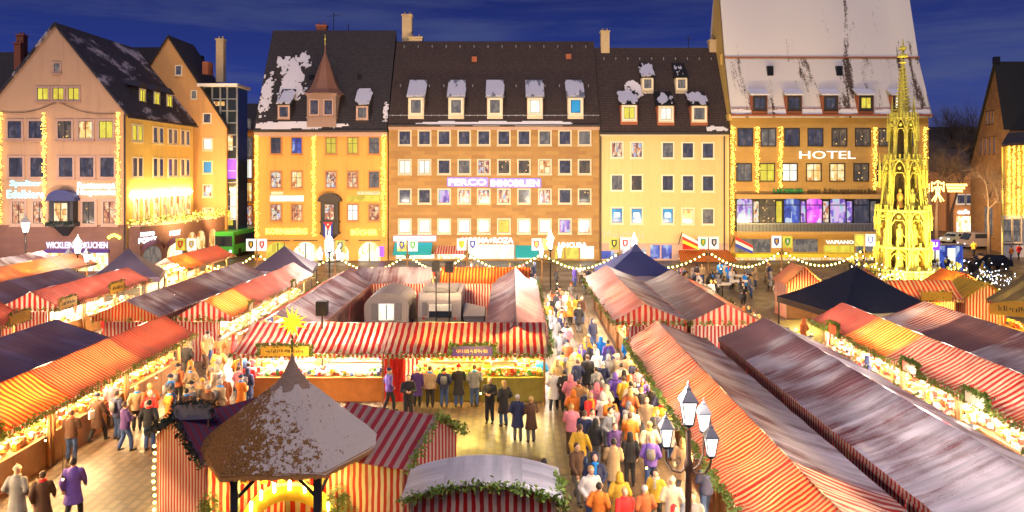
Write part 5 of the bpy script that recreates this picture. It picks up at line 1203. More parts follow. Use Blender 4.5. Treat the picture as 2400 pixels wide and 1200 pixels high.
# star
st = thing('christmas_star', 'glowing yellow many-pointed star on a thin pole above the thatched pavilion', 'star', (-5.83, 20.0, 5.2))
MB().tube((0,0,0),(0,0,.5),.018,n=6).build('pole', M['iron'], st); b = MB(); c_ = Vector((0,0,.78))
import itertools
dirs = [Vector((math.cos(a), 0, math.sin(a))) for a in [math.pi*k/4+.39 for k in range(8)]]+[Vector((x,y,z)).normalized() for x in (-1,1) for y in (-1,1) for z in (-1,1)]+[Vector((0,1,0)),Vector((0,-1,0)),Vector((0,0,1)),Vector((0,0,-1)),Vector((1,0,0)),Vector((-1,0,0))]
for d in dirs: b.tube(c_+d*.06, c_+d*(.42 if abs(d.y) < .1 else .30), .065, .004, n=4, cap=False, smooth=False)
b.ball(c_, .10); b.build('rays', M['star_glow'], st)
MB().leafline([(0,0,.05),(0,0,.38)], 120, .06, .05).build('fir_wrap', M['leafgreen'], st)
# nativity arch under the roof
nv = thing('nativity_scene', 'golden lit arch with tall candles and little figures beneath the thatched roof', 'nativity', (-5.75, 19.6, 0))
n = 14; b = MB()
for y_ in (-.08, .08):
    pass
out_ = [(1.35*math.cos(math.pi*k/n), .62+1.25*math.sin(math.pi*k/n)) for k in range(n+1)]; inn = [(.95*math.cos(math.pi*k/n), .62+.85*math.sin(math.pi*k/n)) for k in range(n+1)]
for k in range(n): b.add([(out_[k][0],-.1,out_[k][1]),(out_[k+1][0],-.1,out_[k+1][1]),(inn[k+1][0],-.1,inn[k+1][1]),(inn[k][0],-.1,inn[k][1]),(out_[k][0],.1,out_[k][1]),(out_[k+1][0],.1,out_[k+1][1]),(inn[k+1][0],.1,inn[k+1][1]),(inn[k][0],.1,inn[k][1])],[(0,1,2,3),(7,6,5,4),(0,4,5,1),(3,2,6,7)])
b.build('arch', M['yellowboard'], nv); b = MB(); b.box(-1.5,1.5,-.5,.5,0,.6); b.build('base', M['wood'], nv)
b = MB()
for k in range(9): a = math.pi*(k+.5)/9; b.tube((1.15*math.cos(a),-.1,.62+1.08*math.sin(a)+.05),(1.15*math.cos(a),-.1,.62+1.08*math.sin(a)+.28),.03,n=6)
b.build('candle', M['lamp_yellow'], nv)
b = MB(); b.box(-.5,.5,-.05,.05,1.5,1.55); b.box(-1.1,1.1,.3,.36,2.35,2.41); b.build('lamp_tube', M['lamp_yellow'], nv)
for i in range(4): b = MB(); b.lathe((-.6+i*.4,-.05,.6),[(.12,0),(.09,.25),(.05,.36),(.07,.42),(.06,.5),(.0,.54)],8); b.build('figure', M['gd_brown' if i % 2 else 'gd_red'], nv)
for i in range(6): b = MB(); b.box(-1.4+i*.5,-1.2+i*.5,.28,.3,1.75,2.15); b.build('panel', M['yellowboard'], nv)
# striped screen behind it
q = thing('striped_screen', 'red and white striped canvas screen closing the back of the pavilion', 'screen', (-5.8, 21.9, 0)); b = MB(); b.box(-2.0,2.0,-.02,.02,0,2.5); b.build('canvas', M['stripe_bold'], q)
for s_ in (-1,1): MB().tube((s_*2.0,0,0),(s_*2.0,0,2.55),.04).build('post', M['wood'], q)
# small firs by the pavilion
def fir(x, y, h, r0, label, group, dens=1.0, mat='firgreen', seed=0):
    t = thing('fir_tree', label, 'fir tree', (x, y, 0), 0, group); rr = random.Random(seed+int(x*10))
    MB().tube((0,0,0),(0,0,h*.97),.05,.01,n=6).build('trunk', M['bark'], t); b = MB()
    nb = int(46*h*dens)
    for i in range(nb):
        f = (i+.5)/nb; z = h*(.10+.88*f); ln = r0*(1-f)**.8*(.75+.4*rr.random())+.05; a = rr.random()*6.283
        d = Vector((math.cos(a), math.sin(a), -.18+.3*rr.random())).normalized(); p0 = Vector((0,0,z))
        for k in range(int(ln*26)+3):
            c = p0+d*ln*(k+1)/(int(ln*26)+3); sz = .055+.03*rr.random()
            for s_ in (-1,1):
                u = (d+Vector((-d.y,d.x,0))*s_*1.1+Vector((0,0,rr.uniform(-.4,.3)))).normalized(); w_ = u.cross(Vector((0,0,1))).normalized()
                b.add([c, c+u*sz*1.8+w_*.012, c+u*sz*2.2, c+u*sz*1.8-w_*.012],[(0,1,2,3)])
    b.build('crown', M[mat], t); return t
fir(-7.35, 18.3, 2.2, .75, 'fir tree at the left front post of the thatched pavilion', 'firs around the pavilion', 1.2); fir(-4.25, 18.4, 2.35, .8, 'fir tree at the right front post of the thatched pavilion', 'firs around the pavilion', 1.2, seed=4)
fir(-6.6, 17.9, 1.5, .6, 'small fir left of the golden arch', 'firs around the pavilion', 1.1, seed=8); fir(-4.9, 17.8, 1.4, .55, 'small fir right of the golden arch', 'firs around the pavilion', 1.1, seed=9)
q = thing('iron_fence', 'low black iron fence with spearheads right of the pavilion', 'fence', (-3.3, 17.9, 0))
b = MB(); b.tube((-.9,0,1.15),(1.1,0,1.05),.02); b.tube((-.9,0,.25),(1.1,0,.25),.02); b.build('rail', M['iron'], q)
for i in range(9):
    b = MB(); b.tube((-.85+i*.23,0,0),(-.85+i*.23,0,1.25),.012,n=5); b.lathe((-.85+i*.23,0,1.22),[(.012,0),(.035,.05),(.0,.14)],5); b.build('spear', M['iron'], q)
# huts in the foreground
FG = 'striped huts around the pavilion'
hut(-3.28-.15+.9*.93*0, 19.0, 66.5, 2.9, 2.6, 'red striped hut with striped roof right of the thatched pavilion', FG, ze=2.5, zr=3.42, roofm='stripe_dull', open_=False, leaf=90) if False else None
canvas('stripe_dull', (.36,.015,.02), (.45,.30,.26), .30, snow=.0, trans=.08, dull=.2)
rh = hut(-2.15, 20.3, 66, 2.75, 2.55, 'red striped hut with striped roof right of the thatched pavilion', FG, ze=2.5, zr=3.42, roofm='stripe_dull', open_=False, leaf=110)
lh = hut(-8.95, 20.35, -44, 3.2, 2.2, 'red striped hut with dark roof and swooping dark garland left of the thatched pavilion', FG, ze=2.5, zr=3.40, roofm='stripe_dark', open_=False, leaf=150, gar='darkgreen')
b = MB()
for i in range(10): b.ball((-1.55,-.1+.02*math.sin(i),.4+i*.2),.05,n=6,k=4)
b.build('bulb_chain', M['bulb_soft'], lh)
q = thing('sign_board', 'grey sign board framed in dark fir on the left striped hut', 'sign', (-8.55, 20.2, 3.32), R(8)); b = MB(); b.box(-.48,.48,-.03,.03,.02,.42); b.build('board', M['caravan_dark'], q)
MB().leafline([(-.52,0,0),(-.52,0,.45),(.52,0,.45),(.52,0,.0)], 130, .10, .06).build('fir_frame', M['darkgreen'], q); b = MB(); b.tube((-.4,0,-.2),(-.4,0,.03),.02); b.tube((.4,0,-.2),(.4,0,.03),.02); b.build('bracket', M['wood'], q)
fh = hut(-.70, 17.15, 0, 3.5, 1.75, 'low striped hut with snow-covered arched roof at the bottom of the picture', FG, ze=2.48, zr=2.92, roofm='snow_roof', open_=False, leaf=150, arch=1) if False else None
canvas('snow_roof', (.3,.2,.2), (.4,.36,.38), .5, snow=.86, trans=.03, snowcol=(.48,.44,.49))
fh = hut(-.68, 17.2, 0, 3.3, 1.45, 'low striped hut with snow-covered arched roof at the bottom of the picture', FG, ze=2.54, zr=2.88, roofm='snow_roof', open_=False, leaf=150, arch=1)
MB().leafline([(1.8,-.2,2.4),(1.82,.5,2.5),(1.8,1.2,2.55),(1.8,1.3,2.2)], 130, .16, .09).build('side_garland', M['leafgreen'], fh)
q = MB(); q.box(-.2,1.2,-.06,-.02,2.0,2.2); q.build('sign', M['cream'], fh)
q = thing('striped_box', 'small red striped canvas box at the foot of the left striped hut', 'box', (-7.55, 17.6, 0), R(-14)); b = MB(); b.box(-.5,.5,-.45,.45,0,1.28); b.box(-.56,.56,-.5,.5,1.282,1.36); b.build('canvas', M['stripe_bold'], q)

# ================= the street lantern in front
m, n, l, b_ = new_mat('clear_pane')
b_.inputs['Base Color'].default_value = (1,.97,.93,1); b_.inputs['Emission Color'].default_value = (1.0,.93,.88,1); b_.inputs['Emission Strength'].default_value = 1.15; M['clear_pane'] = m
def lantern(root, x, y, z, s=1.0, light=True):
    """z = bottom of the glass body"""
    f = MB(); h = .62*s; r0, r1 = .15*s, .27*s
    for k in range(4):
        a = math.pi/4+k*math.pi/2; c0, c1 = Vector((math.cos(a),math.sin(a),0))*r0, Vector((math.cos(a),math.sin(a),0))*r1
        f.tube(Vector((x,y,z))+c0, Vector((x,y,z+h))+c1, .016*s, n=5)
    f.lathe((x,y,z-.10*s),[(.04*s,0),(.17*s,.10*s),(.15*s,.12*s)],8)
    o = f.build('lantern', M['iron'], root)
    c = MB(); c.lathe((x,y,z+h),[(.33*s,0),(.31*s,.04*s),(.13*s,.26*s),(.09*s,.30*s),(.10*s,.34*s),(.02*s,.42*s),(.035*s,.46*s),(.0,.56*s)],4,smooth=False); c.build('cap', M['grey_metal'], o)
    g = MB(); vs = [(x+r0*.93*math.cos(a), y+r0*.93*math.sin(a), z+.02) for a in [math.pi/4+k*math.pi/2 for k in range(4)]]+[(x+r1*.93*math.cos(a), y+r1*.93*math.sin(a), z+h-.01) for a in [math.pi/4+k*math.pi/2 for k in range(4)]]
    g.add(vs, [(0,1,5,4),(1,2,6,5),(2,3,7,6),(3,0,4,7),(3,2,1,0),(4,5,6,7)]); g.build('glass', M['clear_pane'], o)
    return o
lp = thing('street_lantern', 'cast iron lamp post with four white glowing lanterns on scrolled arms, near right', 'street lamp', (3.74, 16.0, 0))
b = MB(); b.lathe((0,0,0),[(.22,0),(.22,.25),(.13,.35),(.11,1.0),(.075,1.1),(.065,3.6),(.10,3.66),(.10,3.8),(.06,3.9),(.05,4.5)],14); b.build('pole', M['pole_brown'], lp)
lantern(lp, 0, 0, 4.62, .80)
for a, z in ((195, 4.22), (318, 4.10), (38, 4.38)):
    d = Vector((math.cos(R(a)), math.sin(R(a)), 0)); e_ = d*.52
    lantern(lp, e_.x, e_.y, z-.02, .64)
    b = MB(); pts = [Vector((0,0,3.75)), d*.18+Vector((0,0,3.62)), d*.38+Vector((0,0,3.68)), d*.50+Vector((0,0,3.88)), e_+Vector((0,0,z-.1))]; b.path(pts, .024, 6)
    sp = [d*(.24+.10*math.cos(t)*(1-t/9))+Vector((0,0,3.86+.10*math.sin(t)*(1-t/9))) for t in [k*.6 for k in range(11)]]; b.path(sp, .014, 5); b.build('arm', M['pole_brown'], lp)
# distant lamp posts of the same kind
for px, py, lb in ((1290,585,'lantern post in the white glare beyond the middle block'),(772,590,'lantern post in front of the bookshop arches'),(182,595,'lantern post before the gingerbread shop'),(60,545,'tall blue-white lantern at the left by the salmon house'),(1486,590,'lantern post behind the blue pyramid tent')):
    z = 4.4; Y = 62.0 if px != 60 else 66.0; X = (px-1200)*Y/FPX; z = CH-(py-400)*Y/FPX
    t = thing('street_lantern', lb, 'street lamp', (X, Y, 0), 0, 'distant lantern posts'); MB().tube((0,0,0),(0,0,z),.06,n=8).build('pole', M['iron'], t); lantern(t, 0, 0, z, 1.4)
    if px != 60:
        for s_ in (-1,1): lantern(t, s_*.75, 0, z-.7, 1.1); MB().tube((0,0,z-.9),(s_*.75,0,z-.8),.03).build('arm', M['iron'], t)

# ================= poles with coat-of-arms boards and bulb garlands
posts = []
bulb_me = None
for i, (px, py) in enumerate(((437,572),(602,573),(785,576),(955,574),(1095,572),(1270,572),(1452,570),(1660,568),(1832,566),(2026,562))):
    Y = 66.0; X = (px-1200)*Y/FPX; z = CH-(py-400)*Y/FPX; posts.append((X, Y, z-.75))
    lbs = ['nearest the stone terrace','at the left edge of the orange bookshop','below the dark bookshop oriel','before the turquoise awning','before the small striped awning','left of the lantern glare','behind the blue pyramid tent','before the orange awning of the yellow house','before the hotel with a red heart-shaped charge','next to the golden fountain']
    t = thing('banner_post', 'pole with lit coat-of-arms boards '+lbs[i], 'banner post', (X, Y, 0), 0, 'poles with coat-of-arms boards')
    MB().tube((0,0,0),(0,0,z+.4),.06,n=8).build('pole', M['wood'], t)
    for k, dx in enumerate((-.48, .48)):
        b = MB(); b.box(dx-.42,dx+.42,-.12,-.06,z-.55,z+.5); o = b.build('board', M['p_white' if (i+k) % 3 else 'p_yellow'], t)
        b = MB(); cc = ['flagred','flagblue','black','flagyellow','green_paint'][(i*2+k*3) % 5]
        b.poly([(dx-.22,-.125,z+.3),(dx-.22,-.125,z-.1),(dx,-.125,z-.38),(dx+.22,-.125,z-.1),(dx+.22,-.125,z+.3)][::1]); b.build('shield', M[cc], o)
        b = MB(); b.poly([(dx-.1,-.13,z+.2),(dx-.1,-.13,z-.05),(dx,-.13,z-.2),(dx+.1,-.13,z-.05),(dx+.1,-.13,z+.2)]); b.build('charge', M['white' if k else 'flagyellow'], o)
glb = ['between the terrace and the bookshop','in front of the bookshop shop arches left half','in front of the bookshop right half','above the purple courtyard roof','above the orange-red courtyard roof','over the lane mouth glare','left of the orange awning','over the beer garden by the yellow house','before the hotel shopfront','running to the golden fountain']
bm_ = MB(); bm_.ball((0,0,0), .085, n=6, k=4); bulb_me = bm_.mesh('bulb', M['bulb'])
for i in range(len(posts)-1):
    a, c = Vector(posts[i]), Vector(posts[i+1]); sag = 1.35
    t = thing('bulb_garland', 'sagging garland of warm bulbs '+glb[i], 'garland', tuple(a), 0, 'bulb garlands strung between the banner posts')
    nn = 20; P = [(c-a)*k/nn - Vector((0,0,sag*math.sin(math.pi*k/nn))) for k in range(nn+1)]
    b = MB(); b.path(P, .03, 5); b.leafline(P, 14, .1, .07); b.build('cable', M['leafgreen'], t)
    for k in range(1, nn): o = link('bulb', bulb_me, t); o.location = P[k]-Vector((0,0,.1))
# ================= added floods on the banner posts and speaker masts, to light the facades
def spot(x, y, z, tx, ty, tz, power, colr=(1.0,.60,.26), ang=140, parent=None, r=.25, blend=.9):
    ld = bpy.data.lights.new('flood', 'SPOT'); ld.energy = power; ld.color = colr; ld.spot_size = R(ang); ld.spot_blend = blend; ld.shadow_soft_size = r
    o = bpy.data.objects.new('flood', ld); col.objects.link(o); o.location = (x, y, z)
    o.rotation_euler = (Vector((tx, ty, tz))-Vector((x, y, z))).to_track_quat('-Z', 'Y').to_euler()
    return o
for i, (X, Y, z) in enumerate(posts):
    c_ = (1.0,.62,.28) if i < 3 else (1.0,.72,.42)
    c_ = (1.0,.70,.24) if i > 7 else c_
    fl_ = thing('speaker', 'small added floodlight head on the banner post '+lbs_[i] if False else 'small added floodlight head clamped low on the post %s' % ['by the stone terrace','left of the bookshop','below the bookshop oriel','before the turquoise awning','before the small striped awning','left of the lantern glare','behind the blue tent','before the orange awning','before the hotel heart board','next to the fountain'][i], 'speaker', (X, Y+.15, z-.3), 0, 'floodlight heads added to the banner posts')  # invented fixture, added as the source of the facade spot
    b = MB(); b.box(-.18,.18,-.1,.08,-.12,.12); b.build('housing', M['black'], fl_); b = MB(); b.box(-.15,.15,.08,.09,-.1,.1); b.build('lens', M['lamp_warm'], fl_)
    spot(X, Y+.4, z-.3, X+.5, YM, 8.5, 3100 if i > 0 else 1900, c_)
for X, Y in FLOODS: spot(X, Y+.35, 4.1, X*1.2, YM, 13, 2200, (1.0,.66,.36), 110)
# unseen fill spots added to brighten salmon house, terrace, lane and town hall
spot(-38.5, 62, 3.6, -44, YA, 10, 3300, (1.0,.74,.56), 130); spot(-47, 62, 3.6, -50, YA, 10, 3000, (1.0,.74,.56), 130)
spot(-31.5, 76, 4.6, -37.4, 80, 9.5, 2300, (1.0,.68,.24), 150); spot(-31.5, 84, 4.4, -36, 90, 9, 2000, (1.0,.55,.22), 150)
spot(-31.3, 95.5, 4.4, -34, 104, 9, 1500, (1.0,.55,.22), 150)
spot(49, 84, 5, 60, 95, 11, 11500, (1.0,.62,.28), 150); spot(52, 95, 5, 62, 105, 8, 2200, (1.0,.62,.30), 150)
spot(60, 115, 5, 72, 128, 8, 4500, (1.0,.72,.48), 150)
def plight(x, y, z, power, c=(1.0,.62,.25), r=.2):
    ld = bpy.data.lights.new('lamp_light', 'POINT'); ld.energy = power; ld.color = c; ld.shadow_soft_size = r
    o = bpy.data.objects.new('lamp_light', ld); col.objects.link(o); o.location = (x, y, z); return o
for px, Y, z, p in ((1290,61.6,5.6,2600),(772,61.6,5.2,1000),(182,61.6,5.2,500),(1486,61.6,5.2,300)): plight((px-1200)*Y/FPX, Y, z, p, (1,.88,.72))
plight(3.2, 16.3, 5.5, 600, (1,.9,.82)); 
# fill lamps added over lanes and paving to light crowd, ground and stalls
hang = [(-12.9,34.5,3.0,320,(1,.62,.25)),(-13.2,28,3.0,260,(1,.60,.22)),(-13.3,21.5,3.0,260,(1,.62,.20)),(3.4,33.5,3.4,330,(1,.80,.55)),(3.0,41.5,3.2,260,(1,.82,.62)),(3.0,50,3.2,300,(1,.86,.74)),(14.4,30,2.9,200,(1,.88,.7)),(14.4,24,2.9,200,(1,.9,.8)),(14.3,36,2.9,220,(1,.7,.3)),(-13.4,45,3.0,220,(1,.85,.6)),(-13.4,52,3.0,240,(1,.85,.65)),(15.5,56,3.4,260,(1,.7,.5)),(22,60,3.4,260,(1,.7,.4)),(-23.7,46,3,240,(1,.8,.5)),(-1.5,29.8,3.2,240,(1,.72,.18)),(-8,30.2,3.2,240,(1,.75,.35)),(4.2,25,3.6,260,(1,.74,.45)),(3.3,18.5,3.4,120,(1,.7,.42)),(-10.9,18.3,3.2,200,(1,.66,.2)),(-1,24,3.6,190,(1,.70,.25))]
for i, (x, y, z, p, c_) in enumerate(hang):
    z -= .75
    q = thing('fill_lamp', 'small added fill lamp on a wire %s' % ['at the mouth of the left lane','over the left lane midway','over the near left lane','at the right lane crossing','over the busy lane beyond the crossing','far down the busy lane','over the inner right lane','near end of the inner right lane','far end of the inner right lane','over the lane by the yellow gable','far end of the left lane','beside the beer garden','in the beer garden before the hotel','over the far left lane','before the green counter','before the orange counter','over the crowd beside the right row','over the crowd near the lantern','over the paving left of the pavilion','over the paving in front of the standing couple'][i], 'lamp', (x, y, z), 0, 'fill lamps added over the lanes')
    MB().tube((0,0,.12),(0,0,.9),.008,n=4).build('wire', M['iron'], q); MB().ball((0,0,.06),.028,n=8,k=6).build('bulb', M['bulb'], q); MB().tube((0,0,.09),(0,0,.15),.03,n=8).build('socket', M['black'], q)
    plight(x, y, z-.08, p*(1.6 if i in (11,12) else .5), (1,.90,.80) if i in (3,4,5,16,17) else (c_[0], c_[1]*.92, c_[2]*.75))

# ================= the golden fountain spire
fx, fy = 34.2, 66.0; sF = FPX/fy; ZF = lambda py: CH-(py-400)/sF
F = thing('fountain_spire', 'tall gilded gothic fountain spire blazing yellow, tiers of pinnacles and statues', 'fountain', (fx, fy, 0), R(8))
def octp(k, r, z, n=8): a = math.radians(360/n*k); return Vector((r*math.cos(a), r*math.sin(a), z))
def pinnacle(b, p, w, h, hs):
    b.box(p.x-w/2,p.x+w/2,p.y-w/2,p.y+w/2,p.z,p.z+h); b.box(p.x-w*.75,p.x+w*.75,p.y-w*.75,p.y+w*.75,p.z+h,p.z+h+w*.35); b.lathe((p.x,p.y,p.z+h+w*.35),[(w*.6,0),(w*.08,hs)],4,smooth=False)
    for q in range(3):
        zc = p.z+h+w*.35+hs*(.22+.25*q); rr_ = w*.6*(1-(.22+.25*q))+w*.18; b.box(p.x-rr_,p.x+rr_,p.y-w*.08,p.y+w*.08,zc,zc+w*.2); b.box(p.x-w*.08,p.x+w*.08,p.y-rr_,p.y+rr_,zc,zc+w*.2)
    b.ball((p.x,p.y,p.z+h+w*.35+hs),w*.22,n=6,k=4)
b = MB(); b.lathe((0,0,0),[(3.3,0),(3.3,.5),(3.0,.55),(2.9,1.3),(3.05,1.4),(3.05,1.55),(2.7,1.56)],8,smooth=False); b.build('basin', M['goldstone'], F)
tiers = [(2.15, 1.4, ZF(575), 8, .22), (2.1, ZF(575), ZF(490), 8, .22), (1.75, ZF(490), ZF(372), 8, .2), (1.15, ZF(372), ZF(275), 8, .16)]
for ti, (r, z0, z1, n, w) in enumerate(tiers):
    h = z1-z0; rt = [2.1, 1.95, 1.3, .95][ti]
    b = MB(); b.lathe((0,0,z0),[(r*.42,0),(r*.36,h)],8,smooth=False); b.build('core', M['goldstone_shade'], F)
    b = MB(); b.lathe((0,0,z1-.22),[(rt*1.06,0),(rt*1.12,.08),(rt*1.12,.2),(rt*.9,.24)],8,smooth=False,cap=True)
    for k in range(24):
        p = octp(k, rt*1.08, z1, 24); b.box(p.x-.05,p.x+.05,p.y-.05,p.y+.05,z1,z1+.38)
    b.build('cornice', M['goldstone'], F)
    for k in range(8):
        b = MB(); p0 = octp(k+.5, r, z0); p1 = octp(k+.5, rt, z1); b.tube(p0, p1, w*.55, w*.42, n=5, smooth=False)
        for q in (-1, 1): o2 = octp(k+.5+q*.14, r*1.02, z0); o3 = octp(k+.5+q*.12, rt*1.02, z1-.3); b.tube(o2, o3, .05, n=4)
        pinnacle(b, octp(k+.5, r*1.06, z0+h*.42), w*.8, h*.34, h*.34)
        b.build('pillar', M['goldstone'], F)
        # gothic arch with tracery between pillars
        b = MB(); m0 = octp(k+.5, r*.97, z0+h*.60); m1 = octp(k+1.5, r*.97, z0+h*.60); top = octp(k+1, (r*.5+rt*.5)*.96, z0+h*.95)
        def arc(a_, t_): return [a_.lerp(t_, q/5)+Vector((0,0,.10*h*math.sin(math.pi*q/5))) for q in range(6)]
        b.path(arc(m0, top), .06, 4); b.path(arc(m1, top), .06, 4); b.path([m0.lerp(m1,.12)-Vector((0,0,.1)), m0.lerp(m1,.3)+Vector((0,0,.25*h*.5)), m0.lerp(m1,.5)+Vector((0,0,.12*h)), m0.lerp(m1,.7)+Vector((0,0,.25*h*.5)), m0.lerp(m1,.88)-Vector((0,0,.1))], .04, 4)
        c_ = m0.lerp(m1,.5)+Vector((0,0,h*.22)); b.ball(c_, .16, .16, .16, n=6, k=4); b.ball(top+Vector((0,0,.1)), .11, n=6, k=4)
        b.build('arch', M['goldstone'], F)
        if ti < 3:
            sp_ = octp(k+1, r*.72, z0+.15); b = MB(); sc_ = [1.25,1.1,1.0][ti]; b.lathe((sp_.x,sp_.y,sp_.z),[(.28*sc_,0),(.30*sc_,.15*sc_),(.22*sc_,.5*sc_),(.26*sc_,1.0*sc_),(.24*sc_,1.2*sc_),(.08*sc_,1.32*sc_),(.12*sc_,1.42*sc_),(.11*sc_,1.58*sc_),(.02*sc_,1.68*sc_)],8)
            b.tube(sp_+Vector((.2,-.1,.9*sc_)), sp_+Vector((.28,-.3,.6*sc_)), .05, n=5); b.build('statue', M['gd_gold' if (k+ti) % 3 == 0 else 'gd_red' if (k+ti) % 5 == 1 else 'goldstone'], F)
zt_ = ZF(275); b = MB(); b.lathe((0,0,zt_),[(.62,0),(.5,.3),(.13,ZF(150)-zt_)],8,smooth=False)
for j in range(14):
    f = j/14; zc = zt_+.3+(ZF(155)-zt_-.3)*f; rr_ = .56-(.44*f)
    for k in range(8): p = octp(k, rr_+.06, zc); b.box(p.x-.07*(1-f*.5),p.x+.07*(1-f*.5),p.y-.07,p.y+.07,zc,zc+.13)
b.build('spire', M['goldstone'], F)
for k in range(4):
    b = MB(); pinnacle(b, octp(k+.5, .85, zt_-.2, 4), .16, .9, 1.0); b.build('pinnacle', M['goldstone'], F)
b = MB(); zc = ZF(150); b.lathe((0,0,zc),[(.1,0),(.35,.12),(.1,.25),(.1,.5),(.42,.62),(.42,.75),(.12,.9),(.1,1.15),(.32,1.3),(.3,1.45),(.08,1.6),(.04,2.2)],6,smooth=False)
for k in range(6):
    a = k*1.05; b.ball((.36*math.cos(a), .36*math.sin(a), zc+.7), .12, n=5, k=4); b.ball((.28*math.cos(a), .28*math.sin(a), zc+1.4), .1, n=5, k=4)
b.build('finial', M['goldstone'], F)
for k in range(6):
    a = -150+k*24; 
for (dx, dy, tz, pw) in ((-3.6,-5.2,5,2600),(3.8,-5.0,5,2200),(0,-7.2,13,10000),(-6.5,-3,10,5200),(6.5,-3,10,4200),(.3,-4.4,4.5,1500)):
    spot(fx+dx, fy+dy, .6, fx, fy, tz, pw, (1.0,.78,.26), 80)
rl = thing('fountain_railing', 'ornate iron railing with gilded tips ringing the fountain', 'railing', (fx, fy, 0))
b = MB()
for k in range(64): p = octp(k, 4.3, 0, 64); b.tube(p, p+Vector((0,0,1.9)), .03, n=4)
for z in (.2, 1.5): b.path([octp(k, 4.3, z, 32) for k in range(33)], .03, 4)
b.build('bars', M['iron'], rl); b = MB()
for k in range(32): p = octp(k, 4.3, 1.95, 32); b.ball(p, .13, .13, .2, n=5, k=4)
b.build('gilded_tips', M['goldstone'], rl)
cg = thing('light_cluster', 'silver-white cluster of small lights on bushes by the fountain foot', 'lights', (27.8, 58.5, 0)); b = MB(); rr = random.Random(3)
def sparkle(t, cx, cy, cz, sx, sy, sz, n, mat='string_bulb', s=.045):
    b = MB(); g = MB()
    for _ in range(n):
        c = (cx+rr.gauss(0,sx), cy+rr.gauss(0,sy), max(.1, cz+rr.gauss(0,sz))); b.ball(c, s, n=4, k=3)
        g.leaf((c[0]+rr.gauss(0,.1),c[1],c[2]), .14, rr)
        g.leaf((cx+rr.gauss(0,sx), cy+rr.gauss(0,sy), max(.1, cz+rr.gauss(0,sz))), .16, rr)
    tag(b.build('bulbs', M[mat], t), kind='stuff'); g.build('twigs', M['darkgreen'], t)
emit('bulb_white', (.9,.88,1.0), 7, False)
sparkle(cg, 0, 0, 1.3, 1.3, .6, .7, 150, 'bulb_white')
cg = thing('light_cluster', 'silver-white cluster of small lights on bushes right of the fountain', 'lights', (38.8, 60, 0)); sparkle(cg, -.8, 0, 1.0, 1.1, .6, .7, 170, 'bulb_white', .035)
cg = thing('light_cluster', 'warm sparkling shrubs right in front of the fountain railing', 'lights', (34.6, 59, 0)); sparkle(cg, 0, 0, .9, 1.8, .5, .6, 140, 'bulb')
# ================= bare trees
def bare_tree(x, y, h, label, seed, spread=.55):
    t = thing('bare_tree', label, 'tree', (x, y, 0), 0, 'bare winter trees'); r = random.Random(seed); tr = MB(); cr_ = MB()
    def grow(p, d, ln, rad, lev):
        n = 3; q = p
        for i in range(n):
            d2 = (d+Vector((r.gauss(0,.12),r.gauss(0,.12),r.gauss(0,.05)+.04))).normalized(); e_ = q+d2*ln/n; (tr if lev < 2 else cr_).tube(q, e_, rad*(1-i/n*.35), rad*(1-(i+1)/n*.35), n=6 if lev < 2 else 3, cap=False); q = e_; d = d2
            if lev < 5 and (i > 0 or lev > 0):
                for _ in range(2 if lev < 4 else 1):
                    a = r.random()*6.283; u = d.orthogonal().normalized(); u = Matrix.Rotation(a, 3, d) @ u
                    grow(q, (d*(.75)+u*spread*(.8+.6*r.random())).normalized(), ln*.62, rad*.45, lev+1)
        return
    tr.tube((0,0,0),(0,0,h*.28),h*.018,h*.014,n=8,cap=False); grow(Vector((0,0,h*.28)), Vector((0,0,1)), h*.32, h*.013, 0)
    tr.build('trunk', M['bark'], t); cr_.build('crown', M['bark'], t); return t
for px, Y, h, sd_, lb in ((2195,98,15,1,'bare winter tree in front of the grey street house'),(2230,112,14,2,'slim bare winter tree near the cafe'),(2318,86,11.5,3,'bare winter tree against the old stone gable'),(2180,120,17,5,'tall bare winter tree beside the hotel corner'),(2262,140,20,6,'hazy bare winter tree up the hill street')):
    bare_tree((px-1200)*Y/FPX, Y, h, lb, sd_)
for k, px in enumerate((2215, 2250, 2285)): bare_tree((px-1200)*170/FPX, 170, 26, 'dark bare tree crown below the long roof, %s' % ['beside the hotel','in the middle','by the stone gable'][k], 20+k)
# eagle light figure over the street
ea = thing('eagle_light', 'warm light figure of an eagle hung on a cable over the side street', 'light figure', ((2198-1200)*92/FPX, 92, CH-45*92/FPX)); b = MB()
S_ = 92/FPX
def L2(pts, r=.07): b.path([(x*S_, 0, -z*S_) for x, z in pts], r, 5)
for s in (-1,1):
    L2([(0,-22),(0,10)]); L2([(s*3,-20),(s*8,-14),(s*14,-18),(s*14,4)]); L2([(s*14,-18),(s*14,4),(s*6,-8)]); L2([(0,6),(s*14,26)]); L2([(0,6),(s*7,28)]); L2([(s*4,-8),(s*4,8)])
b.build('figure', M['eagle_light'], ea); b = MB(); b.path([(-32*S_,0,24*S_),(80*S_,0,22*S_)], .03, 4); b.build('cable', M['iron'], ea); b = MB()
for k in range(22): x = 22+k*2.4; 
for j in range(3):
    for k in range(14-j*2): b.tube(((20+k*3.6+j*2)*S_,0,(14-j*7)*S_*1.0),((21+k*3.6+j*2)*S_,0,(9-j*7+0)*S_),.06,n=4); 
for j in range(3):
    for k in range(4): b.tube(((-20-k*3.6)*S_,0,(14-j*7)*S_),((-21-k*3.6)*S_,0,(9-j*7)*S_),.06,n=4)
tag(b.build('wing_bulbs', M['eagle_light'], ea), kind='stuff')
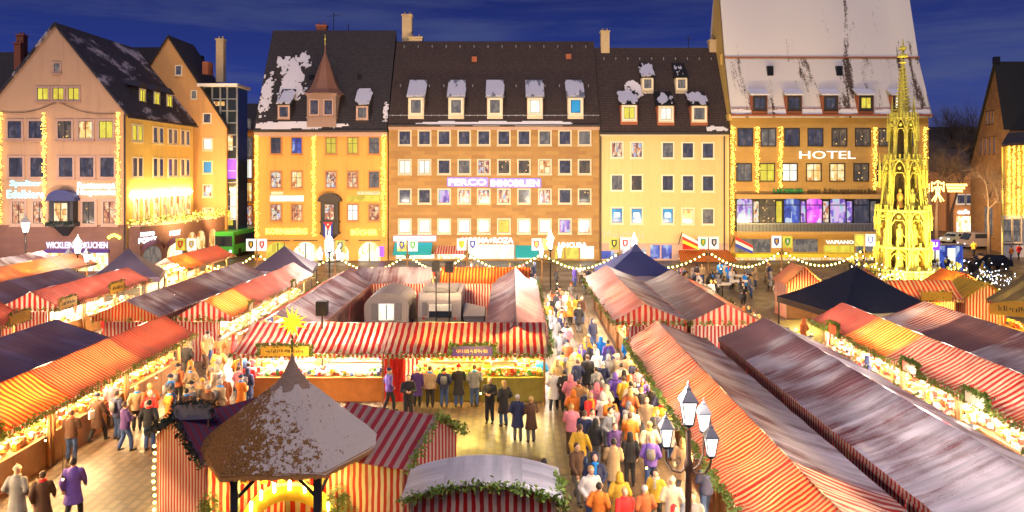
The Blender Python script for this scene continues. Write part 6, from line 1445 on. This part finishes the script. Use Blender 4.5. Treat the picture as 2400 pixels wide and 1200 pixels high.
# ================= vehicles
def car(x, y, rz, label, paint='carpaint', L_=4.2, W_=1.75, H_=1.5, van=False, name='parked_car', cat='car'):
    t = thing(name, label, cat, (x, y, 0), R(rz))
    prof = [(-L_/2,.35),(-L_/2,.85),(-L_*.42,.98),(-L_*.30,H_-.02),(L_*.12,H_),(L_*.26,1.0),(L_*.46,.88),(L_/2,.6),(L_/2,.35)] if not van else [(-L_/2,.35),(-L_/2,H_-.1),(-L_*.46,H_),(L_*.30,H_),(L_*.42,1.15),(L_/2,1.0),(L_/2,.35)]
    b = MB(); b.loft([[(px_, -W_/2, z) for px_, z in prof],[(px_, W_/2, z) for px_, z in prof]], smooth=False); b.build('body', M[paint], t)
    for s in (-1,1):
        b = MB(); zz = H_*.66
        b.box(-L_*.28 if not van else -L_*.42, L_*.12 if not van else L_*.26, s*W_/2-.01, s*W_/2+.01, zz, H_-.16); b.build('side_window', M['glassdark'], t)
        for xx in (-L_*.32, L_*.32):
            MB().tube((xx, s*(W_/2-.15), .32), (xx, s*(W_/2+.02), .32), .32, n=16).build('wheel', M['rubber'], t)
        MB().ball((L_/2-.05, s*W_*.34, .68), .12).build('headlight', M['text_white'], t)
    b = MB(); a_ = (L_*.12, H_-.05) if not van else (L_*.31, H_-.1); c_ = (L_*.26, 1.02) if not van else (L_*.42, 1.18)
    b.add([(a_[0]+.03,-W_*.42,a_[1]),(a_[0]+.03,W_*.42,a_[1]),(c_[0]+.03,W_*.45,c_[1]),(c_[0]+.03,-W_*.45,c_[1])],[(0,1,2,3)]); b.build('windscreen', M['glassdark'], t)
    return t
car((2240-1200)*104/FPX, 104, 200, 'pale green parked police car near the cafe', 'carpaint')
car((2296-1200)*97/FPX, 97, 185, 'cream police van parked before the old stone gable', 'caravan', 5, 1.9, 2.1, True, 'parked_van', 'van')
car((2315-1200)*77/FPX, 77, 170, 'dark low car on the open paving at the right', 'black', 4.0)
bs = thing('city_bus', 'bright green bus standing in the lane left of the orange bookshop', 'bus', (-33.0, 91.5, 0), R(88))
b = MB(); b.box(-5,5,-1.25,1.25,.35,2.95); b.build('body', M['green_paint'], bs); b = MB(); b.box(-5.03,-4.99,-1.1,1.1,1.3,2.5); b.build('windscreen', M['glassdark'], bs)
for s in (-1,1):
    b = MB(); b.box(-4.6,4.6,s*1.25-.01,s*1.25+.02,1.5,2.5); b.build('side_window', M['glassdark'], bs)
    for xx in (-3.2,3.2): MB().tube((xx,s*1.05,.48),(xx,s*1.27,.48),.48,n=16).build('wheel', M['rubber'], bs)
    MB().ball((-5.0,s*.9,.75),.16).build('headlight', M['text_white'], bs)
# metro sign, kiosk behind the fountain
q = thing('metro_sign', 'purple illuminated sign on a pole right of the fountain', 'sign', (41.5, 74, 0)); MB().tube((0,0,0),(0,0,3),.06).build('pole', M['iron'], q); b = MB(); b.box(-.42,.42,-.08,.08,2.2,3.2); b.build('board', M['purple_neon'], q); lettering('U', .4, .45, M['text_white'], q, (0,-.1,2.75), bold=.03)
q = thing('glass_kiosk', 'blue-white lit glass shelter right of the fountain', 'shelter', (43.5, 76, 0)); b = MB(); b.box(-1.9,1.9,-.05,.05,0,2.5); b.build('panel', M['p_blue'], q)
for k in (-.9,.7): b = MB(); b.box(k-.35,k+.35,-.2,-.06,.3,2.2); b.build('lit_poster', M['p_white'], q)
b = MB(); b.box(-2,2,-.8,1.0,2.5,2.6); b.build('roof', M['zinc'], q)
# ================= people
SKIN = plain('skin', (.62,.36,.25), .6, var=.08)
HAIRM = {'brown': plain('hair_brown', (.07,.035,.02), .6), 'blonde': plain('hair_blonde', (.45,.28,.10), .6), 'grey': plain('hair_grey', (.42,.40,.38), .6), 'dark': plain('hair_dark', (.015,.012,.012), .5)}
COL = {'black': (.016,.016,.022), 'navy': (.018,.025,.08), 'dark brown': (.07,.032,.02), 'beige': (.40,.27,.15), 'orange': (.72,.19,.02), 'red': (.62,.02,.02), 'bright blue': (.01,.22,.72), 'purple': (.07,.03,.15), 'mustard': (.55,.33,.03), 'cream': (.55,.44,.32), 'white': (.62,.58,.56), 'olive': (.12,.12,.04), 'grey': (.17,.17,.19), 'pink': (.62,.20,.26), 'rust': (.38,.10,.03), 'violet': (.14,.08,.42), 'camel': (.42,.22,.08), 'dark green': (.02,.09,.05)}
CM = {k: plain('cloth_'+k.replace(' ', '_'), v, .85, var=.25, scale=9, bumpy=.2) for k, v in COL.items()}
TR = {'blue jeans': plain('jeans', (.035,.07,.20), .9), 'black trousers': CM['black'], 'grey trousers': plain('trouser_grey', (.12,.12,.13), .9), 'brown trousers': plain('trouser_brown', (.09,.05,.03), .9)}
SHOE = plain('shoe', (.02,.015,.012), .5)
def remeshed(name, b, vox, smooth=3):
    me = b.mesh(name); o = bpy.data.objects.new(name, me); col.objects.link(o)
    r_ = o.modifiers.new('r', 'REMESH'); r_.mode = 'VOXEL'; r_.voxel_size = vox; r_.use_smooth_shade = True
    s_ = o.modifiers.new('s', 'SMOOTH'); s_.iterations = smooth; s_.factor = .5
    bpy.context.view_layer.update()
    m2 = bpy.data.meshes.new_from_object(o.evaluated_get(bpy.context.evaluated_depsgraph_get())); m2.name = name
    bpy.data.objects.remove(o); bpy.data.meshes.remove(me); m2.materials.clear(); m2.materials.append(None)
    return m2
def ring(cx, cy, z, rx, ry, n=12): return [(cx+rx*math.cos(2*math.pi*i/n), cy+ry*math.sin(2*math.pi*i/n), z) for i in range(n)]
def limb(b, pts, rs):
    for i in range(len(pts)-1): b.tube(pts[i], pts[i+1], rs[i], rs[i+1], n=9, smooth=True)
    for p, r in zip(pts, rs): b.ball(p, r*.99, n=8, k=6)
def pose_points(kind, sd):
    """facing -y; returns joints"""
    J = {}
    st = {'stand': (0,0), 'lean': (.02,-.02), 'walk': (.26,-.24), 'stroll': (.16,-.16)}[kind[0]]
    for s, off in ((-1, st[0]), (1, st[1])):
        hip = Vector((s*.09, 0, .90)); ank = Vector((s*.11, -off, .09 if off >= 0 else .13)); knee = Vector((s*.10, -off*.5-.05-abs(off)*.12, .49))
        J['leg%d' % s] = [hip, knee, ank]
    for s in (-1, 1):
        sh = Vector((s*.185, .0, 1.40))
        if kind[1] == 'down': el, wr = Vector((s*.25, .04, 1.13)), Vector((s*.24, -.04, .90))
        elif kind[1] == 'pocket': el, wr = Vector((s*.29, .08, 1.15)), Vector((s*.19, -.11, .98))
        elif kind[1] == 'hold': el, wr = Vector((s*.25, -.05, 1.14)), Vector((s*.08, -.27, 1.16))
        elif kind[1] == 'swing': el, wr = Vector((s*.25, s*.12+.02, 1.14)), Vector((s*.22, s*.20-.10, .93))
        elif kind[1] == 'reach': el, wr = (Vector((s*.27, -.12, 1.18)), Vector((s*.20, -.36, 1.25))) if s == 1 else (Vector((s*.26, .04, 1.13)), Vector((s*.22, -.08, .92)))
        J['arm%d' % s] = [sh, el, wr]
    return J
def make_set(kind, longcoat):
    J = pose_points(kind, 0); out = {}
    b = MB()
    b.loft([ring(0,0,.86,.15,.10), ring(0,0,.95,.165,.115), ring(0,0,1.08,.14,.10), ring(0,0,1.25,.165,.115), ring(0,0,1.38,.175,.105), ring(0,0,1.45,.10,.08)])
    b.tube((0,.0,1.40),(0,-.015,1.56),.058,.052,n=9); 
    b.ball((0,-.02,1.635),.078,.098,.118,n=14,k=10); b.ball((0,-.045,1.575),.055,.062,.05,n=10,k=6)
    b.add([(0,-.112,1.66),(-.018,-.108,1.60),(.018,-.108,1.60),(0,-.142,1.612)],[(0,3,1),(0,2,3),(1,3,2),(0,1,2)])
    for s in (-1,1):
        limb(b, J['leg%d' % s], [.085,.056,.040]); limb(b, J['arm%d' % s], [.055,.042,.028]); b.ball((s*.078,-.01,1.63),.016,.026,.034,n=6,k=4)
    me = remeshed('body', b, .019, 2)
    # hands with five fingers and eyes/mouth joined to the same mesh
    h = MB()
    for s in (-1,1):
        el, wr = J['arm%d' % s][1], J['arm%d' % s][2]; d = (wr-el).normalized(); side = d.cross(Vector((0,1,0.2))).normalized(); pal = side.cross(d).normalized()
        limb(h, [wr-d*.03, wr+d*.03, wr+d*.075], [.026,.034,.036])
        for k in range(4):
            base = wr+d*.08+side*(.028-.018*k); ln = (.066,.074,.070,.056)[k]; limb(h, [base, base+d*ln*.5+pal*.008, base+d*ln*.85+pal*.03], [.0095,.009,.0075])
        tb = wr+d*.025+side*.034*(1); limb(h, [tb, tb+side*.022+d*.03, tb+side*.024+d*.062+pal*.012], [.012,.0105,.009])
    hm_ = h.mesh('h'); e2 = MB()
    tot = MB(); 
    for src, mi in ((me, 0), (hm_, 0)):
        tot.mi = mi; tot.add([v.co[:] for v in src.vertices], [tuple(p.vertices) for p in src.polygons], True)
    tot.mi = 1
    for s in (-1,1): tot.ball((s*.030,-.108,1.642),.011,.008,.009,n=6,k=4)
    tot.add([(-.024,-.112,1.578),(.024,-.112,1.578),(.020,-.114,1.572),(-.020,-.114,1.572)],[(0,1,2,3)])
    fin = tot.mesh('body', [SKIN, M['hair_dark']]); out['body'] = fin
    # trousers
    b = MB(); b.loft([ring(0,0,.80,.14,.105), ring(0,0,.90,.178,.128), ring(0,0,1.02,.168,.122)])
    for s in (-1,1): hp, kn, an = J['leg%d' % s]; limb(b, [hp, kn, an+Vector((0,.0,.03))], [.108,.082,.070])
    out['trousers'] = remeshed('trousers', b, .025, 2)
    b = MB()
    for s in (-1,1):
        an = J['leg%d' % s][2]; b.loft([[(an.x+.045*math.cos(t), an.y-.06+.13*math.sin(t), z_+an.z-.09) for t in [2*math.pi*i/10 for i in range(10)]] for z_ in (.0, .05)]); b.ball((an.x, an.y+.01, an.z+.0), .052, .06, .07, n=8, k=5)
    out['shoe'] = b.mesh('shoes', [SHOE])
    # coat
    b = MB(); zb = .52 if longcoat else .80; fl = .26 if longcoat else .205
    dy = 0
    b.loft([ring(0,dy,zb,fl,fl*.80), ring(0,0,(zb+.98)/2+.05,.205,.155), ring(0,0,1.02,.185,.140), ring(0,0,1.14,.178,.135), ring(0,0,1.28,.198,.145), ring(0,.005,1.39,.205,.130), ring(0,.01,1.455,.13,.10), ring(0,.0,1.51,.085,.082)])
    for s in (-1,1): sh, el, wr = J['arm%d' % s]; limb(b, [sh, el, wr-(wr-el).normalized()*.01], [.086,.072,.055])
    b.lathe((0,.0,1.47),[(.10,0),(.098,.035),(.082,.045)],12)
    out['coat'] = remeshed('coat', b, .026, 2)
    return out
def headgear():
    H = {}
    def cap(n, ztop, back, low, f=1.0):
        b = MB(); b.ball((0,.004,1.655),.090*f,.108*f,.108*f+ztop,n=16,k=10); return b
    b = cap(0, .0, 0, 0); b.v = [(x, max(y, -.052) if z < 1.70 else y, max(z, 1.585 if y > .0 else 1.655)) for x, y, z in b.v]; H['short hair'] = b.mesh('hair')
    b = MB(); b.ball((0,.004,1.655),.096,.112,.112,n=16,k=10); b.v = [(x, max(y, -.045) if z < 1.70 else y, z) for x, y, z in b.v]
    b.loft([ring(0,.045,1.66,.090,.062), ring(0,.065,1.55,.092,.05), ring(0,.075,1.42,.080,.036)]); b.v = [(x, y, z) for x, y, z in b.v]; H['long hair'] = b.mesh('hair')
    b = MB(); b.ball((0,-.002,1.675),.096,.115,.105,n=16,k=10); b.v = [(x, y, max(z, 1.662)) for x, y, z in b.v]; b.lathe((0,-.006,1.655),[(.094,0),(.102,.02),(.100,.05),(.092,.055)],14); b.ball((0,0,1.785),.026); H['knit cap'] = b.mesh('knit_cap')
    b = MB(); b.loft([ring(0,.02,1.46,.13,.115,14), ring(0,.02,1.55,.108,.118,14), ring(0,.022,1.64,.108,.122,14), ring(0,.025,1.72,.092,.11,14), ring(0,.03,1.775,.04,.06,14)]); b.v = [(x, max(y, -.058), z) for x, y, z in b.v]; H['hood'] = b.mesh('hood')
    b = MB(); b.ball((0,0,1.69),.092,.108,.085,n=14,k=8); b.lathe((0,-.005,1.668),[(.15,0),(.15,.012),(.09,.02)],16); H['brimmed hat'] = b.mesh('hat')
    for m_ in H.values():
        for p in m_.polygons: p.use_smooth = True
        m_.materials.append(None)
    return H
KINDS_P = [('stand','pocket'),('stand','down'),('stand','hold'),('walk','swing'),('stroll','pocket'),('lean','reach'),('stroll','hold')]
SETS = {(k, lc): make_set(k, lc) for k in KINDS_P for lc in (False, True)}
HG_ = headgear()
def obj_mat(nm, me, par, mat):
    o = bpy.data.objects.new(nm, me); col.objects.link(o); o.parent = par
    if not me.materials: me.materials.append(None)
    o.material_slots[0].link = 'OBJECT'; o.material_slots[0].material = mat; return o
b = MB(); b.loft([ring(0,.0,-.17,.12,.05), ring(0,0,.0,.15,.075), ring(0,0,.16,.12,.055)]); b.tube((-.08,-.06,.15),(-.10,-.17,.1),.014,n=5); b.tube((.08,-.06,.15),(.10,-.17,.1),.014,n=5); PACK = b.mesh('backpack'); 
b = MB(); b.box(-.04,.04,-.12,.12,-.28,0); b.path([(0,-.08,0),(0,-.04,.10),(0,.04,.10),(0,.08,0)], .008, 4); BAG = b.mesh('bag')
b = MB(); b.loft([ring(0,0,1.45,.105,.095), ring(0,0,1.49,.115,.105), ring(0,0,1.53,.088,.088)]); b.box(-.02,.05,-.165,-.135,1.22,1.47); SCARF = b.mesh('scarf')
used_labels = set()
def person(x, y, face, coat, trou, head, hair, kind, longc, label, group, scale=1.0, extra=None, z=0):
    """face = compass heading of the gaze in degrees: 0 looks to the camera (-y), 180 away, 90 to +x"""
    assert label not in used_labels, label
    used_labels.add(label)
    t = thing('person', label, 'person', (x, y, z), R(face), group); t.scale = (scale*1.02, scale*1.02, scale)
    S_ = SETS[(kind, longc)]
    link('body', S_['body'], t); cb = obj_mat('coat', S_['coat'], t, CM[coat]); obj_mat('trousers', S_['trousers'], t, TR[trou]); link('shoes', S_['shoe'], t)
    hm2 = HAIRM[hair] if 'hair' in head else CM[coat] if head == 'hood' else CM[{'knit cap': rp_.choice(['red','cream','black','navy','mustard','violet']), 'brimmed hat': 'black'}[head]]
    if 'hair' not in head and head != 'hood': hm2 = CM[extra_cap.get(label, None) or {'knit cap': ['red','cream','navy','mustard'][len(used_labels) % 4], 'brimmed hat': 'black'}[head]]
    obj_mat('hair' if 'hair' in head else head.replace(' ', '_'), HG_[head], t, hm2)
    if len(label) % 5 < 2: obj_mat('scarf', SCARF, t, CM[['red','cream','grey','mustard','bright blue','rust'][len(label) % 6]])
    if extra in ('backpack', 'white bag'):
        o = obj_mat('backpack' if extra == 'backpack' else 'shoulder_bag', PACK if extra == 'backpack' else BAG, t, CM['grey' if extra == 'backpack' else 'white']); o.location = (0, .20, 1.22) if extra == 'backpack' else (.0, .22, 1.18)
    if extra == 'bag': o = obj_mat('carrier_bag', BAG, t, CM['white' if len(label) % 2 else 'olive']); w_ = pose_points(kind, 0)['arm1'][2]; o.location = (w_.x+.03, w_.y, w_.z-.16)
    return t
rp_ = random.Random(11); extra_cap = {}
def ptw(px, py, z=0): p = at(px, py, z); return p.x, p.y
placed = []
# -- the people one can tell apart (px, py = where the feet stand in the photograph)
NAMED = [
 (167,1080,190,'dark brown','blue jeans','short hair','brown',('stand','hold'),False,'person in brown jacket and jeans alone at the left wooden counter',None),
 (228,1034,160,'dark brown','black trousers','knit cap','brown',('walk','swing'),True,'person in dark quilted coat with a white shoulder bag mid-stride','white bag'),
 (293,1057,140,'purple','blue jeans','short hair','brown',('stroll','hold'),False,'person in plum jacket and blue jeans with brown shoes on the golden paving',None),
 (275,1030,150,'navy','blue jeans','short hair','dark',('stand','pocket'),False,'person in navy jacket right behind the plum jacket','backpack'),
 (321,1008,200,'beige','black trousers','short hair','blonde',('stand','pocket'),False,'person in beige jacket by the left counter, behind the navy and plum jackets',None),
 (350,1055,185,'black','blue jeans','short hair','dark',('stand','pocket'),False,'slim person in black jacket and jeans beside the framed sign board',None),
 (262,1000,230,'pink','black trousers','knit cap','brown',('stand','hold'),True,'person in pink coat at the left counter behind the quilted coat',None),
 (172,1222,195,'violet','black trousers','short hair','dark',('walk','swing'),True,'person in dark violet coat crossing the bottom left paving',None),
 (978,954,175,'purple','black trousers','short hair','grey',('lean','reach'),True,'person in purple-grey coat first from the left at the green counter','bag'),
 (1008,954,180,'beige','black trousers','short hair','brown',('stand','down'),False,'person in short beige jacket second from the left at the green counter',None),
 (1041,954,178,'navy','blue jeans','short hair','dark',('stand','pocket'),False,'tall person in navy jacket and jeans in the middle at the green counter','backpack'),
 (1075,954,182,'black','blue jeans','knit cap','dark',('stand','hold'),True,'person in long black coat fourth from the left at the green counter',None),
 (1112,953,185,'grey','blue jeans','short hair','brown',('stand','pocket'),False,'tall person in grey jacket at the right end of the five at the green counter',None),
 (912,962,120,'violet','black trousers','knit cap','brown',('stroll','pocket'),False,'small person in violet coat before the red curtain',None),
 (957,985,10,'black','black trousers','short hair','dark',('stand','hold'),False,'person in black jacket with backpack behind the striped hut roof','backpack'),
 (1148,990,350,'black','black trousers','short hair','blonde',('stand','hold'),False,'person in black jacket facing us, eating, left of the blonde in black',None),
 (1181,998,215,'black','blue jeans','long hair','blonde',('stand','pocket'),True,'blonde person in black coat and jeans seen from behind',None),
 (1213,1032,165,'navy','grey trousers','short hair','grey',('stand','pocket'),True,'grey-haired person in navy coat next to the brown coat',None),
 (1245,1036,200,'dark brown','grey trousers','short hair','blonde',('stand','hold'),True,'fair-haired person in brown coat next to the navy coat',None),
 (583,945,180,'red','black trousers','short hair','dark',('stand','hold'),False,'person in bright red jacket at the left end of the orange counter',None),
 (560,950,150,'pink','blue jeans','short hair','brown',('stand','pocket'),False,'person in pink jacket beside the red jacket',None),
 (1298,962,165,'white','black trousers','short hair','blonde',('stroll','pocket'),True,'person in long white coat at the left edge of the busy lane',None),
 (1323,964,190,'black','black trousers','short hair','dark',('stroll','pocket'),True,'person in long black coat right next to the white coat',None),
 (1268,925,200,'bright blue','blue jeans','knit cap','brown',('stroll','pocket'),False,'person in bright blue jacket near the end of the green counter',None),
 (1357,992,180,'camel','dark' and 'brown trousers','short hair','brown',('stand','down'),True,'person in camel coat between the black coat and the orange jacket',None),
 (1384,1032,30,'red','blue jeans','long hair','blonde',('walk','swing'),False,'person in red jacket striding toward us in the lane',None),
 (1430,1040,15,'orange','brown trousers','short hair','grey',('stroll','hold'),False,'person in orange jacket in the middle of the lane',None),
 (1408,870,180,'bright blue','black trousers','hood','dark',('stroll','pocket'),True,'person in hooded bright blue cape in the thick of the crowd',None),
 (1425,880,200,'violet','blue jeans','short hair','dark',('stroll','pocket'),False,'person in violet jacket behind the hooded blue cape',None),
 (1350,900,170,'mustard','brown trousers','short hair','blonde',('stroll','pocket'),True,'person in long mustard coat in the upper lane crowd',None),
 (1540,990,190,'bright blue','blue jeans','short hair','brown',('walk','swing'),False,'person in bright blue jacket beneath the right-hand garland','backpack'),
 (1520,960,170,'cream','grey trousers','short hair','brown',('stand','hold'),True,'person in cream coat beneath the right-hand garland',None),
 (1500,930,180,'rust','black trousers','short hair','grey',('stand','pocket'),True,'person in tall rust coat near the right-hand row corner',None),
 (1478,1020,160,'rust','grey trousers','long hair','blonde',('stroll','pocket'),False,'person with long blonde hair and rust jacket in the lane',None),
 (1480,1075,175,'cream','blue jeans','short hair','blonde',('stroll','hold'),True,'person in cream coat and blue jeans, lower lane',None),
 (1440,1112,20,'purple','black trousers','short hair','brown',('walk','swing'),False,'person in purple jacket heading toward us, lower lane',None),
 (1525,1150,170,'violet','blue jeans','knit cap','brown',('stroll','pocket'),False,'person in vivid violet jacket left of the lantern post','backpack'),
 (1385,1240,15,'white','blue jeans','short hair','blonde',('stroll','pocket'),False,'person in white jacket at the bottom of the lane',None),
 (1452,1250,180,'mustard','brown trousers','hood','brown',('stroll','pocket'),True,'person in hooded mustard coat at the bottom of the lane',None),
 (1352,1175,30,'dark brown','grey trousers','short hair','brown',('walk','swing'),False,'person in dark brown jacket turning at the lower lane edge',None),
 (1575,1265,170,'cream','brown trousers','knit cap','brown',('stroll','pocket'),True,'person in cream coat just left of the lantern pole foot',None),
 (1655,1225,200,'navy','blue jeans','short hair','dark',('stroll','hold'),False,'person in navy jacket right of the lantern pole by the garland',None),
 (1600,1160,150,'beige','grey trousers','long hair','blonde',('stroll','pocket'),True,'person in beige coat close behind the lantern pole',None),
 (1275,1225,175,'olive','black trousers','short hair','dark',('stand','pocket'),True,'person in olive coat at the corner of the snow-roofed hut',None),
 (40,1245,180,'grey','black trousers','knit cap','grey',('stroll','pocket'),True,'person in grey coat at the very bottom left corner',None),
 (100,1250,200,'dark brown','black trousers','short hair','brown',('walk','swing'),True,'person in brown coat at the bottom left beside the grey coat',None),
 (750,954,0,'orange','black trousers','short hair','dark',('stand','hold'),False,'seller in orange jacket by the orange wooden counter',None),
 (2370,612,200,'orange','blue jeans','short hair','dark',('stroll','pocket'),False,'person in orange jacket on the open paving at the right',None),
 (2388,608,190,'red','black trousers','short hair','dark',('stroll','pocket'),False,'person in red jacket next to the orange one at the right',None),
 (2282,600,160,'mustard','black trousers','knit cap','dark',('walk','swing'),False,'person in yellow jacket crossing near the parked van',None),
 (2302,662,180,'mustard','brown trousers','hood','brown',('stand','pocket'),True,'person in yellow hooded coat beyond the yellow-roofed hut',None),
]
for (px, py, f, c, tr_, hd, hr_, kd, lc, lb, ex) in NAMED:
    x, y = ptw(px, py)
    if lb.startswith('seller'): x, y = -8.6, 33.9
    person(x, y, f, c, tr_, hd, hr_, kd, lc, lb, 'seen people near the stalls' if False else 'visitors one can tell apart', rp_.uniform(.96,1.05), ex); placed.append((x, y))
WORDS_H = {'short hair': '', 'long hair': 'long ', 'knit cap': 'a knit cap', 'hood': 'hood up', 'brimmed hat': 'a brimmed hat'}
def crowd(zone_txt, n, x0, x1, y0, y1, cols, faces, group, mind=.42, seed=0, avoid=()):
    r = random.Random(seed); tries = 0; cnt = 0
    combos = [(c, hd, hr_, tr_, ex) for c in cols for hd in ('short hair','short hair','knit cap','long hair','hood','brimmed hat') for hr_ in ('brown','blonde','grey','dark') for tr_ in TR for ex in (None,'bag','backpack')]
    r.shuffle(combos)
    while cnt < n and tries < n*60 and combos:
        tries += 1; x, y = r.uniform(x0, x1), r.uniform(y0, y1)
        if any((x-a)**2+(y-c_)**2 < mind**2 for a, c_ in placed): continue
        if any(ax0 < x < ax1 and ay0 < y < ay1 for ax0, ax1, ay0, ay1 in avoid): continue
        lab = None
        while combos:
            c, hd, hr_, tr_, ex = combos.pop()
            hw = (hr_+(' long' if hd == 'long hair' else '')+' hair') if 'hair' in hd else WORDS_H[hd]
            lab = 'person in %s coat, %s, %s%s, %s' % (c, hw, tr_, {None: '', 'bag': ' with bag', 'backpack': ' with backpack'}[ex], zone_txt)
            if lab not in used_labels and len(lab.split()) <= 16: break
            lab = None
        if lab is None: break
        person(x, y, r.choice(faces)+r.uniform(-35,35), c, tr_, hd, hr_, r.choice(KINDS_P[:5]), r.random() < .55, lab, group, r.uniform(.92,1.06), ex); placed.append((x, y)); cnt += 1
bright = ['black','navy','dark brown','beige','orange','red','bright blue','black','mustard','cream','white','navy','grey','pink','rust','dark brown','black','navy','violet','grey','bright blue']
warm = ['orange','camel','beige','rust','dark brown','red','cream','orange','camel','black','beige','navy']
crowd('in the dense middle of the right lane', 55, 1.9, 5.6, 25.5, 35.5, bright, (0,180,170,190), 'crowd in the right lane', .42, 1)
crowd('in the right lane beyond the crossing', 28, 2.2, 4.9, 35.5, 56, bright, (0,180), 'crowd in the far right lane', .5, 2)
crowd('at the crossing corner', 6, 5.2, 8.5, 35.2, 37.8, bright, (0,90,180,270), 'crowd at the lane crossing', .5, 3)
crowd('in the left crowd', 27, -14.3, -10.9, 28.2, 35.5, warm, (180,150,210), 'crowd at the left crossing', .46, 4)
crowd('in the crossing behind the left crowd', 10, -17, -12.4, 36.2, 39, warm, (0,90,180), 'crowd behind the left crossing', .5, 5)
crowd('in the lane by the yellow gable', 12, -14.4, -13.1, 40, 57, warm+['bright blue','white'], (0,180), 'people in the left lane', .6, 6)
crowd('at the beer tables', 44, 12.4, 23, 56, 69, ['grey','black','navy','white','cream','bright blue','pink','beige','dark brown'], (0,90,180,270), 'guests by the beer garden', .5, 7, avoid=((18.3,21.2,50,53.5),(13.5,15.5,58,60),(17.5,19.5,60,62),(20.6,22.8,56.5,58.5),(11,13.4,58,61)))
crowd('in the inner right lane', 26, 14.1, 15.7, 22, 41, ['orange','red','mustard','black','camel','navy','bright blue','beige','dark brown','white'], (0,180,90), 'people in the inner right lane', .5, 8)
crowd('at the lane end by the black tent', 14, 12.5, 16.2, 41, 48, warm+['red'], (0,90,180), 'people by the black tent', .55, 9)
crowd('in the white glare beyond the lanes', 18, -4, 8, 60.5, 68, ['grey','white','violet','navy','black','pink'], (0,90,180,270), 'people in the far glare', .7, 10, avoid=((6.5,12.7,55.5,61.8),))
crowd('in the far left lane', 8, -24.7, -22.9, 42, 56, warm, (0,180,90), 'people in the far left lane', .6, 12)
crowd('on the paving by the gilded railing', 10, 38, 46, 66, 74, ['navy','black','grey','bright blue','white'], (0,90,180), 'people right of the fountain', .8, 13)
crowd('in the near part of the right lane', 12, 2.0, 4.9, 17.5, 25.5, bright, (0,180,170), 'crowd in the near right lane', .62, 21)
# beer tables
for i, (x, y) in enumerate(((14.5, 59), (18.5, 61), (21.7, 57.5), (12.2,59.5))):
    t = thing('beer_table', ['standing table with pale cloth nearest the dark wet roofs','standing table before the hotel canopy','standing table next to the lone striped hut','standing table beside the blue tent'][i], 'table', (x, y, 0), 0, 'standing tables'); MB().tube((0,0,0),(0,0,1.06),.05,n=8).build('leg', M['iron'], t); MB().lathe((0,0,1.06),[(.7,0),(.7,.04)],20).build('table_top', M['cream'], t)

for i, (x, y) in enumerate(((16.6, 59.5), (14.2, 65), (19.4, 64))):
    t = thing('beer_table', ['standing table in the middle of the beer garden crowd','standing table closest to the hotel canopy at the back','standing table deep in the beer garden near the banner post'][i], 'table', (x, y, 0), 0, 'standing tables'); MB().tube((0,0,0),(0,0,1.06),.05,n=8).build('leg', M['iron'], t); MB().lathe((0,0,1.06),[(.7,0),(.7,.04)],20).build('table_top', M['cream'], t)
